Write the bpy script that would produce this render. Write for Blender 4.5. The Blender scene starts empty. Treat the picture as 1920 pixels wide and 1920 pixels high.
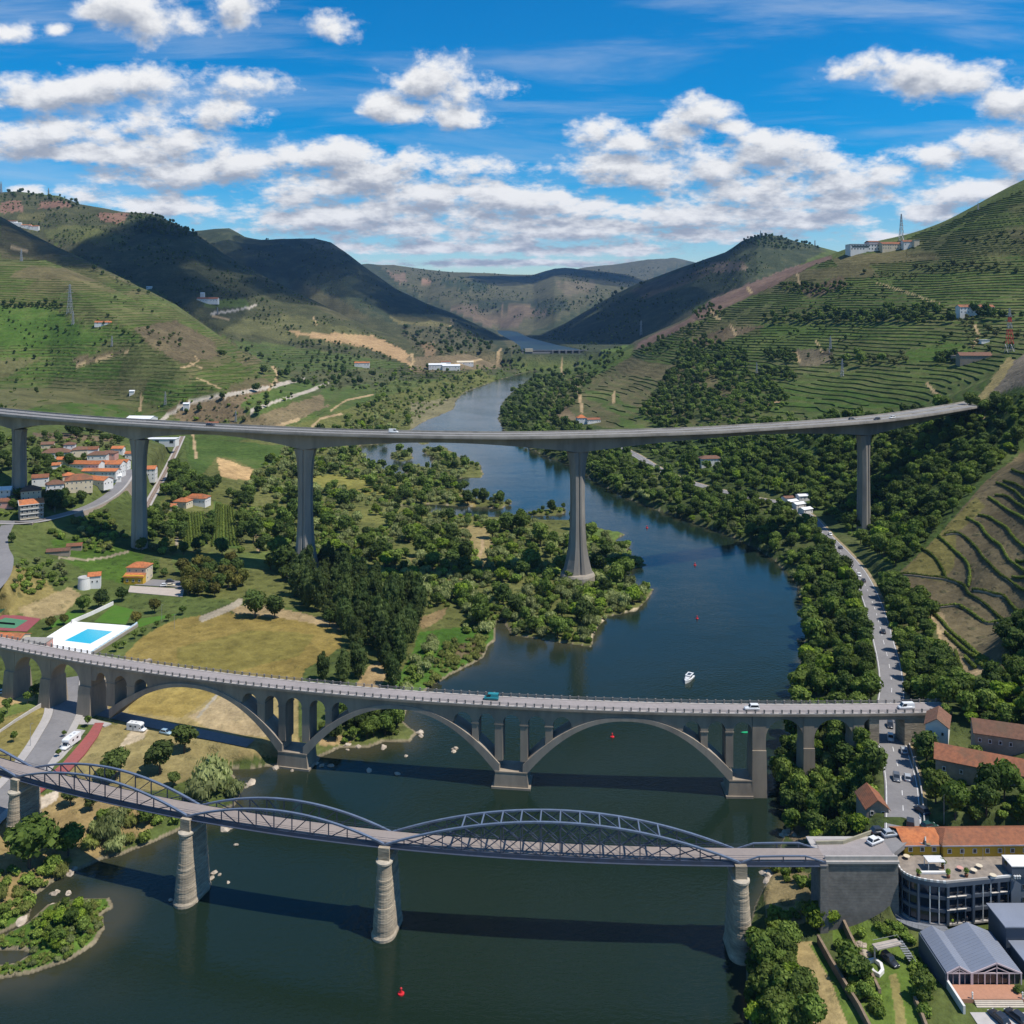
import bpy, bmesh, math, random
import numpy as np
from math import sin, cos, pi, radians, sqrt, atan2, hypot
from mathutils import Vector, Matrix, noise as mnoise

random.seed(7)
RNG = np.random.default_rng(11)
SC = bpy.context.scene
COL = SC.collection

# ------------------------------------------------------------------ camera
CAM_H, FPX, HOR = 160.0, 1700.0, 585.0
cam_data = bpy.data.cameras.new('camera')
cam = bpy.data.objects.new('camera', cam_data)
COL.objects.link(cam)
cam.location = (0, 0, CAM_H)
cam.rotation_euler = (radians(90), 0, 0)
cam_data.sensor_width = 36.0
cam_data.lens = 36.0 * FPX / 1920.0
cam_data.shift_y = -(960.0 - HOR) / 1920.0
cam_data.clip_start = 1.0
cam_data.clip_end = 60000.0
SC.camera = cam

# ------------------------------------------------------------------ render settings
SC.render.engine = 'CYCLES'
SC.view_settings.view_transform = 'Standard'
SC.view_settings.look = 'None'
SC.view_settings.exposure = 0.12
SC.view_settings.gamma = 1.0
SC.view_settings.use_curve_mapping = False
cy = SC.cycles
cy.use_denoising = True
cy.max_bounces = 6
cy.diffuse_bounces = 2
cy.glossy_bounces = 2
cy.transmission_bounces = 2
cy.volume_bounces = 0
cy.transparent_max_bounces = 24
cy.caustics_reflective = False
cy.caustics_refractive = False

# ------------------------------------------------------------------ sun
SUN_DIR = Vector((0.52, -0.185, 0.0))
SUN_DIR.z = 0.95
SUN_DIR.normalize()
SUN_EL = math.asin(SUN_DIR.z)
SUN_AZ = atan2(SUN_DIR.x, SUN_DIR.y)
sun_data = bpy.data.lights.new('sun', 'SUN')
sun_data.energy = 4.9
sun_data.angle = radians(0.53)
sun_data.color = (1.0, 0.95, 0.87)
sun = bpy.data.objects.new('sun', sun_data)
COL.objects.link(sun)
sun.rotation_euler = SUN_DIR.to_track_quat('Z', 'Y').to_euler()
sun.location = (0, 0, 900)

# ------------------------------------------------------------------ sky (Nishita + procedural clouds by direction)
world = bpy.data.worlds.new('World')
SC.world = world
world.use_nodes = True
wt = world.node_tree
wt.nodes.clear()

class NT:
 """small helper that writes shader math as calls"""
 def __init__(self, tree):
  self.t = tree

 def n(self, typ, **kw):
  nd = self.t.nodes.new(typ)
  for k, v in kw.items():
   setattr(nd, k, v)
  return nd

 def put(self, sock, v):
  if hasattr(v, 'is_output') or isinstance(v, bpy.types.NodeSocket):
   self.t.links.new(v, sock)
  else:
   sock.default_value = v

 def m(self, op, a, b=0.0, c=0.0, clamp=False):
  nd = self.n('ShaderNodeMath', operation=op, use_clamp=clamp)
  self.put(nd.inputs[0], a)
  self.put(nd.inputs[1], b)
  self.put(nd.inputs[2], c)
  return nd.outputs[0]

 def v(self, op, a, b=(0, 0, 0), c=(0, 0, 0)):
  nd = self.n('ShaderNodeVectorMath', operation=op)
  self.put(nd.inputs[0], a)
  self.put(nd.inputs[1], b)
  if op == 'MULTIPLY_ADD':
   self.put(nd.inputs[2], c)
  return nd.outputs['Value'] if op in ('LENGTH', 'DOT_PRODUCT', 'DISTANCE') else nd.outputs[0]

 def xyz(self, x, y, z):
  nd = self.n('ShaderNodeCombineXYZ')
  for i, q in enumerate((x, y, z)):
   self.put(nd.inputs[i], q)
  return nd.outputs[0]

 def sep(self, a):
  nd = self.n('ShaderNodeSeparateXYZ')
  self.put(nd.inputs[0], a)
  return nd.outputs

 def noise(self, vec, scale=1.0, detail=4.0, rough=0.55, lac=2.0, dist=0.0):
  nd = self.n('ShaderNodeTexNoise')
  if vec is not None:
   self.put(nd.inputs['Vector'], vec)
  nd.inputs['Scale'].default_value = scale
  nd.inputs['Detail'].default_value = detail
  nd.inputs['Roughness'].default_value = rough
  nd.inputs['Lacunarity'].default_value = lac
  nd.inputs['Distortion'].default_value = dist
  return nd.outputs['Fac']

 def mix(self, f, a, b, blend='MIX'):
  nd = self.n('ShaderNodeMix', data_type='RGBA', blend_type=blend)
  self.put(nd.inputs[0], f)
  for s, q in ((nd.inputs[6], a), (nd.inputs[7], b)):
   if isinstance(q, tuple) and len(q) == 3:
    q = (*q, 1.0)
   self.put(s, q)
  return nd.outputs[2]

 def ramp(self, f, lo, hi, a=0.0, b=1.0, smooth=True):
  nd = self.n('ShaderNodeMapRange', interpolation_type='SMOOTHSTEP' if smooth else 'LINEAR')
  self.put(nd.inputs[0], f)
  for i, q in enumerate((lo, hi, a, b)):
   self.put(nd.inputs[i + 1], q)
  return nd.outputs[0]

CLOUDS = [(270, 42, 78, 36), (232, 12, 60, 26), (180, 22, 32, 13), (450, 12, 52, 34), (22, 62, 48, 18), (108, 55, 24, 11),
   (620, 52, 54, 24), (150, 172, 160, 30), (275, 152, 140, 30), (460, 150, 90, 24), (50, 192, 100, 18),
   (414, 220, 66, 27), (55, 258, 90, 36), (205, 242, 84, 36), (300, 278, 140, 32), (150, 288, 180, 20),
   (330, 326, 140, 28), (440, 308, 110, 28), (150, 364, 44, 18), (45, 358, 34, 10), (310, 386, 100, 22),
   (812, 148, 76, 42), (870, 172, 72, 38), (722, 202, 48, 28), (775, 212, 60, 22), (868, 218, 62, 18),
   (907, 304, 56, 19), (610, 292, 120, 28), (710, 322, 120, 34), (565, 362, 60, 26), (660, 350, 140, 28),
   (820, 362, 130, 28), (960, 374, 140, 26), (730, 392, 190, 22), (1060, 392, 150, 22), (560, 408, 100, 13),
   (760, 430, 260, 17), (1120, 424, 190, 18), (860, 466, 280, 12), (1110, 468, 160, 11), (980, 492, 260, 7),
   (1118, 248, 50, 26), (1185, 264, 64, 18), (1310, 214, 62, 28), (1265, 250, 66, 22), (1365, 238, 40, 14),
   (1128, 318, 74, 24), (1225, 322, 82, 28), (1425, 288, 110, 34), (1345, 312, 88, 30), (1505, 310, 110, 32),
   (1645, 322, 56, 34), (1570, 340, 120, 22), (1420, 366, 150, 28), (1560, 376, 110, 20), (1290, 402, 160, 24),
   (1490, 412, 130, 20), (1340, 440, 150, 14), (1595, 132, 64, 20), (1705, 132, 92, 34), (1800, 156, 110, 32),
   (1885, 188, 90, 34), (1765, 290, 62, 20), (1870, 278, 84, 32), (1925, 310, 70, 30), (1795, 362, 84, 30),
   (620, 402, 200, 22), (1000, 430, 260, 26), (1370, 410, 150, 22), (1880, 356, 74, 26), (1745, 402, 60, 18), (1690, 444, 80, 10)]

def cloud_group():
 g = bpy.data.node_groups.new('cloud_field', 'ShaderNodeTree')
 g.interface.new_socket('Point', in_out='INPUT', socket_type='NodeSocketVector')
 g.interface.new_socket('Puff', in_out='INPUT', socket_type='NodeSocketVector')
 g.interface.new_socket('Density', in_out='OUTPUT', socket_type='NodeSocketFloat')
 N = NT(g)
 gi, go = N.n('NodeGroupInput'), N.n('NodeGroupOutput')
 pt, pf = gi.outputs[0], gi.outputs[1]
 d = None
 for (cx, cy_, rx, ry) in CLOUDS:
  k_ = 1.26 if cy_ > 270 else 1.16
  rx, ry = rx * k_ / FPX, ry * (k_ + .08) / FPX
  u0, e0 = (cx - 960) / FPX, (HOR - cy_) / FPX
  q = N.v('MULTIPLY_ADD', pt, (1 / rx, 1 / ry, 0), (-u0 / rx, -e0 / ry, 0))
  l = N.v('LENGTH', q)
  d = l if d is None else N.m('SMOOTH_MIN', d, l, 0.35)
 f1 = N.noise(pf, 3.2, 7.0, 0.56)
 f2 = N.noise(pf, 12.0, 5.0, 0.62)
 f = N.m('ADD', N.m('MULTIPLY', N.m('SUBTRACT', f1, 0.5), 2.7), N.m('MULTIPLY', N.m('SUBTRACT', f2, 0.5), 1.0))
 dens = N.m('ADD', N.m('SUBTRACT', 1.0, d), f)
 # sparse fair-weather clouds outside the picture follow the same noise
 g.links.new(dens, go.inputs[0])
 return g

W = NT(wt)
tc = W.n('ShaderNodeTexCoord')
dirv = W.v('NORMALIZE', tc.outputs['Generated'])
dx, dy, dz = W.sep(dirv)
ady = W.m('MAXIMUM', W.m('ABSOLUTE', dy), 0.02)
uu = W.m('DIVIDE', dx, ady)
ee = W.m('DIVIDE', dz, ady)
hor = W.m('SQRT', W.m('ADD', W.m('MULTIPLY', dx, dx), W.m('MULTIPLY', dy, dy)))
hor = W.m('MAXIMUM', hor, 0.02)
el = W.m('DIVIDE', dz, hor)
elc = W.m('MAXIMUM', el, 0.0)
sr = W.m('POWER', W.m('ADD', elc, 0.10), -0.5)
puff = W.v('SCALE', W.xyz(W.m('DIVIDE', dx, hor), W.m('DIVIDE', dy, hor), 0.0))
puff.node.inputs['Scale'].default_value = 1.0
W.put(puff.node.inputs['Scale'], W.m('MULTIPLY', sr, 3.2))
cg = cloud_group()

def cdens(du, de):
 nd = W.n('ShaderNodeGroup')
 nd.node_tree = cg
 W.put(nd.inputs[0], W.xyz(W.m('ADD', uu, du), W.m('ADD', ee, de), 0.0))
 # the puff pattern moves with the sample
 sr2 = W.m('POWER', W.m('ADD', W.m('MAXIMUM', W.m('ADD', el, de), 0.0), 0.10), -0.5)
 p2 = W.v('SCALE', W.xyz(W.m('ADD', W.m('DIVIDE', dx, hor), du), W.m('DIVIDE', dy, hor), 0.0))
 W.put(p2.node.inputs['Scale'], W.m('MULTIPLY', sr2, 3.2))
 W.put(nd.inputs[1], p2)
 return nd.outputs[0]

c0 = cdens(0.0, 0.0)
c1 = cdens(0.006, 0.016)
cover = W.ramp(c0, -0.16, 0.66)
lit = W.ramp(W.m('SUBTRACT', c1, W.m('MULTIPLY', c0, 0.30)), -0.25, 1.0, 1.0, 0.0)
sky = W.n('ShaderNodeTexSky', sky_type='NISHITA')
sky.sun_disc = False
sky.sun_elevation = SUN_EL
sky.sun_rotation = SUN_AZ
sky.altitude = 200.0
sky.air_density = 1.0
sky.dust_density = 0.4
sky.ozone_density = 3.0
hs = W.n('ShaderNodeHueSaturation')
hs.inputs['Saturation'].default_value = 1.82
hs.inputs['Value'].default_value = 1.24
wt.links.new(sky.outputs[0], hs.inputs['Color'])
# thin high streaks
stk = W.noise(W.v('MULTIPLY', W.xyz(uu, ee, 0.0), (2.2, 17.0, 1.0)), 1.0, 6.0, 0.6, 2.0, 0.4)
stk = W.m('MULTIPLY', W.ramp(stk, 0.44, 0.74), W.ramp(ee, 0.02, 0.16))
CL = 9.0
cirr = W.mix(W.m('MULTIPLY', stk, 0.45), hs.outputs[0], (CL * 0.62, CL * 0.70, CL * 0.82))
ccol = W.mix(lit, (CL * 0.37, CL * 0.41, CL * 0.49), (CL * 0.97, CL * 0.97, CL * 0.97))
skyc = W.mix(cover, cirr, ccol)
bg = W.n('ShaderNodeBackground')
bg.inputs['Strength'].default_value = 0.10
wt.links.new(skyc, bg.inputs['Color'])
wo = W.n('ShaderNodeOutputWorld')
wt.links.new(bg.outputs[0], wo.inputs['Surface'])
# ================================================================== terrain
def P(px, py, z=0.0):
 Y = (CAM_H - z) * FPX / (py - HOR)
 return ((px - 960.0) / FPX * Y, Y, z)

def PD(px, py, Y):
 return ((px - 960.0) / FPX * Y, Y, CAM_H - (py - HOR) / FPX * Y)

def _hash(ix, iy, seed):
 h = (ix.astype(np.int64) * 374761393 + iy.astype(np.int64) * 668265263 + seed * 1442695041) & 0xFFFFFFFF
 h = ((h ^ (h >> 13)) * 1274126177) & 0xFFFFFFFF
 return ((h ^ (h >> 16)) & 0xFFFF) / 65535.0

def vnoise(x, y, seed=0):
 ix, iy = np.floor(x), np.floor(y)
 fx, fy = x - ix, y - iy
 fx, fy = fx * fx * (3 - 2 * fx), fy * fy * (3 - 2 * fy)
 a, b = _hash(ix, iy, seed), _hash(ix + 1, iy, seed)
 c, d = _hash(ix, iy + 1, seed), _hash(ix + 1, iy + 1, seed)
 return (a + (b - a) * fx) * (1 - fy) + (c + (d - c) * fx) * fy

def fbm(x, y, octv=4, seed=0, gain=0.5):
 s, a, t = 0.0, 1.0, 0.0
 for o in range(octv):
  s = s + a * vnoise(x, y, seed + o * 17)
  t += a
  a *= gain
  x, y = x * 2.03 + 11.3, y * 2.03 + 5.7
 return s / t - 0.5

# --- near ground: height control points (px, py, z) and (px, py, 'd', distance)
GPTS = [(100, 1330, 8), (20, 1440, 8), (-200, 1500, 8), (180, 1360, 7.5), (300, 1370, 6.5), (300, 1320, 7), (450, 1385, 5), (400, 1430, 4),
  (200, 1560, 4.5), (100, 1600, 4), (30, 1650, 3), (400, 1200, 8), (600, 1180, 6), (300, 1260, 8), (550, 1265, 6), (690, 1280, 3.5),
  (180, 1190, 9), (60, 1230, 9), (10, 1165, 10), (20, 1065, 24), (60, 1095, 17), (100, 1125, 12), (165, 1095, 12.5),
  (262, 1090, 11), (300, 1120, 9.5), (480, 1060, 8), (450, 950, 8), (390, 990, 10), (350, 955, 13), (253, 1015, 15), (190, 1020, 17),
  (150, 990, 22), (100, 1010, 21), (20, 978, 28), (130, 955, 29.5), (220, 915, 33), (150, 920, 37), (150, 890, 41), (100, 860, 46),
  (200, 845, 46), (35, 895, 46), (30, 930, 37), (70, 950, 33), (275, 945, 18), (330, 840, 23), (345, 815, 24), (290, 830, 36), (265, 795, 40),
  (100, 800, 55), (10, 840, 58), (-200, 850, 64), (-200, 1000, 36), (-200, 1150, 22), (-200, 1300, 10),
  (450, 880, 15), (500, 845, 17), (560, 800, 20), (620, 750, 22), (700, 740, 12), (770, 700, 16), (900, 690, 9), (850, 676, 24), (960, 682, 10),
  (700, 950, 3), (600, 1000, 5), (850, 1050, 3), (700, 1100, 4), (1000, 1100, 2.5), (800, 850, 1.5), (650, 800, 5), (720, 770, 3), (580, 880, 6),
  (500, 1130, 7), (580, 1090, 6), (470, 1000, 7),
  # right bank road and slopes
  (1190, 852, 11), (1240, 882, 11), (1300, 906, 11), (1400, 931, 11), (1475, 945, 11), (1548, 1005, 10), (1605, 1065, 10),
  (1643, 1150, 10.5), (1667, 1240, 12), (1672, 1290, 13), (1665, 1345, 15), (1688, 1455, 19.5), (1690, 1560, 23),
  (1560, 1150, 3.5), (1590, 1290, 6), (1500, 1100, 1.5), (1530, 1450, 5), (1600, 1530, 9), (1500, 1600, 2), (1450, 1750, 4), (1480, 1850, 5), (1560, 1850, 7),
  (1680, 1850, 8), (1700, 1920, 8), (1800, 1900, 8), (2000, 1900, 9), (2000, 1700, 14), (1800, 1400, 24), (1900, 1300, 30), (1900, 1500, 25), (1850, 1570, 23.5),
  (1740, 1500, 21), (1760, 1320, 26), (1920, 1190, 33), (2100, 1300, 50), (2100, 1500, 34),
  (1690, 1080, 17), (1750, 1020, 27), (1820, 940, 42), (1900, 870, 56), (1930, 850, 60), (1800, 1105, 19), (1890, 1165, 20), (1850, 1060, 31),
  (1900, 1000, 42), (1920, 930, 52), (1800, 1260, 15), (1750, 1180, 14), (1700, 1180, 11.5), (1920, 1250, 24), (1920, 1080, 33), (2100, 1000, 75), (2000, 1100, 48), (2100, 880, 88),
  (1640, 1000, 13), (1862, 742, 93), (1600, 1720, 7.5), (1640, 1760, 6.8), (1680, 1785, 6.8), (1725, 1785, 7.0), (1740, 1850, 7.2), (1700, 920, 31), (1780, 860, 51), (1850, 800, 72), (1830, 764, 84), (1920, 740, 98), (2050, 720, 115), (1620, 940, 17),
  (1500, 860, 33), (1400, 830, 30), (1560, 800, 58), (1250, 840, 14), (1350, 780, 40), (1100, 790, 12), (1000, 790, 5), (980, 742, 8), (1060, 732, 24),
  # right vineyard hill, at chosen distances
  (1600, 780, 'd', 860), (1700, 772, 'd', 900), (1700, 700, 'd', 1040), (1700, 600, 'd', 1250), (1700, 500, 'd', 1480), (1700, 456, 'd', 1600),
  (1900, 690, 'd', 860), (1920, 655, 'd', 980), (1920, 600, 'd', 1120), (1920, 500, 'd', 1300), (1920, 355, 'd', 1500), (1860, 386, 'd', 1510), (1800, 416, 'd', 1540),
  (2100, 600, 'd', 1080), (2100, 300, 'd', 1450), (2100, 450, 'd', 1280), (2400, 350, 'd', 1300), (2400, 600, 'd', 1000),
  (1600, 600, 'd', 1350), (1600, 472, 'd', 1600), (1600, 700, 'd', 1120),
  (1500, 770, 'd', 1030), (1500, 700, 'd', 1200), (1500, 600, 'd', 1450), (1515, 503, 'd', 1650), (1440, 540, 'd', 1660),
  (1300, 780, 'd', 1120), (1300, 700, 'd', 1400), (1300, 640, 'd', 1600), (1300, 600, 'd', 1700), (1380, 571, 'd', 1680),
  (1150, 740, 'd', 1480), (1150, 700, 'd', 1750), (1150, 673, 'd', 1850), (1225, 638, 'd', 1780), (1060, 700, 'd', 1950),
  # hidden ground behind that crest
  (1700, 560, 'd', 2200), (1920, 520, 'd', 2200), (2300, 480, 'd', 2200), (1500, 600, 'd', 2200), (1300, 660, 'd', 2250), (1150, 690, 'd', 2300),
  (0, 700, 'd', 1600), (-300, 700, 'd', 1500), (300, 700, 'd', 1700), (500, 690, 'd', 1900), (1000, 690, 'd', 2300), (700, 680, 'd', 2300)]
_gx = []
for g in GPTS:
 if g[2] == 'd':
  X, Y, Z = PD(g[0], g[1], g[3])
 else:
  X, Y, Z = P(*g)
 _gx.append((X / Y, math.log(Y), Z / Y))
for uu_ in (-0.9, -0.5, 0.0, 0.5, 0.9):       # level floor under and behind the camera
 _gx.append((uu_, math.log(120), 8 / 120.0 if abs(uu_) > 0.4 else 2 / 120.0))
_gx = np.array(_gx)

def _tps(r2):
 return np.where(r2 > 1e-12, 0.5 * r2 * np.log(np.maximum(r2, 1e-12)), 0.0)

_pt = _gx[:, :2].copy()
_pt[:, 0] *= 1.4
_n = len(_pt)
_A = np.zeros((_n + 3, _n + 3))
_A[:_n, :_n] = _tps(((_pt[:, None, :] - _pt[None]) ** 2).sum(-1)) + np.eye(_n) * 2e-4
_A[:_n, _n] = 1
_A[:_n, _n + 1:] = _pt
_A[_n:, :_n] = _A[:_n, _n:].T
_wt = np.linalg.solve(_A, np.concatenate([_gx[:, 2], np.zeros(3)]))

def g_near(X, Y):
 sh = X.shape
 u, v = (X / Y).ravel() * 1.4, np.log(Y).ravel()
 out = np.empty(u.size)
 for s in range(0, u.size, 60000):
  a, b = u[s:s + 60000], v[s:s + 60000]
  r2 = (a[:, None] - _pt[None, :, 0]) ** 2 + (b[:, None] - _pt[None, :, 1]) ** 2
  out[s:s + 60000] = _tps(r2) @ _wt[:_n] + _wt[_n] + a * _wt[_n + 1] + b * _wt[_n + 2]
 return (out.reshape(sh)) * Y

# --- ridges: (px, py, distance of the crest) and the width of the slope in front
RIDGES = [
 (((-900, 650), (0, 620), (330, 330), (540, 150), (760, 90)), 1.0, [(-900, 455, 1750), (0, 488, 1700), (90, 490, 1650), (180, 510, 1550), (260, 545, 1450), (330, 590, 1350), (380, 612, 1300),
    (430, 640, 1250), (500, 690, 1180), (540, 720, 1130), (600, 770, 1100), (680, 840, 1080), (760, 900, 1050)]),
 (((0, 620), (330, 500), (580, 260), (700, 120)), 1.0, [(-900, 360, 2500), (0, 407, 2350), (60, 440, 2300), (120, 470, 2200), (183, 500, 2100), (260, 540, 2000), (330, 572, 1950),
    (430, 642, 1850), (520, 692, 1750), (580, 724, 1700), (660, 800, 1600)]),
 (((0, 1400), (365, 1300), (540, 950), (780, 620), (940, 380)), 1.0, [(-900, 380, 3600), (0, 362, 3500), (30, 360, 3500), (110, 370, 3450), (150, 385, 3400), (230, 400, 3300), (285, 403, 3250),
     (330, 420, 3200), (365, 436, 3150), (420, 475, 3050), (480, 510, 2950), (540, 542, 2850), (620, 580, 2700), (700, 618, 2600),
     (780, 640, 2500), (850, 652, 2400), (900, 664, 2350), (940, 682, 2300), (985, 702, 2250), (1040, 760, 2200)]),
 (1300, 1.0, [(-900, 500, 5300), (280, 470, 5200), (365, 433, 5000), (430, 430, 5000), (460, 445, 4950), (490, 450, 4900), (540, 449, 4900),
     (590, 447, 4850), (620, 454, 4800), (650, 474, 4700), (690, 505, 4600), (740, 540, 4500), (800, 570, 4400), (860, 592, 4300),
     (920, 620, 4200), (955, 640, 4100), (1000, 680, 4000)]),
 (1500, 1.0, [(900, 700, 4700), (960, 652, 4650), (990, 636, 4600), (1060, 605, 4500), (1130, 565, 4400), (1200, 530, 4300), (1280, 500, 4200),
     (1360, 474, 4100), (1390, 455, 4050), (1420, 444, 4000), (1460, 444, 4000), (1500, 456, 4000), (1545, 468, 3950), (1600, 480, 3900),
     (1800, 520, 3800), (2500, 560, 3800)]),
 (600, 1.0, [(1080, 720, 2650), (1110, 690, 2600), (1190, 640, 2500), (1280, 600, 2450), (1330, 562, 2450), (1400, 536, 2400), (1480, 505, 2400),
    (1540, 482, 2350), (1600, 479, 2300), (1800, 500, 2300), (2500, 500, 2300)]),
 (3500, 1.0, [(-900, 520, 9500), (400, 520, 9500), (690, 497, 9000), (720, 500, 9000), (740, 499, 9000), (800, 508, 9000), (860, 512, 8800),
     (950, 516, 8800), (1000, 516, 8800), (1040, 505, 8500), (1060, 503, 8500), (1100, 506, 8600), (1180, 516, 8600), (1260, 540, 8600),
     (1400, 560, 8600), (2600, 560, 8600)]),
 (3000, 1.0, [(-900, 540, 14000), (900, 540, 14000), (1000, 520, 13000), (1100, 501, 13000), (1150, 497, 13000), (1210, 489, 13000), (1262, 486, 13000),
     (1330, 500, 13000), (1500, 530, 13000), (2600, 540, 13000)]),
]

def ridge_z(i, X, Y):
 wf, _, nodes = RIDGES[i]
 a = np.array(nodes, float)
 px = 960 + X / Y * FPX
 pyc = np.interp(px, a[:, 0], a[:, 1])
 yc = np.interp(px, a[:, 0], a[:, 2])
 if not np.isscalar(wf):
  wf = np.interp(px, *zip(*wf))
 zc = CAM_H - (pyc - HOR) / FPX * yc
 foot = min(45.0, 0.0) - 12
 t = np.clip((Y - (yc - wf)) / wf, 0, 1)
 sh = np.sin(t * pi / 2) ** 1.15
 front = foot + (zc - foot) * sh
 front = np.where(zc < foot, zc, front)
 back = zc - (Y - yc) * 0.30 - ((Y - yc) / (0.5 * wf)) ** 2 * 4.0
 return np.where(Y <= yc, front, np.maximum(back, -40)), t, zc

def smax(a, b, k):
 h = np.clip(0.5 + 0.5 * (a - b) / k, 0, 1)
 return b + (a - b) * h + k * h * (1 - h)

# --- river (outline at the water line) and the islets left inside it
RIVER_PX = [(1402, 2100), (1404, 1900), (1398, 1830), (1404, 1740), (1420, 1690), (1446, 1640), (1462, 1600), (1475, 1555), (1470, 1510), (1462, 1470),
   (1470, 1410), (1488, 1350), (1488, 1310), (1500, 1255), (1512, 1200), (1508, 1145), (1494, 1095), (1468, 1062), (1428, 1034), (1368, 1004),
   (1298, 980), (1228, 955), (1158, 925), (1112, 900), (1082, 876), (1024, 856), (966, 828), (944, 806), (934, 785), (942, 755), (958, 737),
   (984, 717), (1010, 702), (1030, 694), (990, 697), (930, 714), (872, 735), (856, 750), (850, 768), (800, 788), (770, 806), (740, 830), (672, 836), (686, 862), (718, 878),
   (740, 888), (762, 892), (752, 878), (770, 872), (806, 876), (812, 860), (790, 846), (830, 836), (862, 858), (900, 872), (905, 896), (872, 896), (826, 900), (846, 908),
   (872, 922), (866, 930), (890, 935), (930, 940), (964, 943), (940, 954), (876, 950), (800, 945), (750, 950), (820, 964), (900, 970),
   (960, 972), (1030, 976), (1080, 977), (1140, 996), (1172, 1002), (1150, 1016), (1182, 1022), (1170, 1040), (1212, 1060), (1166, 1074), (1200, 1100), (1226, 1105),
   (1214, 1120), (1194, 1145), (1140, 1157), (1116, 1180), (1106, 1212), (1052, 1206), (1000, 1197), (960, 1190), (945, 1160), (925, 1170), (930, 1200), (912, 1212), (905, 1232),
   (870, 1252), (800, 1292), (762, 1330), (752, 1352), (782, 1374), (768, 1392), (720, 1390), (690, 1402), (640, 1402), (590, 1424), (540, 1436), (480, 1438),
   (440, 1422), (436, 1450), (458, 1478), (440, 1510), (370, 1545), (330, 1560), (290, 1580), (230, 1604), (190, 1612), (150, 1632), (104, 1652), (64, 1682),
   (52, 1726), (0, 1752), (-60, 1760), (-300, 1790), (-300, 2100)]
ISLETS_PX = [[(-200, 1776), (0, 1758), (56, 1728), (90, 1696), (140, 1686), (205, 1684), (214, 1702), (192, 1714), (196, 1742), (176, 1772), (130, 1802), (60, 1826), (0, 1836), (-200, 1850)],
    [(732, 852), (752, 842), (772, 850), (774, 860), (752, 866), (732, 860)],
    [(985, 962), (1010, 958), (1058, 952), (1062, 962), (1040, 966), (1000, 967)],
    [(780, 828), (800, 826), (806, 832), (790, 834)]]
POND_PX = [[(-200, 1792), (-40, 1784), (40, 1782), (58, 1788), (30, 1806), (-30, 1814), (-200, 1822)]]
RIVER = np.array([P(*p)[:2] for p in RIVER_PX])
ISLETS = [np.array([P(*p)[:2] for p in q]) for q in ISLETS_PX]
POND = [np.array([P(*p)[:2] for p in q]) for q in POND_PX]

def poly_sd(poly, X, Y):
 """signed distance to a closed polygon, negative inside"""
 x, y = X.ravel(), Y.ravel()
 d2 = np.full(x.size, 1e18)
 ins = np.zeros(x.size, bool)
 m = len(poly)
 for i in range(m):
  ax, ay = poly[i]
  bx, by = poly[(i + 1) % m]
  ex, ey = bx - ax, by - ay
  wx, wy = x - ax, y - ay
  t = np.clip((wx * ex + wy * ey) / (ex * ex + ey * ey + 1e-12), 0, 1)
  d2 = np.minimum(d2, (wx - ex * t) ** 2 + (wy - ey * t) ** 2)
  c = (ay > y) != (by > y)
  if abs(ey) > 1e-12:
   ins ^= c & (x < ax + (y - ay) * ex / ey)
 d = np.sqrt(d2)
 return np.where(ins, -d, d).reshape(X.shape)

def inside(poly, X, Y):
 x, y = X, Y
 ins = np.zeros(x.shape, bool)
 m = len(poly)
 for i in range(m):
  ax, ay = poly[i]
  bx, by = poly[(i + 1) % m]
  if ay == by:
   continue
  c = (ay > y) != (by > y)
  ins ^= c & (x < ax + (y - ay) * (bx - ax) / (by - ay))
 return ins

def line_d(pts, X, Y):
 """distance to a polyline and the interpolated third coordinate"""
 x, y = X.ravel(), Y.ravel()
 best = np.full(x.size, 1e18)
 zz = np.zeros(x.size)
 for (a, b) in zip(pts[:-1], pts[1:]):
  ex, ey = b[0] - a[0], b[1] - a[1]
  wx, wy = x - a[0], y - a[1]
  t = np.clip((wx * ex + wy * ey) / (ex * ex + ey * ey + 1e-12), 0, 1)
  d2 = (wx - ex * t) ** 2 + (wy - ey * t) ** 2
  k = d2 < best
  best = np.where(k, d2, best)
  if len(a) > 2:
   zz = np.where(k, a[2] + (b[2] - a[2]) * t, zz)
 return np.sqrt(best).reshape(X.shape), zz.reshape(X.shape)

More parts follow.
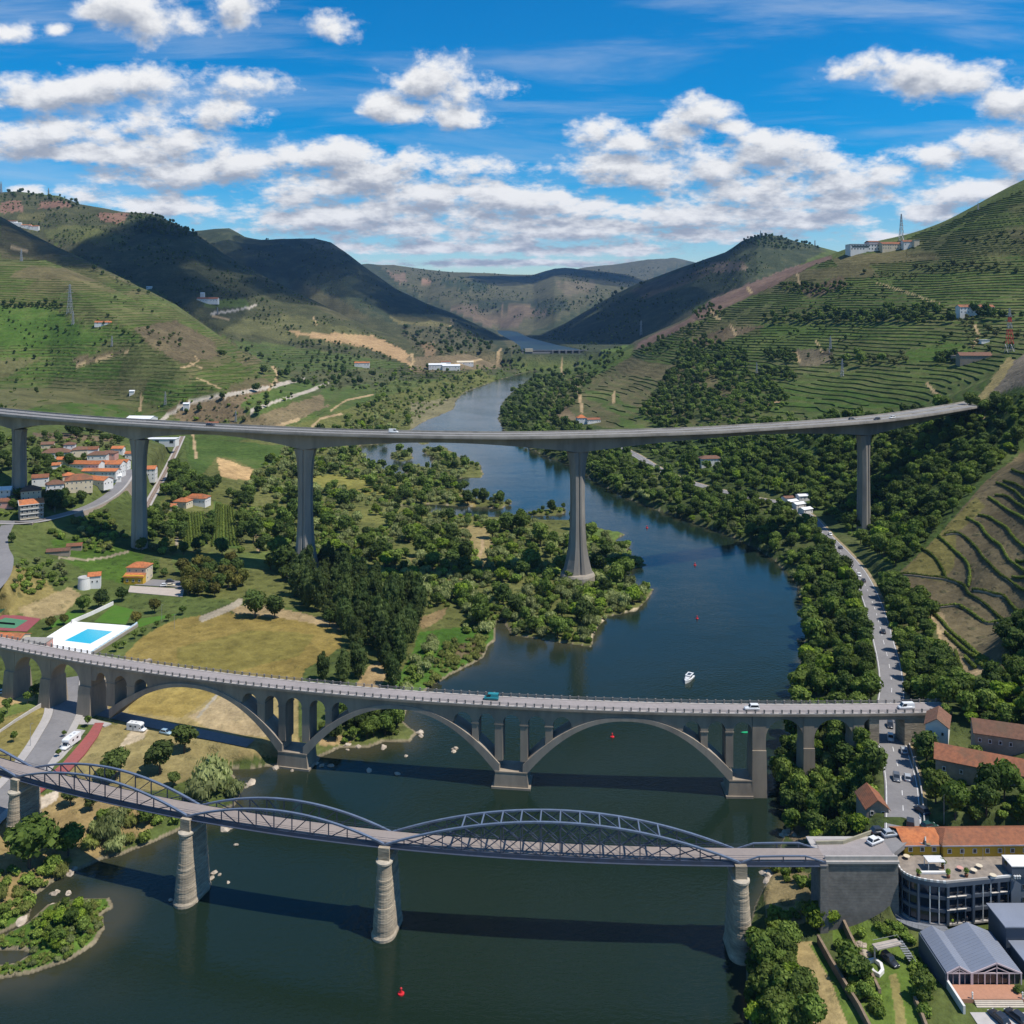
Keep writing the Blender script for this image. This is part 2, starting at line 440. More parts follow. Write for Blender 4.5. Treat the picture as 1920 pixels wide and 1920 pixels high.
# --- roads (px, py, height), half width
ROADS_PX = {
 'river_road': (4.8, [(1120, 822, 12), (1160, 838, 11.5), (1190, 852, 11), (1240, 882, 11), (1300, 906, 11), (1400, 931, 11), (1475, 945, 11), (1520, 972, 10), (1548, 1005, 10),
       (1575, 1032, 10), (1605, 1067, 10), (1626, 1105, 10), (1643, 1150, 10.5), (1656, 1200, 11), (1667, 1245, 12), (1672, 1290, 13.2), (1668, 1345, 15),
       (1674, 1400, 17), (1688, 1455, 19.5), (1693, 1510, 21.5), (1694, 1574, 23)]),
 'park_road': (4.3, [(128, 1270, 8), (124, 1300, 8), (122, 1335, 8), (104, 1372, 8), (80, 1412, 8), (36, 1468, 8), (-60, 1560, 8)]),
 'riverside_lane': (3.0, [(122, 1322, 8), (160, 1328, 7.8), (205, 1338, 7.4), (262, 1351, 7), (330, 1366, 6.5), (420, 1384, 5.8), (470, 1394, 5.2)]),
 'village_road': (4.2, [(-60, 976, 27), (20, 979, 28), (70, 976, 28.4), (120, 964, 29), (160, 952, 30), (190, 938, 31), (214, 921, 32), (232, 900, 33), (242, 880, 34)]),
 'town_street': (3.6, [(14, 984, 28), (3, 1010, 27), (4, 1030, 26), (12, 1050, 25), (2, 1085, 24), (-40, 1130, 23)]),
 'railway_bed': (3.6, [(268, 962, 17.5), (283, 935, 18.5), (305, 895, 20), (325, 855, 22), (342, 818, 24)]),
}
ROADS = {k: (hw, [P(*q) for q in pts]) for k, (hw, pts) in ROADS_PX.items()}
# level plots: (polygon px, height)
PLOTS = [([(50, 1200), (100, 1150), (130, 1140), (214, 1126), (345, 1144), (266, 1184), (190, 1236), (50, 1226)], 9.0),
   ([(-40, 1150), (70, 1158), (60, 1182), (-40, 1190)], 10.0),
   ([(240, 1085), (350, 1092), (345, 1122), (236, 1118)], 9.6),
   ([(1765, 1860), (1960, 1840), (1960, 1960), (1765, 1960)], 8.6),
   ([(0, 1405), (0, 1405)], 8.0)]
PLOTS = [(np.array([P(x, y, z)[:2] for x, y in q]), z, 5.0) for q, z in PLOTS if len(q) > 2]
PLOTS += [(np.array([(97.5, 235.5), (96.0, 226), (98, 219), (106, 217), (112, 217), (112, 200), (95, 201), (95, 189), (150, 189), (150, 231), (104, 231)]), 8.6, 1.5),
   (np.array([(104, 232.5), (150, 232.5), (150, 243), (103, 243)]), 19.9, 2.0), (np.array([(95, 237.5), (106, 237.5), (106, 246), (95, 246)]), 22.6, 2.0)]
RESERVOIR_PX = [(978, 662), (1100, 662), (1086, 655), (1050, 648), (1018, 640), (992, 633), (968, 622), (930, 617), (936, 626), (962, 640), (976, 650)]
RES_Z = 46.0
RESERVOIR = np.array([P(x, y, RES_Z)[:2] for x, y in RESERVOIR_PX])

def terrain(X, Y):
 X, Y = np.asarray(X, float), np.asarray(Y, float)
 near = Y < 3000
 z = np.full(X.shape, 40.0)
 if near.any():
  zz = g_near(X[near], Y[near])
  f = np.clip((Y[near] - 2150) / 500, 0, 1)
  z[near] = zz * (1 - f) + np.where(Y[near] > 2560, 38.0, 6.0) * f
 rel = fbm(X / 260.0, Y / 260.0, 5, 3) * 1.0
 rel2 = fbm(X / 60.0, Y / 60.0, 3, 9)
 for i in range(len(RIDGES)):
  rz, t, zc = ridge_z(i, X, Y)
  amp = np.clip(zc, 0, 900) * 0.16 * (t * (1 - t) * 4) * 0.8
  gul = fbm(X / Y * (9 if i < 3 else 14) + Y / 2600.0, Y / 900.0, 4, 31 + i) * amp * 1.2
  z = smax(z, rz + gul + rel * amp * 0.35, 6.0 + 0.002 * Y)
 hill = np.clip((z - 20) / 60, 0, 1)
 z = z + rel * 5.0 * hill + rel2 * (0.9 + 1.5 * hill)
 # river banks
 k = Y < 2640
 if k.any():
  x, y = X[k], Y[k]
  w = fbm(x / 14.0, y / 14.0, 3, 77) * np.clip(y / 90.0, 2.0, 9.0)
  sd = poly_sd(RIVER, x, y) + w * 0.55
  for q in ISLETS:
   sd = np.maximum(sd, -poly_sd(q, x, y) + w * 0.3)
  for q in POND:
   sd = np.minimum(sd, poly_sd(q, x, y) + w * 0.2)
  slope = np.where(x > 30, 0.75, 0.34)
  land = np.minimum(np.maximum(z[k], 0.5), 0.12 + np.maximum(sd, 0) * slope)
  zz = np.where(sd > 0, land, -np.minimum(3.5, -sd * 0.22) - 0.02)
  z[k] = np.where((y > 2500), z[k] * (y - 2500) / 140 + zz * (1 - (y - 2500) / 140), zz)
 k = (Y > 2540) & (Y < 6200)
 if k.any():
  sd = poly_sd(RESERVOIR, X[k], Y[k])
  zz = z[k]
  zz = np.maximum(zz, 49.0 + rel[k] * 4)
  z[k] = np.where(sd < 0, 40.0, np.minimum(zz, 47 + sd * 0.6))
 # roads and level plots
 k = Y < 1100
 if k.any():
  x, y, zz = X[k], Y[k], z[k]
  for nm, (hw, pts) in ROADS.items():
   d, rz = line_d(pts, x, y)
   bl = 7.0 if nm in ('river_road', 'park_road') else 5.0
   f = np.clip(1 - (d - hw - 1.2) / bl, 0, 1)
   f = f * f * (3 - 2 * f)
   zz = zz * (1 - f) + (rz - 0.22) * f
  for q, pz, bl in PLOTS:
   d = poly_sd(q, x, y)
   f = np.clip(1 - (d - 0.4) / bl, 0, 1)
   zz = zz * (1 - f) + (pz - 0.12) * f
  z[k] = zz
 return z

# --- grid: rays of equal angle, rows whose spacing follows the eye
_u = np.concatenate([np.arange(-0.92, -0.605, 0.012), np.arange(-0.6, 0.6001, 3.0 / FPX), np.arange(0.612, 0.93, 0.012)])
_Y = [60.0]
while _Y[-1] < 16000:
 y = _Y[-1]
 if y < 185:
  s = 6.0
 else:
  s = min(2.7 * y * y / (CAM_H * FPX), 5.0 + (y - 700) * 0.0028 if y > 700 else 9)
  if y > 2000:
   s = max(s, y * 0.0065)
  if y > 5500:
   s = y * 0.022
 _Y.append(y + s)
_Y = np.array(_Y)
GX = _u[None, :] * _Y[:, None]
GY = np.repeat(_Y[:, None], len(_u), 1)
GZ = terrain(GX, GY)
GPX = 960 + _u * FPX
GPY = HOR + (CAM_H - GZ) / GY * FPX
_GMIN = np.minimum.accumulate(GPY, axis=0)
NR, NC = GZ.shape
print('terrain grid', NR, NC, NR * NC)

def ground(X, Y):
 """height of the built ground at scalar or array points"""
 X, Y = np.asarray(X, float), np.asarray(Y, float)
 fr = np.clip(np.interp(Y, _Y, np.arange(NR)), 0, NR - 1.001)
 fc = np.clip(np.interp(X / Y, _u, np.arange(NC)), 0, NC - 1.001)
 r, c = fr.astype(int), fc.astype(int)
 a, b = fr - r, fc - c
 return (GZ[r, c] * (1 - a) * (1 - b) + GZ[r + 1, c] * a * (1 - b) + GZ[r, c + 1] * (1 - a) * b + GZ[r + 1, c + 1] * a * b)

def gz(x, y):
 return float(ground(x, y))

def pix(px, py):
 """first ground point met along the line of sight through a picture position"""
 c = int(np.clip(np.searchsorted(_u, (px - 960) / FPX), 0, NC - 1))
 col = _GMIN[:, c]
 r = int(np.searchsorted(-col, -py))
 r = min(max(r, 1), NR - 1)
 p0, p1 = col[r - 1], col[r]
 t = 0.0 if p0 == p1 else min(max((p0 - py) / (p0 - p1), 0), 1)
 y = _Y[r - 1] + (_Y[r] - _Y[r - 1]) * t
 x = (px - 960) / FPX * y
 return x, y, gz(x, y)
# ================================================================== land cover, one value per ground vertex
# (polygon in picture positions, colour, colour between the rows, row strength, row spacing m, scrub strength)
SOIL = (0.115, 0.085, 0.048)
COVER = [
 # far ridges: scrub, burnt brown slopes, pale fields
 ([(640, 480), (1300, 480), (1300, 660), (640, 660)], (0.085, 0.085, 0.045), (0.12, 0.09, 0.06), 0.25, 16, 0.7),
 ([(780, 585), (870, 575), (1010, 570), (1030, 590), (985, 600), (960, 615), (900, 612)], (0.14, 0.105, 0.07), SOIL, 0.2, 16, 0.3),
 ([(820, 525), (910, 528), (915, 545), (840, 540)], (0.04, 0.055, 0.03), SOIL, 0.0, 10, 0.6),
 ([(790, 522), (803, 522), (806, 532), (790, 532)], (0.26, 0.16, 0.10), SOIL, 0.0, 10, 0.1),
 ([(720, 508), (760, 512), (765, 530), (730, 530)], (0.17, 0.12, 0.08), SOIL, 0.0, 10, 0.1),
 ([(880, 566), (1000, 560), (1060, 562), (1070, 576), (1030, 590), (985, 572), (900, 580)], (0.04, 0.05, 0.03), SOIL, 0.0, 10, 0.5),
 ([(1040, 530), (1110, 525), (1120, 545), (1060, 556)], (0.13, 0.11, 0.07), SOIL, 0.2, 12, 0.3),
 # middle right ridge
 ([(960, 660), (1000, 620), (1130, 560), (1280, 495), (1400, 440), (1460, 440), (1550, 470), (1480, 505), (1330, 562), (1100, 692)], (0.045, 0.058, 0.03), (0.075, 0.07, 0.04), 0.2, 16, 1.0),
 ([(1330, 492), (1395, 490), (1400, 506), (1340, 512)], (0.17, 0.125, 0.085), SOIL, 0.0, 10, 0.5),
 ([(1180, 545), (1280, 505), (1345, 500), (1330, 515), (1210, 560)], (0.09, 0.075, 0.05), SOIL, 0.2, 12, 0.7),
 ([(1190, 660), (1200, 640), (1290, 598), (1335, 560), (1400, 534), (1480, 503), (1560, 478), (1560, 500), (1440, 540), (1300, 605)], (0.16, 0.105, 0.08), (0.12, 0.085, 0.06), 0.35, 9, 0.15),
 # far left ridge
 ([(360, 425), (640, 440), (760, 540), (930, 620), (960, 660), (850, 655), (540, 545), (365, 445)], (0.042, 0.055, 0.03), (0.07, 0.065, 0.04), 0.2, 16, 0.9),
 ([(560, 448), (625, 448), (640, 470), (600, 466)], (0.13, 0.11, 0.07), SOIL, 0.0, 10, 0.5),
 # high left hill
 ([(0, 355), (290, 400), (370, 438), (540, 545), (930, 665), (980, 700), (560, 725), (300, 550), (0, 410)], (0.062, 0.068, 0.032), (0.085, 0.075, 0.042), 0.45, 10, 0.8),
 ([(230, 405), (290, 402), (372, 440), (330, 448), (260, 440), (225, 425)], (0.035, 0.048, 0.024), SOIL, 0.0, 10, 1.0),
 ([(0, 378), (40, 376), (46, 396), (0, 400)], (0.20, 0.115, 0.08), SOIL, 0.0, 8, 0.2),
 ([(75, 377), (125, 378), (138, 388), (72, 391)], (0.20, 0.115, 0.08), SOIL, 0.0, 8, 0.2),
 ([(188, 398), (246, 401), (228, 418), (203, 419), (180, 404)], (0.20, 0.115, 0.08), SOIL, 0.0, 8, 0.2),
 ([(75, 430), (150, 420), (225, 438), (240, 455), (140, 455), (90, 445)], (0.09, 0.10, 0.034), (0.11, 0.09, 0.05), 0.3, 8, 0.6),
 ([(40, 400), (90, 398), (80, 415), (30, 415)], (0.10, 0.095, 0.04), SOIL, 0.0, 8, 0.5),
 ([(370, 565), (460, 560), (470, 575), (400, 578)], (0.085, 0.12, 0.03), SOIL, 0.2, 8, 0.2),
 ([(390, 600), (560, 592), (700, 628), (760, 662), (560, 640), (420, 622)], (0.105, 0.105, 0.045), (0.08, 0.085, 0.035), 0.5, 8, 0.4),
 ([(470, 520), (560, 525), (640, 562), (700, 600), (640, 600), (560, 560)], (0.085, 0.08, 0.04), (0.065, 0.065, 0.03), 0.4, 9, 0.6),
 ([(640, 500), (700, 510), (780, 555), (700, 560)], (0.05, 0.06, 0.033), SOIL, 0.0, 8, 0.9),
 ([(730, 590), (800, 588), (850, 595), (870, 615), (800, 612), (740, 606)], (0.14, 0.125, 0.055), (0.10, 0.095, 0.04), 0.4, 8, 0.4),
 ([(750, 612), (860, 610), (935, 650), (920, 660), (840, 672), (780, 665)], (0.085, 0.082, 0.042), SOIL, 0.2, 8, 1.0),
 ([(790, 645), (815, 640), (815, 668), (798, 668)], (0.2, 0.14, 0.08), SOIL, 0.0, 8, 0.5),
 ([(360, 640), (470, 640), (620, 660), (760, 680), (700, 712), (560, 705), (440, 660)], (0.07, 0.10, 0.03), (0.095, 0.09, 0.045), 0.5, 8, 0.3),
 ([(530, 622), (640, 625), (700, 630), (748, 652), (790, 682), (774, 690), (740, 672), (690, 652), (630, 642), (590, 634)], (0.36, 0.24, 0.125), (0.3, 0.2, 0.1), 0.3, 7, 0.05),
 ([(760, 672), (930, 660), (940, 690), (780, 700)], (0.17, 0.13, 0.075), SOIL, 0.0, 8, 0.9),
 ([(480, 700), (700, 690), (760, 700), (700, 730), (600, 735), (500, 745)], (0.075, 0.085, 0.035), SOIL, 0.2, 8, 0.8),
 # left vineyard hill and the slope behind it
 ([(0, 405), (60, 438), (185, 500), (330, 572), (540, 718), (430, 700), (330, 600), (180, 520), (0, 495)], (0.075, 0.07, 0.034), (0.095, 0.078, 0.042), 0.5, 7, 0.4),
 ([(180, 500), (330, 570), (430, 640), (560, 715), (540, 730), (430, 660), (330, 598), (200, 525)], (0.11, 0.10, 0.046), (0.09, 0.09, 0.038), 0.5, 7, 0.4),
 ([(-300, 486), (90, 488), (180, 508), (260, 543), (380, 610), (440, 648), (530, 712), (540, 735), (470, 760), (360, 790), (-300, 800)], (0.092, 0.096, 0.032), (0.135, 0.108, 0.056), 0.75, 5.4, 0.25),
 ([(250, 615), (330, 600), (400, 640), (410, 670), (340, 680), (290, 660)], (0.12, 0.095, 0.052), SOIL, 0.3, 6, 0.7),
 ([(-300, 570), (100, 577), (135, 598), (230, 613), (300, 660), (345, 690), (375, 735), (330, 760), (240, 785), (-300, 800)], (0.060, 0.098, 0.020), (0.105, 0.098, 0.042), 0.75, 5.2, 0.15),
 ([(-300, 578), (90, 580), (150, 612), (210, 640), (100, 650), (-300, 650)], (0.056, 0.105, 0.018), (0.08, 0.10, 0.03), 0.35, 5.2, 0.1),
 ([(130, 672), (230, 655), (240, 662), (150, 690)], (0.14, 0.11, 0.06), SOIL, 0.4, 5, 0.2),
 ([(310, 770), (340, 750), (430, 735), (520, 715), (545, 725), (480, 760), (440, 790), (350, 800)], (0.16, 0.118, 0.066), SOIL, 0.0, 6, 0.9),
 ([(450, 765), (470, 742), (560, 712), (610, 722), (570, 742), (480, 780)], (0.07, 0.11, 0.026), (0.1, 0.1, 0.04), 0.3, 6, 0.2),
 ([(400, 800), (480, 780), (600, 740), (620, 760), (560, 790), (500, 815), (420, 815)], (0.18, 0.14, 0.075), SOIL, 0.0, 6, 0.7),
 ([(520, 805), (600, 768), (700, 735), (706, 748), (640, 780), (580, 812)], (0.06, 0.105, 0.022), (0.1, 0.1, 0.04), 0.45, 6, 0.1),
 ([(600, 730), (690, 720), (700, 735), (610, 760)], (0.075, 0.11, 0.028), SOIL, 0.3, 6, 0.3),
 # fields under the viaduct
 ([(340, 810), (540, 825), (520, 872), (480, 900), (440, 910), (370, 905), (352, 860)], (0.066, 0.10, 0.024), (0.10, 0.10, 0.04), 0.3, 1.4, 0.25),
 ([(440, 845), (490, 830), (500, 838), (455, 862)], (0.17, 0.13, 0.07), SOIL, 0.0, 6, 0.6),
 ([(406, 862), (432, 866), (474, 884), (466, 898), (418, 892)], (0.44, 0.29, 0.135), SOIL, 0.0, 6, 0.02),
 ([(70, 810), (225, 815), (225, 835), (80, 832)], (0.085, 0.10, 0.034), SOIL, 0.0, 6, 0.6),
 ([(60, 812), (220, 818), (225, 828), (70, 820)], (0.14, 0.10, 0.065), SOIL, 0.0, 6, 0.4),
 ([(275, 830), (320, 840), (300, 890), (265, 900)], (0.09, 0.10, 0.032), SOIL, 0.0, 6, 0.6),
 # flat wooded river land, open yellow glades
 ([(440, 830), (900, 690), (1240, 960), (1240, 1130), (1110, 1230), (760, 1330), (560, 1140), (300, 1110), (300, 940)], (0.115, 0.122, 0.036), (0.1, 0.1, 0.04), 0.0, 6, 0.8),
 ([(360, 822), (535, 835), (515, 872), (476, 880), (440, 860), (405, 858), (372, 905), (352, 860)], (0.062, 0.10, 0.022), (0.10, 0.10, 0.04), 0.0, 6, 0.35),
 ([(406, 860), (432, 864), (476, 882), (468, 900), (416, 894)], (0.44, 0.29, 0.135), SOIL, 0.0, 6, 0.02),
 ([(545, 898), (620, 890), (720, 905), (780, 915), (800, 925), (700, 928), (600, 922)], (0.20, 0.185, 0.045), SOIL, 0.0, 6, 0.3),
 ([(860, 928), (900, 935), (895, 950), (870, 950)], (0.22, 0.17, 0.06), SOIL, 0.0, 6, 0.3),
 ([(600, 945), (760, 955), (900, 965), (920, 985), (850, 1010), (760, 985), (640, 975)], (0.15, 0.15, 0.042), SOIL, 0.0, 6, 0.5),
 ([(860, 985), (920, 990), (925, 1040), (915, 1090), (895, 1060)], (0.27, 0.21, 0.09), SOIL, 0.0, 6, 0.4),
 ([(760, 1045), (860, 1040), (870, 1090), (780, 1085)], (0.19, 0.165, 0.06), SOIL, 0.0, 6, 0.5),
 ([(780, 1160), (838, 1138), (830, 1160), (795, 1180)], (0.24, 0.17, 0.08), SOIL, 0.0, 6, 0.4),
 ([(790, 1185), (930, 1170), (930, 1205), (860, 1255), (760, 1335), (730, 1300)], (0.06, 0.125, 0.018), SOIL, 0.0, 6, 0.3),
 ([(845, 1210), (905, 1205), (910, 1225), (860, 1235)], (0.13, 0.10, 0.05), SOIL, 0.0, 6, 0.6),
 ([(660, 1290), (690, 1250), (712, 1235), (730, 1262), (700, 1300)], (0.30, 0.21, 0.10), SOIL, 0.0, 6, 0.2),
 ([(770, 755), (860, 745), (860, 772), (810, 790), (770, 806)], (0.19, 0.17, 0.09), SOIL, 0.0, 6, 0.8),
 ([(1090, 990), (1180, 1000), (1215, 1060), (1225, 1110), (1120, 1120)], (0.09, 0.135, 0.03), SOIL, 0.0, 6, 0.4),
 # small vineyards, football field and park under the viaduct
 ([(338, 962), (385, 962), (388, 1020), (345, 1030)], (0.075, 0.115, 0.026), (0.2, 0.18, 0.07), 0.0, 6, 0.2),
 ([(400, 940), (440, 955), (450, 1030), (392, 1022)], (0.075, 0.115, 0.026), (0.2, 0.18, 0.07), 0.0, 6, 0.2),
 ([(320, 1040), (520, 1032), (520, 1066), (330, 1075)], (0.105, 0.135, 0.036), SOIL, 0.0, 6, 0.2),
 ([(180, 1010), (270, 1040), (250, 1100), (180, 1080), (120, 1050), (90, 1010)], (0.066, 0.118, 0.018), SOIL, 0.0, 6, 0.5),
 ([(-60, 1060), (30, 1060), (90, 1090), (105, 1110), (50, 1150), (-60, 1160)], (0.20, 0.16, 0.055), SOIL, 0.0, 6, 0.6),
 ([(30, 1140), (130, 1100), (150, 1115), (120, 1150), (60, 1165)], (0.27, 0.205, 0.10), SOIL, 0.0, 6, 0.4),
 ([(230, 1235), (260, 1195), (330, 1162), (420, 1150), (540, 1158), (640, 1178), (640, 1215), (570, 1255), (560, 1285), (400, 1275)], (0.218, 0.162, 0.046), SOIL, 0.0, 6, 0.25),
 ([(330, 1215), (470, 1180), (590, 1190), (560, 1230), (440, 1260), (330, 1250)], (0.180, 0.150, 0.040), SOIL, 0.0, 6, 0.2),
 ([(430, 1140), (480, 1130), (640, 1165), (640, 1180), (540, 1160), (440, 1152)], (0.32, 0.235, 0.12), SOIL, 0.0, 6, 0.3),
 ([(180, 1250), (560, 1290), (560, 1420), (440, 1420), (180, 1345)], (0.265, 0.205, 0.085), SOIL, 0.0, 6, 0.3),
 ([(230, 1300), (350, 1285), (410, 1300), (340, 1345), (240, 1335)], (0.27, 0.20, 0.06), SOIL, 0.0, 6, 0.2),
 ([(350, 1345), (420, 1305), (470, 1310), (530, 1360), (530, 1385), (400, 1372)], (0.34, 0.26, 0.145), SOIL, 0.0, 6, 0.2),
 ([(-80, 1340), (94, 1322), (100, 1345), (40, 1430), (-80, 1530)], (0.21, 0.175, 0.058), SOIL, 0.0, 6, 0.3),
 ([(-80, 1300), (80, 1310), (84, 1322), (0, 1350), (-80, 1370)], (0.11, 0.145, 0.034), SOIL, 0.0, 6, 0.2),
 ([(0, 1300), (50, 1290), (70, 1312), (0, 1328)], (0.38, 0.265, 0.12), SOIL, 0.0, 6, 0.1),
 ([(195, 1355), (330, 1372), (450, 1400), (440, 1430), (300, 1480), (160, 1500), (100, 1490)], (0.235, 0.19, 0.08), SOIL, 0.0, 6, 0.35),
 ([(245, 1370), (280, 1365), (270, 1385), (235, 1400), (215, 1410)], (0.42, 0.34, 0.23), SOIL, 0.0, 6, 0.2),
 ([(60, 1490), (150, 1490), (240, 1500), (300, 1540), (200, 1610), (60, 1690), (-60, 1740), (-60, 1600)], (0.27, 0.195, 0.085), SOIL, 0.0, 6, 0.4),
 ([(60, 1500), (110, 1480), (105, 1500), (70, 1520)], (0.48, 0.40, 0.30), SOIL, 0.0, 6, 0.1),
 ([(-200, 1740), (230, 1680), (230, 1840), (-200, 1870)], (0.075, 0.135, 0.020), SOIL, 0.0, 6, 0.5),
 ([(560, 1380), (800, 1340), (790, 1410), (560, 1440)], (0.10, 0.115, 0.034), SOIL, 0.0, 6, 0.6),
 ([(590, 1385), (640, 1380), (660, 1392), (600, 1400)], (0.3, 0.21, 0.10), SOIL, 0.0, 6, 0.3),
 # right bank
 ([(930, 690), (1240, 800), (1480, 900), (1660, 1060), (1690, 1400), (1720, 1960), (1390, 1960), (1460, 1400), (1520, 1200), (1440, 1040), (1100, 900), (930, 800)], (0.055, 0.075, 0.023), SOIL, 0.0, 6, 0.8),
 ([(1240, 830), (1420, 800), (1640, 770), (1860, 750), (1960, 690), (1960, 860), (1690, 1080), (1620, 1010), (1480, 930), (1300, 890)], (0.055, 0.085, 0.022), SOIL, 0.0, 6, 0.8),
 ([(1700, 1090), (1800, 1250), (1760, 1330), (1680, 1280), (1650, 1150)], (0.075, 0.085, 0.03), SOIL, 0.0, 6, 0.8),
 ([(1690, 1280), (1960, 1240), (1960, 1590), (1710, 1560)], (0.07, 0.09, 0.028), SOIL, 0.0, 6, 0.7),
 ([(1700, 1400), (1720, 1395), (1722, 1470), (1712, 1500)], (0.16, 0.14, 0.045), SOIL, 0.0, 6, 0.5),
 ([(1430, 1620), (1530, 1640), (1530, 1720), (1440, 1760)], (0.22, 0.17, 0.08), SOIL, 0.0, 6, 0.8),
 ([(1460, 1550), (1560, 1480), (1560, 1500), (1500, 1590)], (0.2, 0.15, 0.09), SOIL, 0.0, 6, 0.8),
 ([(1484, 1770), (1520, 1765), (1560, 1830), (1600, 1930), (1530, 1930), (1500, 1850)], (0.30, 0.225, 0.10), SOIL, 0.0, 6, 0.3),
 ([(1516, 1770), (1540, 1780), (1620, 1930), (1596, 1930), (1560, 1840)], (0.075, 0.125, 0.02), SOIL, 0.0, 6, 0.3),
 ([(1560, 1700), (1620, 1720), (1720, 1790), (1730, 1930), (1620, 1930), (1560, 1760)], (0.085, 0.135, 0.022), SOIL, 0.0, 6, 0.2),
 ([(1665, 1830), (1680, 1825), (1700, 1930), (1680, 1930)], (0.2, 0.17, 0.06), SOIL, 0.0, 6, 0.2),
 # right vineyard hill
 ([(1090, 700), (1230, 640), (1380, 570), (1520, 500), (1600, 472), (1690, 452), (1960, 340), (1960, 680), (1860, 745), (1640, 775), (1240, 812), (1020, 790), (1010, 740)], (0.075, 0.092, 0.030), (0.112, 0.092, 0.048), 0.75, 5.6, 0.25),
 ([(1700, 450), (1960, 340), (1960, 470), (1700, 480)], (0.062, 0.088, 0.022), (0.045, 0.05, 0.026), 0.9, 9.5, 0.15),
 ([(1530, 505), (1960, 470), (1960, 500), (1560, 540), (1490, 560)], (0.075, 0.09, 0.028), (0.10, 0.085, 0.042), 0.7, 6, 0.25),
 ([(1350, 640), (1300, 610), (1400, 560), (1500, 520), (1500, 560), (1440, 600)], (0.11, 0.112, 0.045), (0.07, 0.07, 0.034), 0.9, 6.5, 0.35),
 ([(1280, 640), (1360, 615), (1440, 610), (1400, 640), (1340, 650)], (0.125, 0.095, 0.056), SOIL, 0.3, 6, 0.4),
 ([(1500, 545), (1580, 520), (1590, 535), (1520, 560)], (0.115, 0.085, 0.052), SOIL, 0.4, 6, 0.4),
 ([(1360, 640), (1440, 610), (1580, 612), (1600, 640), (1560, 668), (1420, 665), (1360, 660)], (0.065, 0.098, 0.021), (0.085, 0.09, 0.034), 0.5, 5.2, 0.2),
 ([(1560, 610), (1800, 618), (1820, 640), (1720, 670), (1560, 690)], (0.076, 0.096, 0.028), (0.105, 0.09, 0.044), 0.75, 5.6, 0.2),
 ([(1700, 660), (1800, 640), (1830, 660), (1780, 676), (1690, 680)], (0.06, 0.105, 0.018), SOIL, 0.3, 5, 0.2),
 ([(1490, 655), (1560, 655), (1560, 680), (1500, 690)], (0.12, 0.10, 0.062), SOIL, 0.0, 5, 0.6),
 ([(1460, 730), (1520, 700), (1720, 690), (1830, 670), (1900, 665), (1850, 740), (1700, 775), (1420, 785)], (0.058, 0.09, 0.020), (0.08, 0.078, 0.032), 0.75, 5.2, 0.15),
 ([(1080, 760), (1110, 715), (1180, 690), (1260, 690), (1220, 740), (1200, 780), (1120, 780)], (0.09, 0.098, 0.036), (0.13, 0.105, 0.055), 0.85, 5.0, 0.2),
 ([(1085, 690), (1130, 655), (1190, 645), (1180, 670), (1120, 705)], (0.075, 0.115, 0.024), SOIL, 0.3, 5, 0.2),
 ([(1030, 770), (1060, 762), (1085, 785), (1060, 790)], (0.17, 0.13, 0.075), SOIL, 0.4, 5, 0.4),
 ([(1845, 745), (1880, 690), (1920, 665), (1990, 660), (1990, 720), (1920, 722), (1880, 735)], (0.155, 0.13, 0.095), SOIL, 0.0, 5, 0.5),
 ([(1828, 752), (1866, 700), (1890, 672), (1905, 672), (1870, 725), (1845, 752)], (0.25, 0.20, 0.085), SOIL, 0.0, 5, 0.3),
 # near terraces on the right
 ([(1680, 1080), (1760, 1000), (1850, 900), (1930, 840), (2200, 800), (2200, 1250), (1920, 1262), (1800, 1262), (1755, 1150)], (0.122, 0.098, 0.054), (0.11, 0.08, 0.05), 0.0, 4, 0.5),
 ([(1690, 1075), (1760, 1000), (1830, 930), (1850, 950), (1790, 1000), (1790, 1060), (1770, 1090)], (0.145, 0.128, 0.042), SOIL, 0.0, 4, 0.6),
 ([(1745, 1150), (1765, 1145), (1800, 1230), (1850, 1245), (1860, 1262), (1800, 1270), (1770, 1220)], (0.24, 0.18, 0.10), SOIL, 0.0, 4, 0.3),
 ([(1880, 1170), (1960, 1160), (1960, 1240), (1890, 1235)], (0.05, 0.075, 0.022), SOIL, 0.0, 4, 0.6),
]
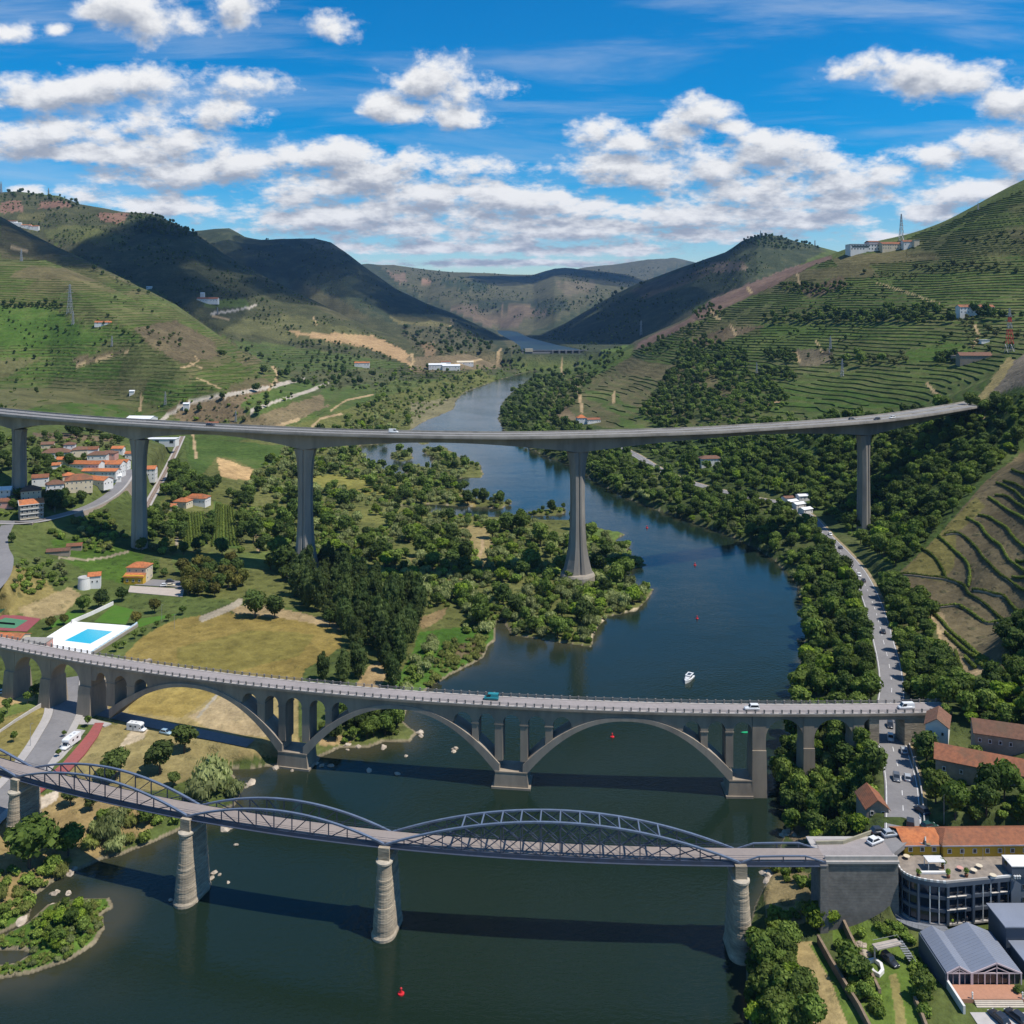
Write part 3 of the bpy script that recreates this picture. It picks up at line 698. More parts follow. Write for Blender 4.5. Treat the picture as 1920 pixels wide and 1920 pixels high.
# paths: points, width in picture units, colour
PALE, DUST = (0.40, 0.35, 0.28), (0.36, 0.26, 0.14)
TRACKS = [([(300, 792), (318, 775), (348, 758), (420, 742), (500, 727), (545, 716), (568, 710)], 7, PALE),
   ([(470, 770), (520, 752), (580, 733), (615, 718)], 6, PALE),
   ([(505, 730), (518, 712), (520, 700), (512, 688)], 5, DUST),
   ([(262, 770), (266, 748), (264, 742)], 4, DUST),
   ([(340, 690), (362, 684), (372, 676), (366, 668)], 3.5, DUST),
   ([(370, 708), (400, 722), (415, 730)], 3, DUST), ([(130, 690), (160, 680), (240, 660)], 2.5, DUST),
   ([(395, 588), (430, 584), (470, 576), (480, 572)], 4, PALE), ([(400, 592), (430, 598)], 3, DUST), ([(588, 596), (594, 608)], 2.5, DUST),
   ([(770, 690), (775, 678), (772, 665)], 5, DUST), ([(845, 600), (850, 608), (838, 614)], 3, DUST), ([(800, 690), (880, 680), (930, 665), (940, 654)], 4, DUST),
   ([(585, 800), (600, 785), (640, 776)], 4, DUST), ([(500, 812), (530, 795), (560, 786)], 6, DUST), ([(620, 770), (650, 750), (700, 740)], 3, DUST),
   ([(0, 455), (40, 468), (60, 476)], 3, DUST), ([(355, 680), (380, 690)], 2, DUST),
   ([(1080, 712), (1086, 740), (1092, 772)], 6, DUST), ([(1152, 735), (1150, 755)], 5, DUST), ([(1052, 690), (1056, 702)], 4, DUST),
   ([(1330, 578), (1338, 590), (1350, 600)], 5, DUST), ([(1402, 540), (1408, 548)], 6, DUST), ([(1495, 515), (1500, 535)], 4, DUST),
   ([(1490, 658), (1500, 678)], 5, DUST), ([(1738, 718), (1752, 735), (1768, 748), (1770, 766)], 5, DUST), ([(1828, 610), (1835, 630), (1824, 650)], 5, DUST),
   ([(1640, 530), (1700, 548), (1760, 570)], 2.5, DUST), ([(1830, 775), (1845, 785), (1848, 795)], 5, DUST),
   ([(1440, 760), (1460, 752)], 5, DUST), ([(1370, 610), (1380, 628)], 4, DUST), ([(1530, 640), (1542, 660)], 3, DUST),
   ([(280, 795), (300, 792)], 7, PALE), ([(362, 815), (365, 838), (368, 858)], 5, DUST),
   ([(334, 960), (336, 1000), (330, 1020)], 6, (0.3, 0.25, 0.18)), ([(110, 1045), (160, 1050), (200, 1045), (240, 1034)], 4, (0.34, 0.28, 0.19)),
   ([(1740, 1150), (1760, 1180), (1766, 1215)], 7, DUST), ([(1800, 1275), (1830, 1262), (1868, 1250)], 7, DUST),
   ([(410, 1300), (370, 1345)], 5, (0.33, 0.29, 0.22)), ([(905, 1010), (903, 1030), (895, 1060)], 6, DUST), ([(480, 1005), (484, 1030)], 7, DUST),
   ([(1115, 1212), (1112, 1190), (1120, 1165), (1170, 1150), (1192, 1143)], 6, (0.42, 0.34, 0.22)),
   ([(0, 1836), (70, 1822), (130, 1800), (176, 1771), (196, 1738), (194, 1716)], 5, (0.42, 0.34, 0.22)),
   ([(380, 1160), (430, 1140), (450, 1128)], 12, (0.33, 0.28, 0.2))]

A_COL = np.empty((NR, NC, 3))
B_COL = np.empty((NR, NC, 3))
A_COL[:] = (0.080, 0.104, 0.028)
B_COL[:] = SOIL
PARS = np.zeros((NR, NC, 3))
PARS[..., 1] = 6.0
PARS[..., 2] = 0.6
_wx = (fbm(GX / 22.0, GY / 22.0, 3, 101) * 10 + fbm(GX / 5.0, GY / 5.0, 2, 131) * 3)
_wy = (fbm(GX / 22.0, GY / 22.0, 3, 102) * 6 + fbm(GX / 5.0, GY / 5.0, 2, 132) * 2)
VPX = np.repeat(GPX[None, :], NR, 0) + _wx
VPY = GPY + _wy
for poly, ca, cb, st, sp, sc in COVER:
 q = np.array(poly, float)
 x0, y0 = q.min(0)
 x1, y1 = q.max(0)
 m = (VPX >= x0) & (VPX <= x1) & (VPY >= y0) & (VPY <= y1)
 if not m.any():
  continue
 ii = np.nonzero(m)
 k = inside(q, VPX[ii], VPY[ii])
 ii = (ii[0][k], ii[1][k])
 A_COL[ii] = ca
 B_COL[ii] = cb
 PARS[ii] = (st, sp, sc)
VPX0 = np.repeat(GPX[None, :], NR, 0) + _wx * 0.12
VPY0 = GPY + _wy * 0.12
for pts, wd, cc in TRACKS:
 q = np.array(pts, float)
 x0, y0 = q.min(0) - wd
 x1, y1 = q.max(0) + wd
 m = (VPX0 >= x0) & (VPX0 <= x1) & (VPY0 >= y0) & (VPY0 <= y1)
 if not m.any():
  continue
 ii = np.nonzero(m)
 d, _ = line_d([tuple(p) for p in pts], VPX0[ii], VPY0[ii])
 k = d < wd * 0.5
 ii = (ii[0][k], ii[1][k])
 A_COL[ii] = cc
 B_COL[ii] = cc
 PARS[ii] = (0.0, 6.0, 0.12)
# parcels: plots between contour and fall line, each in its own green or brown
_pz = (GZ + 16 * fbm(GX / 150.0, GY / 150.0, 3, 61)) / 24.0
_px = (GX + 70 * fbm(GX / 130.0, GY / 130.0, 3, 62)) / 130.0 + 0.37 * np.floor(_pz)
_pid = _hash(np.floor(_px), np.floor(_pz), 5)
_pal = np.array([(.054, .098, .017), (.066, .115, .020), (.085, .112, .030), (.105, .100, .042), (.070, .092, .026), (.125, .098, .054)])
_m = (PARS[..., 0] >= 0.44) & (GY > 820) & (GY < np.where(GX > 0, 2300, 1900))
A_COL[_m] = A_COL[_m] * 0.42 + 0.58 * _pal[(_pid[_m] * 5.99).astype(int)]
# wet shore and river bed
bed = GZ < 0.45
A_COL[bed & (GZ > -0.01)] = (0.21, 0.175, 0.11)
A_COL[GZ <= -0.01] = (0.05, 0.045, 0.03)
PARS[bed] = (0, 6, 0.3)

# ------------------------------------------------------------------ materials for the land
def new_mat(name):
 m = bpy.data.materials.new(name)
 m.use_nodes = True
 t = m.node_tree
 t.nodes.clear()
 N = NT(t)
 out = N.n('ShaderNodeOutputMaterial')
 bs = N.n('ShaderNodeBsdfPrincipled')
 t.links.new(bs.outputs[0], out.inputs['Surface'])
 return m, N, bs, out

def attr(N, name):
 a = N.n('ShaderNodeAttribute')
 a.attribute_name = name
 return a.outputs['Color'], a.outputs['Vector'], a.outputs['Fac']

def bump(N, bs, h, strength=0.5, dist=0.3):
 b = N.n('ShaderNodeBump')
 b.inputs['Strength'].default_value = strength
 b.inputs['Distance'].default_value = dist
 N.put(b.inputs['Height'], h)
 N.t.links.new(b.outputs[0], bs.inputs['Normal'])

def land_material():
 m, N, bs, out = new_mat('land_cover')
 ca = attr(N, 'ground_a')[0]
 cb = attr(N, 'ground_b')[0]
 pv = attr(N, 'rows')[1]
 st, sp, sc = N.sep(pv)
 geo = N.n('ShaderNodeNewGeometry')
 pos = geo.outputs['Position']
 px_, py_, pz_ = N.sep(pos)
 wob = N.noise(pos, 0.02, 3.0, 0.5)
 ph = N.m('DIVIDE', N.m('ADD', pz_, N.m('MULTIPLY', wob, 9.0)), N.m('MAXIMUM', sp, 0.5))
 wv = N.m('SINE', N.m('MULTIPLY', ph, 6.2832))
 brk = N.noise(pos, 0.05, 2.0, 0.6)
 wv = N.m('ADD', wv, N.m('MULTIPLY', N.m('SUBTRACT', brk, 0.5), 1.6))
 row = N.m('MULTIPLY', N.ramp(wv, -0.35, 0.55), N.m('MULTIPLY', st, 0.6))
 base = N.mix(row, ca, cb)
 # broad patches, tufts, fine grain
 n1 = N.noise(pos, 0.018, 5.0, 0.6)
 n2 = N.noise(pos, 0.16, 5.0, 0.65)
 n3 = N.noise(pos, 0.9, 3.0, 0.6)
 k1 = N.ramp(n1, 0.30, 0.72, 0.72, 1.28, False)
 k2 = N.ramp(n2, 0.30, 0.70, 0.70, 1.30, False)
 k3 = N.ramp(n3, 0.25, 0.75, 0.82, 1.18, False)
 kk = N.m('MULTIPLY', N.m('MULTIPLY', k1, k2), k3)
 base = N.mix(1.0, base, N.xyz(kk, kk, kk), 'MULTIPLY')
 base = N.mix(N.m('MULTIPLY', N.ramp(n1, 0.5, 0.7), 0.22), base, (0.17, 0.135, 0.06))
 # bushes and tufts as small dark green patches of cover
 sv = N.n('ShaderNodeTexVoronoi')
 sv.inputs['Scale'].default_value = 0.16
 N.put(sv.inputs['Vector'], pos)
 spot = N.ramp(sv.outputs['Distance'], 0.18, 0.42, 1.0, 0.0)
 spot = N.m('MULTIPLY', N.m('MULTIPLY', spot, sc), N.ramp(n2, 0.42, 0.58))
 base = N.mix(N.m('MULTIPLY', spot, 0.85), base, (0.036, 0.052, 0.020))
 N.t.links.new(base, bs.inputs['Base Color'])
 bs.inputs['Roughness'].default_value = 0.95
 bs.inputs['Specular IOR Level'].default_value = 0.08
 h = N.m('ADD', N.m('MULTIPLY', n2, 1.2), N.m('ADD', N.m('MULTIPLY', spot, 1.6), N.m('MULTIPLY', N.m('MULTIPLY', wv, st), -0.35)))
 bump(N, bs, h, 0.7, 1.2)
 return m

LAND = land_material()

def grid_mesh(name, r0, r1, drop=None):
 idx = np.arange(NR * NC).reshape(NR, NC)[r0:r1]
 q = np.stack([idx[:-1, :-1], idx[:-1, 1:], idx[1:, 1:], idx[1:, :-1]], -1).reshape(-1, 4)
 if drop is not None:
  q = q[~drop.ravel()[q].all(1)]
 used, inv = np.unique(q, return_inverse=True)
 q = inv.reshape(-1, 4)
 me = bpy.data.meshes.new(name)
 co = np.stack([GX.ravel()[used], GY.ravel()[used], GZ.ravel()[used]], -1)
 me.vertices.add(len(co))
 me.vertices.foreach_set('co', co.astype(np.float32).ravel())
 me.loops.add(q.size)
 me.loops.foreach_set('vertex_index', q.astype(np.int32).ravel())
 me.polygons.add(len(q))
 me.polygons.foreach_set('loop_start', np.arange(0, q.size, 4, dtype=np.int32))
 me.polygons.foreach_set('loop_total', np.full(len(q), 4, dtype=np.int32))
 me.polygons.foreach_set('use_smooth', np.ones(len(q), bool))
 me.update(calc_edges=True)
 for nm, arr in (('ground_a', A_COL), ('ground_b', B_COL)):
  a = me.attributes.new(nm, 'FLOAT_COLOR', 'POINT')
  v = np.ones((len(used), 4), np.float32)
  v[:, :3] = arr.reshape(-1, 3)[used]
  a.data.foreach_set('color', v.ravel())
 a = me.attributes.new('rows', 'FLOAT_VECTOR', 'POINT')
 a.data.foreach_set('vector', PARS.reshape(-1, 3)[used].astype(np.float32).ravel())
 me.materials.append(LAND)
 o = bpy.data.objects.new(name, me)
 COL.objects.link(o)
 o['kind'] = 'structure'
 return o

R_SPLIT = int(np.searchsorted(_Y, 900))
grid_mesh('ground', 0, R_SPLIT + 1, GZ < -3.3)
grid_mesh('hills', R_SPLIT, NR, GZ < -3.3)

# ------------------------------------------------------------------ water
def water_material(name='river_water', rough=0.07):
 m, N, bs, out = new_mat(name)
 geo = N.n('ShaderNodeNewGeometry')
 pos = geo.outputs['Position']
 sh = attr(N, 'shallow')[2]
 n1 = N.noise(pos, 0.03, 4.0, 0.55)
 s2 = N.m('MULTIPLY', sh, N.ramp(n1, 0.25, 0.7, 0.4, 1.2))
 c = N.mix(N.ramp(s2, 0.0, 0.9), (0.0095, 0.0195, 0.0125), (0.044, 0.043, 0.024))
 N.t.links.new(c, bs.inputs['Base Color'])
 bs.inputs['Roughness'].default_value = rough
 bs.inputs['IOR'].default_value = 1.33
 bs.inputs['Specular IOR Level'].default_value = 0.5
 w1 = N.noise(N.v('MULTIPLY', pos, (1.0, 1.6, 1.0)), 0.55, 3.0, 0.55)
 w2 = N.noise(pos, 0.07, 3.0, 0.5)
 calm = N.ramp(N.noise(pos, 0.011, 3.0, 0.55), 0.38, 0.62, 0.55, 1.0)
 h = N.m('MULTIPLY', N.m('ADD', N.m('MULTIPLY', w1, 0.6), w2), calm)
 bump(N, bs, h, 0.34, 0.5)
 return m

WATER = water_material()

def water_sheet(name, ys, xs_fn, z, shallow_fn, mat=None):
 rows = []
 for y in ys:
  rows.append(xs_fn(y))
 n = len(rows[0])
 X = np.array(rows)
 Y = np.repeat(np.array(ys)[:, None], n, 1)
 S = shallow_fn(X, Y)
 me = bpy.data.meshes.new(name)
 vs = [(X[i, j], Y[i, j], z) for i in range(len(ys)) for j in range(n)]
 fs = [(i * n + j, i * n + j + 1, (i + 1) * n + j + 1, (i + 1) * n + j) for i in range(len(ys) - 1) for j in range(n - 1)]
 me.from_pydata(vs, [], fs)
 a = me.attributes.new('shallow', 'FLOAT', 'POINT')
 a.data.foreach_set('value', S.ravel().astype(np.float32))
 me.materials.append(mat or WATER)
 o = bpy.data.objects.new(name, me)
 COL.objects.link(o)
 o['kind'] = 'structure'
 return o

def _shallow(X, Y):
 sd = poly_sd(RIVER, X, Y)
 for q in ISLETS:
  sd = np.maximum(sd, -poly_sd(q, X, Y))
 s = np.clip(1 + sd / np.where(X > 45, 5.0, 14.0), 0, 1) ** 1.3
 cove = poly_sd(np.array([P(x, y)[:2] for x, y in [(40, 1640), (300, 1560), (480, 1420), (900, 1190), (1100, 1200), (1030, 1260), (800, 1330), (620, 1440), (420, 1560), (240, 1700), (200, 1850), (-100, 1900), (-100, 1650)]]), X, Y)
 return np.maximum(s, 0.42 * np.clip(0.5 - cove / 40.0, 0, 1))

ys = list(np.geomspace(60, 2640, 150))
water_sheet('river', ys, lambda y: np.linspace(-0.62, 0.36, 150) * y, 0.0, _shallow)
water_sheet('reservoir', list(np.linspace(2655, 5600, 20)), lambda y: np.linspace(-0.045, 0.10, 12) * y, RES_Z, lambda X, Y: X * 0, water_material('wind_ruffled_water', 0.42))
# ================================================================== rows of vines along the contours of the hills
def hill_rows():
 zw = GZ + 7.0 * fbm(GX / 90.0, GY / 90.0, 3, 55)
 keep = (PARS[..., 0] >= 0.44) & (GY < 2150) & (GY > 820) & (GPY <= _GMIN + 1.5)
 gap = fbm(GX / 38.0, GY / 38.0, 3, 56)
 hgt = 1.5 + 1.5 * fbm(GX / 9.0, GY / 9.0, 2, 57)
 keep &= (gap > -0.17) & (_pid < 0.9)
 j0, j1 = int(np.searchsorted(_u, -0.60)), int(np.searchsorted(_u, 0.60))
 r0, r1 = int(np.searchsorted(_Y, 820)), int(np.searchsorted(_Y, 2150))
 V, F = [], []
 prev = {}
 for j in range(j0, j1):
  cur = {}
  z = zw[r0:r1, j]
  lv = np.floor(z / 3.9)
  for r in np.nonzero((np.diff(lv) > 0) & keep[r0:r1 - 1, j])[0]:
   k = float(lv[r + 1])
   t = (k * 3.9 - z[r]) / max(1e-6, z[r + 1] - z[r])
   y = _Y[r0 + r] + (_Y[r0 + r + 1] - _Y[r0 + r]) * t
   x = _u[j] * y
   g = GZ[r0 + r, j] + (GZ[r0 + r + 1, j] - GZ[r0 + r, j]) * t
   h = float(hgt[r0 + r, j]) * (0.8 if x > 0 else 0.55)
   b = len(V)
   V += [(x, y, g - .5), (x, y + .15, g + h), (x, y + 1.5, g + h + .1), (x, y + 1.7, g - .2)]
   cur.setdefault(k, []).append((y, b))
  for k, lst in cur.items():
   for y, b in lst:
    for yp, bp in prev.get(k, ()):
     if abs(y - yp) < 22:
      F += [(bp, b, b + 1, bp + 1), (bp + 1, b + 1, b + 2, bp + 2), (bp + 2, b + 2, b + 3, bp + 3)]
      break
  prev = cur
 me = bpy.data.meshes.new('hill_vine_rows')
 me.from_pydata(V, [], F)
 m, N, bs, out = new_mat('hill_vines')
 pos = N.n('ShaderNodeNewGeometry').outputs['Position']
 c = N.mix(N.ramp(N.noise(pos, 0.02, 3.0), .35, .65), (0.055, 0.082, 0.020), (0.080, 0.122, 0.024))
 c = N.mix(N.m('MULTIPLY', N.ramp(N.noise(pos, 0.25, 3.0), .4, .7), .5), c, (0.033, 0.046, 0.018))
 N.t.links.new(c, bs.inputs['Base Color'])
 bs.inputs['Roughness'].default_value = .9
 bs.inputs['Specular IOR Level'].default_value = .1
 me.materials.append(m)
 o = bpy.data.objects.new('hill_vine_rows', me)
 COL.objects.link(o)
 o['kind'] = 'stuff'
 print('vine row faces', len(F))

hill_rows()
# ================================================================== helpers for objects
MATS = {}

def std(name, col, rough=0.8, ns=0.6, amt=0.18, stain=None, stain_amt=0.0, stain_scale=0.08, metal=0.0, bmp=0.0, spec=0.3, streak=False, obj_var=0.0, detail=4.0, band=False):
 """plain surface with procedural grain, blotches of wear and fine relief"""
 if name in MATS:
  return MATS[name]
 m, N, bs, out = new_mat(name)
 pos = N.n('ShaderNodeNewGeometry').outputs['Position']
 v = N.v('MULTIPLY', pos, (1, 1, 0.22)) if streak else N.v('MULTIPLY', pos, (.35, .35, 1.7)) if band else pos
 n1 = N.noise(v, ns, detail, 0.6)
 k = N.ramp(n1, 0.28, 0.72, 1 - amt, 1 + amt, False)
 c = N.mix(1.0, col, N.xyz(k, k, k), 'MULTIPLY')
 if stain is not None:
  n2 = N.noise(v, stain_scale, 5.0, 0.65)
  c = N.mix(N.m('MULTIPLY', N.ramp(n2, 0.42, 0.66), stain_amt), c, stain)
 if obj_var:
  oi = N.n('ShaderNodeObjectInfo')
  kk = N.ramp(oi.outputs['Random'], 0, 1, 1 - obj_var, 1 + obj_var, False)
  c = N.mix(1.0, c, N.xyz(kk, kk, kk), 'MULTIPLY')
 N.t.links.new(c, bs.inputs['Base Color'])
 bs.inputs['Roughness'].default_value = rough
 bs.inputs['Metallic'].default_value = metal
 bs.inputs['Specular IOR Level'].default_value = spec
 if bmp:
  bump(N, bs, n1, bmp, 0.2)
 MATS[name] = m
 return m

class MB:
 """collects simple shapes and links them as one mesh object"""
 def __init__(self):
  self.v, self.f = [], []

 def add(self, vs, fs):
  b = len(self.v)
  self.v += [tuple(p) for p in vs]
  self.f += [tuple(b + i for i in f) for f in fs]
  return self

 def hexa(self, p):
  """eight corners: bottom ring of four, top ring of four (counter-clockwise from above)"""
  return self.add(p, [(3, 2, 1, 0), (4, 5, 6, 7), (0, 1, 5, 4), (1, 2, 6, 5), (2, 3, 7, 6), (3, 0, 4, 7)])

 def box(self, c, s, rz=0.0):
  hx, hy, hz = s[0] / 2, s[1] / 2, s[2] / 2
  cr, sr_ = cos(rz), sin(rz)
  pts = []
  for z in (-hz, hz):
   for x, y in ((-hx, -hy), (hx, -hy), (hx, hy), (-hx, hy)):
    pts.append((c[0] + x * cr - y * sr_, c[1] + x * sr_ + y * cr, c[2] + z))
  return self.hexa(pts)

 def base(self, x, y, z, sx, sy, sz, rz=0.0):
  return self.box((x, y, z + sz / 2), (sx, sy, sz), rz)

 def bar(self, a, b, w, h=None, up=(0, 0, 1)):
  a, b, up = Vector(a), Vector(b), Vector(up)
  h = w if h is None else h
  d = (b - a)
  if d.length < 1e-6:
   return self
  d.normalize()
  if abs(d.dot(up)) > 0.99:
   up = Vector((0, 1, 0))
  s = d.cross(up).normalized() * (w / 2)
  u = s.cross(d).normalized() * (h / 2)
  return self.hexa([a - s - u, a + s - u, a + s + u, a - s + u, b - s - u, b + s - u, b + s + u, b - s + u])

 def path(self, pts, w, h, up=(0, 0, 1)):
  """continuous rectangular bar through points"""
  pts = [Vector(p) for p in pts]
  up = Vector(up)
  rings = []
  for i, p in enumerate(pts):
   d = (pts[min(i + 1, len(pts) - 1)] - pts[max(i - 1, 0)]).normalized()
   s = d.cross(up)
   s = (s.normalized() if s.length > 1e-5 else Vector((1, 0, 0))) * (w / 2)
   u = s.cross(d).normalized() * (h / 2)
   rings.append([p - s - u, p + s - u, p + s + u, p - s + u])
  return self.loft(rings, True, True)

 def loft(self, rings, cap0=True, cap1=True, closed=True):
  n = len(rings[0])
  b = len(self.v)
  for r in rings:
   self.v += [tuple(p) for p in r]
  for i in range(len(rings) - 1):
   for j in range(n if closed else n - 1):
    k = (j + 1) % n
    self.f.append((b + i * n + j, b + i * n + k, b + (i + 1) * n + k, b + (i + 1) * n + j))
  if cap0:
   self.f.append(tuple(b + j for j in reversed(range(n))))
  if cap1:
   self.f.append(tuple(b + (len(rings) - 1) * n + j for j in range(n)))
  return self

 def prism(self, poly, z0, z1):
  return self.loft([[(x, y, z0) for x, y in poly], [(x, y, z1) for x, y in poly]])

 def tube(self, pts, r, n=8, r1=None, caps=True):
  pts = [Vector(p) for p in pts]
  rings = []
  m = len(pts)
  for i, p in enumerate(pts):
   d = (pts[min(i + 1, m - 1)] - pts[max(i - 1, 0)]).normalized()
   a = Vector((0, 0, 1)) if abs(d.z) < 0.9 else Vector((1, 0, 0))
   s = d.cross(a).normalized()
   u = s.cross(d).normalized()
   rr = r if r1 is None else r + (r1 - r) * i / max(1, m - 1)
   if callable(r):
    rr = r(i / max(1, m - 1))
   rings.append([p + (s * cos(2 * pi * k / n) + u * sin(2 * pi * k / n)) * rr for k in range(n)])
  return self.loft(rings, caps, caps)

 def lathe(self, prof, c=(0, 0, 0), n=16):
  rings = [[(c[0] + r * cos(2 * pi * k / n), c[1] + r * sin(2 * pi * k / n), c[2] + z) for k in range(n)] for r, z in prof]
  return self.loft(rings)

 def gable(self, x, y, z, sx, sy, h, ov=0.4, rz=0.0, th=0.18, hip=0.0):
  """pitched roof with thickness, ridge along local x; hip>0 pulls the ridge ends in"""
  hx, hy = sx / 2 + ov, sy / 2 + ov
  e = -ov * h / (sy / 2)
  cr, sr_ = cos(rz), sin(rz)

  def w(px, py, pz):
   return (x + px * cr - py * sr_, y + px * sr_ + py * cr, z + pz)
  rx = hx - hip
  b = [w(-hx, -hy, e), w(hx, -hy, e), w(hx, hy, e), w(-hx, hy, e), w(-rx, 0, h), w(rx, 0, h)]
  t = [(p[0], p[1], p[2] + th) for p in b]
  vs = b + t
  fs = [(6, 7, 11, 10), (8, 9, 10, 11), (7, 8, 11), (9, 6, 10),
    (1, 0, 4, 5), (3, 2, 5, 4), (2, 1, 5), (0, 3, 4),
    (0, 1, 7, 6), (1, 2, 8, 7), (2, 3, 9, 8), (3, 0, 6, 9)]
  if hip == 0.0:
   fs = [(6, 7, 11, 10), (8, 9, 10, 11), (1, 0, 4, 5), (3, 2, 5, 4), (0, 1, 7, 6), (2, 3, 9, 8),
     (1, 5, 11, 7), (5, 2, 8, 11), (3, 4, 10, 9), (4, 0, 6, 10)]
  return self.add(vs, fs)

 def build(self, name, mat, parent=None, smooth=False, origin=None, bevel=0.0):
  me = bpy.data.meshes.new(name)
  off = Vector((0, 0, 0))
  if parent is not None and origin is None:
   r = parent
   while r is not None:
    off += Vector(r.location)
    r = r.parent
  if origin is not None:
   off = Vector(origin)
  vs = [(p[0] - off.x, p[1] - off.y, p[2] - off.z) for p in self.v]
  me.from_pydata(vs, [], self.f)
  me.update()
  for mm in (mat if isinstance(mat, (list, tuple)) else [mat]):
   me.materials.append(mm)
  if smooth:
   me.polygons.foreach_set('use_smooth', [True] * len(me.polygons))
  o = bpy.data.objects.new(name, me)
  COL.objects.link(o)
  if parent is not None:
   o.parent = parent
  elif origin is not None:
   o.location = origin
  if bevel:
   b = o.modifiers.new('bevel', 'BEVEL')
   b.width = bevel
   b.segments = 1
  return o

def tag(o, label=None, cat=None, group=None, kind=None):
 if label:
  o['label'] = label
 if cat:
  o['category'] = cat
 if group:
  o['group'] = group
 if kind:
  o['kind'] = kind
 return o

def empty(name, loc, label=None, cat=None, group=None, rz=0.0):
 o = bpy.data.objects.new(name, None)
 o.empty_display_size = 0.5
 COL.objects.link(o)
 o.location = loc
 o.rotation_euler = (0, 0, rz)
 return tag(o, label, cat, group)

_KIDS = {}

def copy_tree(o, parent=None):
 c = o.copy()
 COL.objects.link(c)
 if parent is not None:
  c.parent = parent
 for ch in _KIDS.get(o.name) or list(o.children):
  copy_tree(ch, c)
 return c

def curve_pts(pts, n):
 """Catmull-Rom through plan points, n samples per segment"""
 out = []
 p = [Vector(q) for q in pts]
 p = [p[0] * 2 - p[1]] + p + [p[-1] * 2 - p[-2]]
 for i in range(1, len(p) - 2):
  for k in range(n):
   t = k / n
   a, b, c, d = p[i - 1], p[i], p[i + 1], p[i + 2]
   out.append(0.5 * ((2 * b) + (c - a) * t + (2 * a - 5 * b + 4 * c - d) * t * t + (3 * b - a - 3 * c + d) * t ** 3))
 out.append(p[-2].copy())
 return out

# common materials
CONC = std('weathered_concrete', (0.305, 0.250, 0.185), 0.88, 0.35, 0.14, (0.14, 0.12, 0.10), 0.6, 0.10, streak=True, bmp=0.1)
HWCONC = std('viaduct_concrete', (0.285, 0.262, 0.225), 0.8, 0.25, 0.12, (0.13, 0.12, 0.105), 0.6, 0.06, streak=True)
HWROAD = std('motorway_asphalt', (0.23, 0.222, 0.21), 0.9, 0.5, 0.10, (0.12, 0.12, 0.12), 0.3, 0.05)
ASPHALT = std('street_asphalt', (0.21, 0.20, 0.195), 0.92, 0.8, 0.10, (0.135, 0.13, 0.13), 0.45, 0.06)
OLDROAD = std('bridge_roadway', (0.30, 0.265, 0.25), 0.92, 0.8, 0.10, (0.20, 0.18, 0.17), 0.35, 0.08)
PAVE = std('pale_paving', (0.40, 0.37, 0.34), 0.9, 1.2, 0.12, (0.28, 0.26, 0.23), 0.35, 0.15)
WHITE = std('white_render', (0.72, 0.70, 0.66), 0.85, 0.5, 0.06, (0.45, 0.42, 0.37), 0.35, 0.25, streak=True)
CREAM = std('cream_render', (0.62, 0.53, 0.38), 0.85, 0.5, 0.06, (0.42, 0.36, 0.26), 0.3, 0.25, streak=True)
LINE = std('road_paint', (0.72, 0.71, 0.68), 0.8, 1.5, 0.12, (0.3, 0.3, 0.29), 0.4, 0.4)
GLASS = std('dark_window_glass', (0.025, 0.03, 0.035), 0.08, 1, 0.05, spec=0.6)
DARK = std('dark_opening', (0.02, 0.02, 0.022), 0.9, 1, 0.1)
STEEL = std('galvanised_steel', (0.34, 0.35, 0.36), 0.5, 2, 0.1, metal=0.4)
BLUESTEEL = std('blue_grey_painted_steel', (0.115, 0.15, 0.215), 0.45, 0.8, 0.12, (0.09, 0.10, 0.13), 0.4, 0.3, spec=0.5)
SHADESTEEL = std('blue_grey_steel_in_shade', (0.050, 0.066, 0.105), 0.5, 0.8, 0.12, (0.05, 0.05, 0.06), 0.4, 0.3, spec=0.4)  # same steel paint as the top chords, shade put into its colour
GRAN = std('granite_blocks', (0.37, 0.305, 0.22), 0.9, 1.6, 0.34, (0.16, 0.135, 0.10), 0.6, 0.3, bmp=0.6, band=True)
# ================================================================== vegetation
def leaf_mat(name, cols, var=0.34, trans=0.25):
 m, N, bs, out = new_mat(name)
 oi = N.n('ShaderNodeObjectInfo')
 tone = attr(N, 'tone')[2]
 pos = N.n('ShaderNodeNewGeometry').outputs['Position']
 r = oi.outputs['Random']
 c = N.mix(r, cols[0], cols[1])
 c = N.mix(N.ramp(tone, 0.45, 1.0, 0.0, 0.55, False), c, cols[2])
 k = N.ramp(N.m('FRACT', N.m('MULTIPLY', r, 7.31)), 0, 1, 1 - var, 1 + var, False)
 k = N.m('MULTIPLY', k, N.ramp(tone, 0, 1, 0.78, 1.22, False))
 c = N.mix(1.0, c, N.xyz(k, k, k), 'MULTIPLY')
 N.t.links.new(c, bs.inputs['Base Color'])
 bs.inputs['Roughness'].default_value = 0.75
 bs.inputs['Specular IOR Level'].default_value = 0.15
 if trans:
  tr = N.n('ShaderNodeBsdfTranslucent')
  N.put(tr.inputs['Color'], N.mix(1.0, c, (1.3, 1.5, 0.5), 'MULTIPLY'))
  mx = N.n('ShaderNodeMixShader')
  mx.inputs[0].default_value = trans
  N.t.links.new(bs.outputs[0], mx.inputs[1])
  N.t.links.new(tr.outputs[0], mx.inputs[2])
  N.t.links.new(mx.outputs[0], out.inputs['Surface'])
 return m

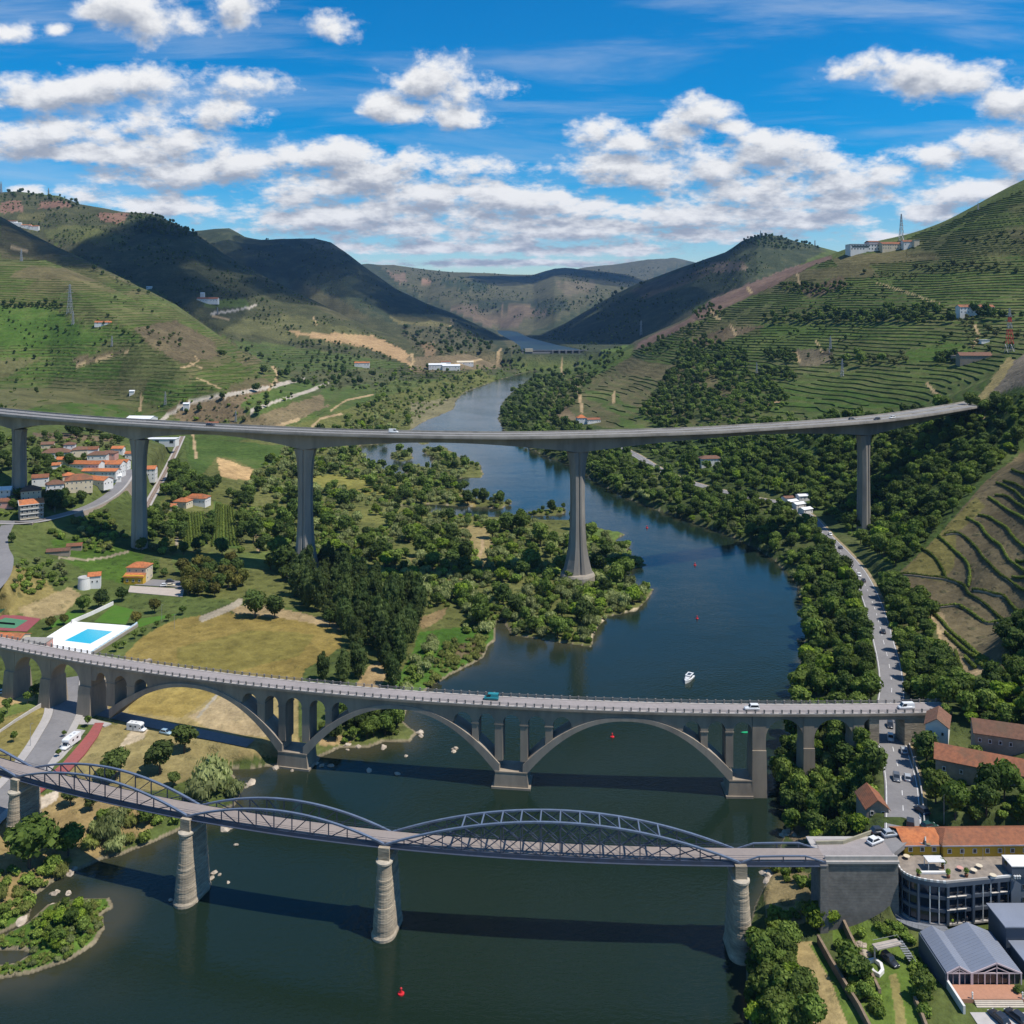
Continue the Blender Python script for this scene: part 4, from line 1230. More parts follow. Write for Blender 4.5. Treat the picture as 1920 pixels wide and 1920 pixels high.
BARK = std('tree_bark', (0.10, 0.075, 0.055), 0.95, 2.0, 0.25)
L_BROAD = leaf_mat('broadleaf_leaves', ((0.075, 0.124, 0.022), (0.124, 0.169, 0.033), (0.165, 0.213, 0.042)))
L_DARK = leaf_mat('dark_leaves', ((0.048, 0.082, 0.018), (0.074, 0.109, 0.025), (0.100, 0.136, 0.028)))
L_WILLOW = leaf_mat('willow_leaves', ((0.177, 0.213, 0.072), (0.261, 0.287, 0.111), (0.354, 0.370, 0.155)))
L_BUSH = leaf_mat('bush_leaves', ((0.115, 0.180, 0.029), (0.190, 0.244, 0.046), (0.233, 0.292, 0.053)))
L_POPLAR = leaf_mat('poplar_leaves', ((0.046, 0.078, 0.020), (0.072, 0.100, 0.027), (0.121, 0.146, 0.041)))
L_PINE = leaf_mat('pine_needles', ((0.052, 0.082, 0.020), (0.072, 0.099, 0.023), (0.112, 0.135, 0.031)))
L_OLIVE = leaf_mat('olive_leaves', ((0.113, 0.129, 0.048), (0.157, 0.167, 0.064), (0.196, 0.202, 0.084)))
L_GOLD = leaf_mat('golden_leaves', ((0.085, 0.098, 0.020), (0.125, 0.110, 0.024), (0.165, 0.150, 0.032)))
L_BRIGHT = leaf_mat('bright_leaves', ((0.120, 0.188, 0.018), (0.160, 0.224, 0.023), (0.220, 0.268, 0.031)))
L_VINE = leaf_mat('vine_leaves', ((0.110, 0.146, 0.025), (0.143, 0.178, 0.032), (0.187, 0.216, 0.043)))
L_REED = leaf_mat('reed_leaves', ((0.150, 0.178, 0.039), (0.200, 0.214, 0.054), (0.279, 0.268, 0.077)))

def ico(sub=1):
 bm = bmesh.new()
 bmesh.ops.create_icosphere(bm, subdivisions=sub, radius=1.0)
 v = np.array([q.co[:] for q in bm.verts])
 f = [[q.index for q in p.verts] for p in bm.faces]
 bm.free()
 return v, f

ICO_V, ICO_F = ico(1)
ICO2_V, ICO2_F = ico(2)

def crown_arrays(lobes, nq, qs, rng, up=0.0, strand=0.0, core=0.80):
 """leaf quads spread over lobes (cx, cy, cz, rx, ry, rz), plus a closed leafy core"""
 lob = np.array(lobes, float)
 w = (lob[:, 3] * lob[:, 5])
 w = w / w.sum()
 V, F, T = [], [], []
 k = rng.choice(len(lob), nq, p=w)
 d = rng.normal(size=(nq, 3))
 d[:, 2] += 0.25
 d /= np.linalg.norm(d, axis=1)[:, None]
 c = lob[k, :3] + d * lob[k, 3:] * rng.uniform(0.80, 1.07, nq)[:, None]
 keep = np.ones(nq, bool)
 for j, L in enumerate(lob):
  q = ((c - L[:3]) / L[3:])
  keep &= ~(((q ** 2).sum(1) < 0.60) & (k != j))
 c, d = c[keep], d[keep]
 n = d + rng.normal(scale=0.45, size=d.shape)
 n[:, 2] += up
 n /= np.linalg.norm(n, axis=1)[:, None]
 a = np.cross(n, rng.normal(size=n.shape))
 a /= np.linalg.norm(a, axis=1)[:, None]
 b = np.cross(n, a)
 s = qs * rng.uniform(0.55, 1.35, len(c))[:, None]
 asp = rng.uniform(0.55, 1.0, len(c))[:, None]
 if strand:
  a = np.repeat(np.array([[0, 0, -1.0]]), len(c), 0) + n * 0.3 + rng.normal(scale=0.25, size=n.shape)
  a /= np.linalg.norm(a, axis=1)[:, None]
  b = np.cross(n, a)
  asp = asp * (1 - strand)
 p0 = c - a * s
 p1 = c + b * s * asp
 p2 = c + a * s * rng.uniform(0.7, 1.2, len(c))[:, None]
 p3 = c - b * s * asp
 q = np.stack([p0, p1, p2, p3], 1).reshape(-1, 3)
 nn = len(c)
 fq = np.arange(nn * 4).reshape(-1, 4)
 tone = np.repeat(rng.uniform(0, 1, nn), 4)
 V.append(q)
 F += fq.tolist()
 T.append(tone)
 base = len(q)
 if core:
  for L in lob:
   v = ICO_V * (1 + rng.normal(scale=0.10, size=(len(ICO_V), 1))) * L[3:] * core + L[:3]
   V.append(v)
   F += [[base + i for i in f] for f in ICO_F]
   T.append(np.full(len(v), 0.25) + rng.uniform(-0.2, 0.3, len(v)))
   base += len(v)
 return np.concatenate(V), F, np.concatenate(T)

def mesh_from(name, V, F, T, mat, trunk=None):
 me = bpy.data.meshes.new(name)
 V = V.tolist()
 nleaf = len(F)
 if trunk is not None:
  b = len(V)
  V = V + trunk.v
  F = F + [[b + i for i in f] for f in trunk.f]
  T = np.concatenate([T, np.zeros(len(trunk.v))])
 me.from_pydata(V, [], F)
 a = me.attributes.new('tone', 'FLOAT', 'POINT')
 a.data.foreach_set('value', T.astype(np.float32))
 me.materials.append(mat)
 if trunk is not None:
  me.materials.append(BARK)
  mi = np.zeros(len(F), np.int32)
  mi[nleaf:] = 1
  me.polygons.foreach_set('material_index', mi)
 me.update()
 return me

def trunk_mb(h, r, limbs, rng, lean=0.04):
 m = MB()
 top = (rng.normal() * lean * h, rng.normal() * lean * h, h)
 m.tube([(0, 0, -0.8), (top[0] * .3, top[1] * .3, h * 0.45), top], r, 7, r * 0.5)
 for i in range(limbs):
  a = 2 * pi * i / max(1, limbs) + rng.uniform(0, 1)
  z0 = h * rng.uniform(0.5, 0.8)
  l = h * rng.uniform(0.35, 0.6)
  m.tube([(top[0] * .4, top[1] * .4, z0), (cos(a) * l * .6, sin(a) * l * .6, z0 + l * .5), (cos(a) * l, sin(a) * l, z0 + l * 0.9)], r * 0.45, 5, r * 0.15)
 return m

def lobes_round(R, H, z0, n, rng, flat=0.8, spread=0.52, lr=(0.42, 0.62)):
 out = [(0, 0, z0 + H * 0.5, R * 0.72, R * 0.72, H * 0.46)]
 for i in range(n):
  a = 2 * pi * i / n * 1.0 + rng.uniform(-0.4, 0.4)
  t = rng.uniform(-0.45, 0.75)
  rr = R * spread * sqrt(max(0.1, 1 - t * t)) * rng.uniform(0.85, 1.2)
  l = R * rng.uniform(*lr)
  out.append((cos(a) * rr, sin(a) * rr, z0 + H * (0.5 + 0.38 * t), l, l, l * flat))
 return out

PROTO = {}

def proto(kind, i, lobes, nq, qs, mat, tr, seed, **kw):
 rng = np.random.default_rng(seed)
 V, F, T = crown_arrays(lobes, nq, qs, rng, **kw)
 hi_c = mesh_from('crown', V, F, T, mat)
 hi_t = bpy.data.meshes.new('trunk')
 hi_t.from_pydata(tr.v, [], tr.f)
 hi_t.materials.append(BARK)
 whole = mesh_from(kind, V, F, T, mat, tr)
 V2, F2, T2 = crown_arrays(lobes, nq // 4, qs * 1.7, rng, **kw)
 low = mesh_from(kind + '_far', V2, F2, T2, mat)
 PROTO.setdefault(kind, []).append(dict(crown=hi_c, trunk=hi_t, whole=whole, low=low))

def build_protos():
 r = np.random.default_rng(5)
 for i in range(5):          # heights are about 1 unit = 1 m, crowns made at 9 m
  proto('broadleaf_tree', i, lobes_round(3.7, 7.4, 1.6, 9, r), 900, 0.52, L_BROAD, trunk_mb(4.2, 0.30, 4, r), 100 + i)
 for i in range(3):
  proto('dark_tree', i, lobes_round(3.6, 8.2, 1.3, 10, r, 1.0), 950, 0.50, L_DARK, trunk_mb(4.0, 0.32, 4, r), 120 + i)
 for i in range(4):
  proto('willow_bush', i, lobes_round(2.9, 4.2, 0.1, 8, r, 0.85), 650, 0.44, L_WILLOW, trunk_mb(1.6, 0.20, 4, r), 140 + i, strand=0.45)
 for i in range(4):
  proto('green_bush', i, lobes_round(2.2, 3.0, 0.0, 7, r, 0.8), 480, 0.40, L_BUSH, trunk_mb(1.0, 0.14, 4, r), 160 + i)
 for i in range(3):
  n = 9
  lb = []
  for k in range(n):
   t = k / (n - 1)
   rr = 3.5 * (sin(pi * min(1, 0.20 + t * 0.74)) ** 0.7) + 0.35
   lb.append((r.normal() * .5, r.normal() * .5, 2.6 + t * 12.4, rr, rr, 2.1))
  for k in range(9):
   t = r.uniform(0.1, 0.85)
   a = r.uniform(0, 6.3)
   lb.append((cos(a) * 2.5, sin(a) * 2.5, 3 + t * 13, 1.7, 1.7, 2.6))
  proto('poplar_tree', i, lb, 1700, 0.50, L_POPLAR, trunk_mb(9.0, 0.34, 3, r, 0.01), 180 + i, strand=0.35)
 for i in range(3):
  lb = lobes_round(3.4, 5.8, 2.2, 8, r, 0.62, 0.62, (0.36, 0.52))
  proto('pine_tree', i, lb, 900, 0.46, L_PINE, trunk_mb(5.2, 0.26, 5, r), 200 + i, up=0.5)
 for i in range(3):
  proto('olive_tree', i, lobes_round(1.9, 2.8, 0.7, 6, r, 0.85), 320, 0.36, L_OLIVE, trunk_mb(1.5, 0.18, 3, r), 220 + i)
 for i in range(2):
  proto('golden_tree', i, lobes_round(3.4, 7.6, 1.6, 9, r, 0.95), 900, 0.50, L_GOLD, trunk_mb(4.2, 0.30, 4, r), 240 + i)
 for i in range(2):
  proto('street_tree', i, lobes_round(1.55, 2.4, 1.5, 6, r, 0.8), 320, 0.32, L_BROAD, trunk_mb(2.2, 0.10, 3, r, 0.0), 260 + i)
 for i in range(2):
  proto('bright_tree', i, lobes_round(3.6, 6.0, 1.6, 9, r, 0.7), 900, 0.48, L_BRIGHT, trunk_mb(3.4, 0.28, 4, r), 280 + i)
 for i in range(2):
  proto('reed_bed', i, lobes_round(2.4, 2.4, 0.0, 6, r, 0.9), 420, 0.5, L_REED, trunk_mb(0.8, 0.12, 5, r), 300 + i, strand=0.7)
 lb = [(0, 0, 0.6 + k * 0.85, 0.62 * (1.0 - abs(k - 3) * 0.09), 0.62 * (1.0 - abs(k - 3) * 0.09), 0.75) for k in range(8)]
 proto('cypress_tree', 0, lb, 320, 0.3, L_DARK, trunk_mb(2.0, 0.12, 0, r), 320, strand=0.4)

build_protos()
BLOCK = []          # plan polygons that stay free of trees
# ================================================================== high motorway viaduct (far bridge)
def make_viaduct():
 root = empty('motorway_viaduct', (38.5, 520, 0), 'tall pale concrete motorway viaduct crossing the whole valley on slender flared piers', 'bridge')
 plan = [(-560, 740, 0), (-450, 668, 0), (-322, 592, 0), (-229, 551, 0), (-117, 522, 0), (-18, 514, 0), (41, 523, 0), (108, 542, 0), (151, 560, 0), (231, 600, 0), (286, 639, 0), (372, 716, 0), (440, 785, 0)]
 zt = {-560: 92, -450: 92, -326: 91.5, -227: 91, -113: 89.5, 39: 88, 120: 87.2, 216: 86.6, 300: 86, 372: 85.6, 440: 85.6}
 xs, zs = zip(*sorted(zt.items()))
 c = curve_pts(plan, 16)
 top = [Vector((p.x, p.y, float(np.interp(p.x, xs, zs)))) for p in c]
 nrm = []
 for i in range(len(top)):
  d = top[min(i + 1, len(top) - 1)] - top[max(i - 1, 0)]
  nrm.append(Vector((-d.y, d.x, 0)).normalized())
 Wd = 22.0
 piers = [(-336, 600), (-238, 555), (-121.5, 523), (42.3, 523), (245, 609)]
 # arc length
 L = [0.0]
 for a, b in zip(top[:-1], top[1:]):
  L.append(L[-1] + (b - a).length)
 ps = [min(range(len(top)), key=lambda i: (top[i].x - q[0]) ** 2 + (top[i].y - q[1]) ** 2) for q in piers]
 pl = [L[i] for i in ps]
 ends = [pl[0] - 190] + pl + [L[-1]]

 def depth(s):
  for a, b in zip(ends[:-1], ends[1:]):
   if a <= s <= b:
    t = (s - a) / (b - a)
    last = (b == ends[-1])
    k = abs(2 * t - 1) if not last else max(1 - 2 * t * 0.9, 0)
    if a == ends[0]:
     k = max(2 * t - 1, 0)
    return 3.9 + 6.2 * k ** 1.9
  return 4.5
 deck, gird = MB(), MB()
 rd, rg = [], []
 for p, n, s in zip(top, nrm, L):
  d = depth(s)
  f = lambda o, z: p + n * o + Vector((0, 0, z))
  rd.append([f(0, -0.75), f(7.0, -1.25), f(15.0, -1.25), f(Wd, -0.75), f(Wd, 0), f(0, 0)])
  rg.append([f(6.6, -d), f(15.4, -d), f(15.8, -1.1), f(6.2, -1.1)])
 deck.loft(rd)
 gird.loft(rg)
 deck.build('deck_slab', HWCONC, root)
 gird.build('box_girder', HWCONC, root)
 rb = MB()
 rb.loft([[p + n * 0.9 + Vector((0, 0, 0.02)), p + n * (Wd - 0.9) + Vector((0, 0, 0.02)), p + n * (Wd - 0.9) + Vector((0, 0, 0.06)), p + n * 0.9 + Vector((0, 0, 0.06))] for p, n in zip(top, nrm)])
 road = rb.build('roadway', HWROAD, root)
 ln = MB()
 for off in (1.5, 10.2, 11.8, 20.5):
  ln.loft([[p + n * (off - 0.12) + Vector((0, 0, 0.075)), p + n * (off + 0.12) + Vector((0, 0, 0.075))] for p, n in zip(top, nrm)], False, False, False)
 ln.build('lane_line', LINE, road)
 for off in (0.35, 11.0, Wd - 0.35):
  b = MB()
  h = 1.0 if off != 11.0 else 0.8
  b.loft([[p + n * (off - 0.28) + Vector((0, 0, 0.0)), p + n * (off + 0.28) + Vector((0, 0, 0.0)), p + n * (off + 0.14) + Vector((0, 0, h)), p + n * (off - 0.14) + Vector((0, 0, h))] for p, n in zip(top, nrm)])
  b.build('crash_barrier', HWCONC, root)
 # piers
 prof = [(0.0, 8.6), (0.05, 7.4), (0.12, 6.2), (0.22, 5.0), (0.38, 4.2), (0.6, 3.9), (0.8, 4.1), (0.92, 4.9), (1.0, 6.4)]
 prof_s = [(0.0, 4.9), (0.4, 4.2), (0.7, 4.0), (0.85, 4.4), (0.95, 5.4), (1.0, 6.4)]
 for k, i in enumerate(ps):
  p, n = top[i], nrm[i]
  t = Vector((n.y, -n.x, 0))
  cpt = p + n * 11.0
  g = gz(cpt.x, cpt.y)
  zb = {0: g - 3, 1: g - 3, 2: 7.0, 3: 6.5, 4: g - 4}[k]
  zt_ = p.z - depth(L[i]) + 0.05
  tall = k in (2, 3)
  rings = []
  for fr, hw in (prof if tall else prof_s):
   z = zb + (zt_ - zb) * fr
   hd = 3.6 + (2.2 * (1 - fr) ** 3 if tall else 0.5 * (1 - fr))
   r1, r2, rc = hw, hw * 0.52, 0.95
   pl2 = [(-r1, -hd * .5), (-r2, -hd), (-r2 * 0.25, -hd), (0, -hd + rc * .7), (r2 * .25, -hd), (r2 * .7, -hd), (r1, -hd * 0.5), (r1 - 0.6, -hd * 0.40), (r1 - 0.6, hd * 0.40), (r1, hd * 0.5), (r2, hd), (r2 * .25, hd), (0, hd - rc * .7), (-r2 * .25, hd), (-r2, hd), (-r1, hd * 0.5), (-r1 + 0.6, hd * 0.40), (-r1 + 0.6, -hd * 0.40)]
   rings.append([(cpt + t * a + n * b).xyz for a, b in pl2])
   for q in rings[-1]:
    q.z = z
  m = MB().loft(rings)
  pr = m.build('pier', HWCONC, root)
  if tall:
   f = MB()
   if k == 3:
    f.lathe([(10.2, 0 - 4), (10.2, 5.4), (9.6, 6.6)], (cpt.x, cpt.y, 0), 24)
   else:
    f.base(cpt.x, cpt.y, 2, 20, 16, 5.0, atan2(t.y, t.x))
   f.build('footing', std('footing_concrete', (0.33, 0.29, 0.235), 0.9, 0.4, 0.12, (0.2, 0.17, 0.13), 0.5, 0.2, streak=True), root)
 return root, top, nrm

VIADUCT, V_TOP, V_N = make_viaduct()

def on_viaduct(px_, off):
 """point on the motorway surface whose front kerb shows at px_"""
 i = min(range(len(V_TOP)), key=lambda j: abs(960 + V_TOP[j].x / V_TOP[j].y * FPX - px_))
 p = V_TOP[i] + V_N[i] * off
 d = V_TOP[min(i + 1, len(V_TOP) - 1)] - V_TOP[max(i - 1, 0)]
 return p, atan2(d.y, d.x)

# ================================================================== old concrete arch road bridge (middle)
_bx = np.array([-290, -202, -87, 0, 77, 140, 190], float)
_by = np.array([404, 357.5, 320.6, 303, 298.5, 300, 303.5], float)
_bc = np.polyfit(_bx, _by, 4)

def BY(X):
 return np.polyval(_bc, X)

def AB(X, off, z):
 """point of the arch bridge: X along, off metres behind its front edge"""
 d = np.polyval(np.polyder(_bc), X)
 l = hypot(1, d)
 return Vector((X - d / l * off, float(BY(X)) + off / l, z))

def AX(px_, z=27.0):
 X = 0.0
 for _ in range(12):
  X = (px_ - 960) / FPX * float(BY(X))
 return X

def make_arch_bridge():
 root = empty('arch_road_bridge', (0, 307, 0), 'weathered concrete road bridge with wide open spandrel arches, the middle one of three bridges', 'bridge')
 ZD = 27.6
 W0, W1 = 0.7, 7.3          # wall faces, measured behind the parapet edge
 X0, X1 = -285.0, AX(1786)
 xs = np.linspace(X0, X1, 150)
 slab, road = MB(), MB()
 slab.loft([[AB(x, 0, ZD - 0.75), AB(x, 8.0, ZD - 0.75), AB(x, 8.0, ZD), AB(x, 0, ZD)] for x in xs])
 slab.build('deck_slab', CONC, root)
 road.loft([[AB(x, 1.0, ZD + 0.01), AB(x, 7.0, ZD + 0.01), AB(x, 7.0, ZD + 0.05), AB(x, 1.0, ZD + 0.05)] for x in xs])
 road.build('roadway', OLDROAD, root)
 for o in (0.0, 7.05):
  k = MB()
  k.loft([[AB(x, o, ZD), AB(x, o + 0.95, ZD), AB(x, o + 0.95, ZD + 0.16), AB(x, o, ZD + 0.16)] for x in xs])
  k.build('footway', std('footway_concrete', (0.43, 0.39, 0.35), 0.9, 1.0, 0.1, (0.28, 0.25, 0.22), 0.4, 0.2), root)
 # parapet: posts and two rails each side
 pm = MB()
 pm.base(0, 0, 0, 0.42, 0.38, 1.12)
 pm.base(0, 0, 1.12, 0.5, 0.46, 0.10)
 proto = None
 nx = 148
 for o in (0.3, 7.7):
  rail = MB()
  for zz in (0.55, 0.95):
   rail.path([AB(x, o, ZD + 0.16 + zz) for x in xs], 0.10, 0.10)
  rail.build('parapet_rail', std('rail_concrete', (0.25, 0.23, 0.21), 0.85), root)
  for i in range(nx):
   x = X0 + (X1 - X0) * (i + 0.5) / nx
   q = AB(x, o, ZD + 0.16)
   if proto is None:
    proto = pm.build('parapet_post', std('post_concrete', (0.21, 0.19, 0.17), 0.9, 1.5, 0.2), root, origin=(0, 0, 0))
    ob = proto
   else:
    ob = proto.copy()
    COL.objects.link(ob)
    ob.parent = root
   d = np.polyval(np.polyder(_bc), x)
   ob.location = q - root.location
   ob.rotation_euler = (0, 0, math.atan(d))
 # spandrel columns (px left, px right) and the openings between
 cols = [(147, 168), (196, 212), (235, 249), (480, 494), (520, 533), (564, 578), (608, 620), (884, 896), (927, 942), (975, 989), (1022, 1036), (1315, 1328), (1362, 1376), (1411, 1437)]
 arcs = [(200, 333, 468, 1.2), (571, 735, 897, 0.3), (986, 1180, 1376, 0.6)]
 ARC = []
 spr = [(AX(203), AX(528), 8.0, 3.5), (AX(567), AX(936), 3.5, 3.5), (AX(980), AX(1374), 3.5, 3.8)]
 ZC = 24.2
 for (a, b, za, zb) in spr:
  ARC.append((a, b, za, zb))

 def arch_z(k, x):
  a, b, za, zb = ARC[k]
  t = (x - a) / (b - a)
  u = 2 * t - 1
  base = za + (zb - za) * t
  return base + (ZC - base) * (1 - abs(u) ** 2.15)

 def thick(k, x):
  a, b, _, _ = ARC[k]
  u = abs(2 * (x - a) / (b - a) - 1)
  return 1.3 + 1.5 * u ** 2
 RIBC = std('arch_rib_concrete', (0.32, 0.272, 0.212), 0.88, 0.35, 0.14, (0.16, 0.135, 0.11), 0.55, 0.12, streak=True)
 for k, (a, b, za, zb) in enumerate(ARC):
  m = MB()
  rings = []
  for t in np.linspace(0, 1, 49):
   x = a + (b - a) * t
   zl = arch_z(k, x)
   # thickness across the curve
   d = (arch_z(k, x + 0.1) - arch_z(k, x - 0.1)) / 0.2
   tk = min(thick(k, x) * hypot(1, d), 7.0)
   rings.append([AB(x, W0 - 0.42, zl), AB(x, W1 + 0.42, zl), AB(x, W1 + 0.42, zl + tk), AB(x, W0 - 0.42, zl + tk)])
  m.loft(rings)
  m.build('arch_rib', RIBC, root)

 def ext_z(x):
  """top of the arch ring at x, or None"""
  for k, (a, b, _, _) in enumerate(ARC):
   if a <= x <= b:
    d = (arch_z(k, x + 0.1) - arch_z(k, x - 0.1)) / 0.2
    return arch_z(k, x) + min(thick(k, x) * hypot(1, d), 7.0)
  return None
 ZS = 21.0                                     # springing of the small arches
 CX = [(AX(a), AX(b)) for a, b in cols]
 for j, (a, b) in enumerate(CX):
  if j in (0, len(CX) - 1):
   continue
  xm = (a + b) / 2
  e = [ext_z(a), ext_z(b)]
  e = [q for q in e if q is not None]
  zb = min(e) - 0.8 if e else 5.4
  m = MB()
  zt_ = ZS
  m.loft([[AB(a, W0 + .15, z), AB(b, W0 + .15, z), AB(b, W1 - .15, z), AB(a, W1 - .15, z)] for z in (zb, zt_)])
  w = 0.22
  m.loft([[AB(a - w, W0 - .05, z), AB(b + w, W0 - .05, z), AB(b + w, W1 + .05, z), AB(a - w, W1 + .05, z)] for z in (zt_, zt_ + 0.4)])
  m.build('spandrel_column', CONC, root)

 def wall(name, xa, xb, low):
  """wall between the deck and the lower edge low(x), full width"""
  pts = low
  m = MB()
  fr, bk = [], []
  for x, z in pts:
   fr += [AB(x, W0 + 0.1, z), AB(x, W0 + 0.1, ZD - 0.74)]
   bk += [AB(x, W1 - 0.1, z), AB(x, W1 - 0.1, ZD - 0.74)]
  n = len(pts)
  vs = fr + bk
  fs = []
  for i in range(n - 1):
   a0, a1, b0, b1 = 2 * i, 2 * i + 1, 2 * i + 2, 2 * i + 3
   fs.append((a0, b0, b1, a1))
   fs.append((2 * n + b0, 2 * n + a0, 2 * n + a1, 2 * n + b1))
   fs.append((b0, a0, 2 * n + a0, 2 * n + b0))
  fs.append((0, 1, 2 * n + 1, 2 * n))
  fs.append((2 * n - 1, 2 * n - 2, 4 * n - 2, 4 * n - 1))
  m.add(vs, fs)
  return m.build(name, CONC, root)

 def semi(a, b, zs, zc, n=14):
  out = []
  for i in range(n + 1):
   t = pi * i / n
   out.append(((a + b) / 2 - (b - a) / 2 * cos(t), zs + (zc - zs) * sin(t)))
  return out
 # openings per arch, the rest is solid wall resting on the ring
 small = [(177, 196), (212, 235), (249, 274), (452, 480), (494, 520), (533, 564), (578, 608), (620, 652), (850, 884), (896, 927), (942, 975), (989, 1022), (1036, 1072), (1281, 1315), (1328, 1362), (1376, 1411)]
 low = [(AX(168), ZS)]
 for (pa, pb) in small:
  a, b = AX(pa), AX(pb)
  low += [(a, ZS + 0.38)] if low[-1][0] < a - 0.05 else []
  if pa in (249, 620, 1036):                # last one beside the crown: short on its crown side
   low += [q for q in semi(a, b, ZS + 0.38, 24.6)]
   low = [q for q in low if not (q[0] > a and ext_z(q[0]) is not None and q[1] < ext_z(q[0]) - 0.6)]
   e = next(p for p in small if p[0] > pa)
   c0, c1 = b, AX(e[0])
   for x in np.linspace(c0 - 0.01, c1 + 0.01, 40):
    z = ext_z(x)
    low.append((x, (z if z else ZS) - 0.5))
  elif pa in (452, 850, 1281):
   low += [q for q in semi(a, b, ZS + 0.38, 24.6) if q[1] >= (ext_z(q[0]) or 0) - 0.6]
  else:
   low += semi(a, b, ZS + 0.38, 24.6)
 low.append((AX(1411), ZS + 0.38))
 low.sort(key=lambda q: q[0])
 wall('spandrel_wall', 0, 0, low)
 # river piers: block at the water, ledge on top
 for (pa, pb, zb) in ((528, 567, 2.0), (936, 980, 0.0), (1376, 1411, 0.0)):
  a, b = AX(pa), AX(pb)
  m = MB()
  m.loft([[AB(a - 2.2, W0 - 0.9, -3), AB(b + (2.2 if pa != 1376 else 0.2), W0 - 0.9, -3), AB(b + (2.2 if pa != 1376 else 0.2), W1 + 0.9, -3), AB(a - 2.2, W1 + 0.9, -3)],
    [AB(a - 1.4, W0 - 0.5, 5.2), AB(b + (1.4 if pa != 1376 else 0.1), W0 - 0.5, 5.2), AB(b + (1.4 if pa != 1376 else 0.1), W1 + 0.5, 5.2), AB(a - 1.4, W1 + 0.5, 5.2)]])
  m.loft([[AB(a - 1.5, W0 - 0.6, z), AB(b + (1.5 if pa != 1376 else 0.1), W0 - 0.6, z), AB(b + (1.5 if pa != 1376 else 0.1), W1 + 0.6, z), AB(a - 1.5, W1 + 0.6, z)] for z in (5.2, 5.7)])
  m.loft([[AB(a - 2.6, W0 - 1.2, z), AB(b + (2.6 if pa != 1376 else 0.2), W0 - 1.2, z), AB(b + (2.6 if pa != 1376 else 0.2), W1 + 1.2, z), AB(a - 2.6, W1 + 1.2, z)] for z in (-3.1, 0.7)])
  m.build('river_pier', CONC, root)
 # approach piers and arches
 def big_pier(pa, pb, zb, zt_, flare=1.0):
  a, b = AX(pa), AX(pb)
  m = MB()
  mid = zb + (zt_ - zb) * 0.62
  f = flare
  m.loft([[AB(a - 0.7 * f, W0 - 1.5 * f, zb), AB(b + 0.7 * f, W0 - 1.5 * f, zb), AB(b + 0.7 * f, W1 + 1.5 * f, zb), AB(a - 0.7 * f, W1 + 1.5 * f, zb)],
    [AB(a - 0.1, W0 - 0.45, mid), AB(b + 0.1, W0 - 0.45, mid), AB(b + 0.1, W1 + 0.45, mid), AB(a - 0.1, W1 + 0.45, mid)]])
  m.loft([[AB(a, W0 - 0.02, z), AB(b, W0 - 0.02, z), AB(b, W1 + 0.02, z), AB(a, W1 + 0.02, z)] for z in (mid, zt_)])
  return m.build('approach_pier', CONC, root)
 big_pier(-66, -46, 4, ZD - 0.9)
 big_pier(7, 24, 5.5, ZD - 0.9)
 big_pier(75, 92, 5.5, ZD - 0.9)
 big_pier(147, 168, 5.5, ZD - 0.9)
 big_pier(1412, 1437, -3, ZD - 0.9, 0.5)
 big_pier(1508, 1528, -1, ZD - 0.9, 0.4)
 big_pier(1602, 1622, 3, ZD - 0.9, 0.4)

 def rnd(pa, pb, zs):
  a, b = AX(pa), AX(pb)
  r = (b - a) / 2
  return semi(a, b, max(zs, 25.6 - r * 1.05), 25.6)
 lw = [(AX(-110), 18)] + rnd(-105, -66, 18) + rnd(-46, 7, 17.5) + rnd(24, 75, 17.5) + rnd(92, 147, 17.5) + [(AX(160), 18)]
 wall('approach_wall', 0, 0, lw)
 rw = [(AX(1420), 18)] + rnd(1437, 1508, 18) + rnd(1528, 1602, 18) + rnd(1622, 1646, 18) + [(AX(1650), 20)]
 wall('approach_wall', 0, 0, rw)
 # left bank abutment outside the picture and the flat span over the road
 ab = MB()
 ab.loft([[AB(x, W0, z), AB(x, W1, z)] [::1] + [AB(x, W1, ZD - 0.74), AB(x, W0, ZD - 0.74)] for x, z in ((X0, 4), (AX(-110), 4))])
 ab.build('abutment', CONC, root)
 for pa, pb in ((1632, 1650), (1698, 1784)):
  m = MB()
  a, b = AX(pa), AX(pb)
  m.loft([[AB(a, W0 - 0.1, z), AB(b, W0 - 0.1, z), AB(b, W1 + 0.1, z), AB(a, W1 + 0.1, z)] for z in (6, ZD - 0.76)])
  m.build('abutment', GRAN, root)
 bm_ = MB()
 bm_.loft([[AB(x, W0, ZD - 2.3), AB(x, W1, ZD - 2.3), AB(x, W1, ZD - 0.74), AB(x, W0, ZD - 0.74)] for x in np.linspace(AX(1649), AX(1699), 6)])
 bm_.build('road_span_beam', CONC, root)
 # tie of road beyond the end of the bridge
 return root

ARCH_BRIDGE = make_arch_bridge()

# ================================================================== iron truss footbridge (near)
_ix = np.array([-215, -142, -88.6, -32, 15, 56, 78, 100], float)
_iy = np.array([300, 266, 247, 233.5, 228, 226, 226, 226.4], float)
_ic = np.polyfit(_ix, _iy, 4)

def IY(X):
 return np.polyval(_ic, X)

def IB(X, off, z):
 d = np.polyval(np.polyder(_ic), X)
 l = hypot(1, d)
 return Vector((X - d / l * off, float(IY(X)) + off / l, z))

def IX(px_):
 X = 0.0
 for _ in range(12):
  X = (px_ - 960) / FPX * float(IY(X))
 return X

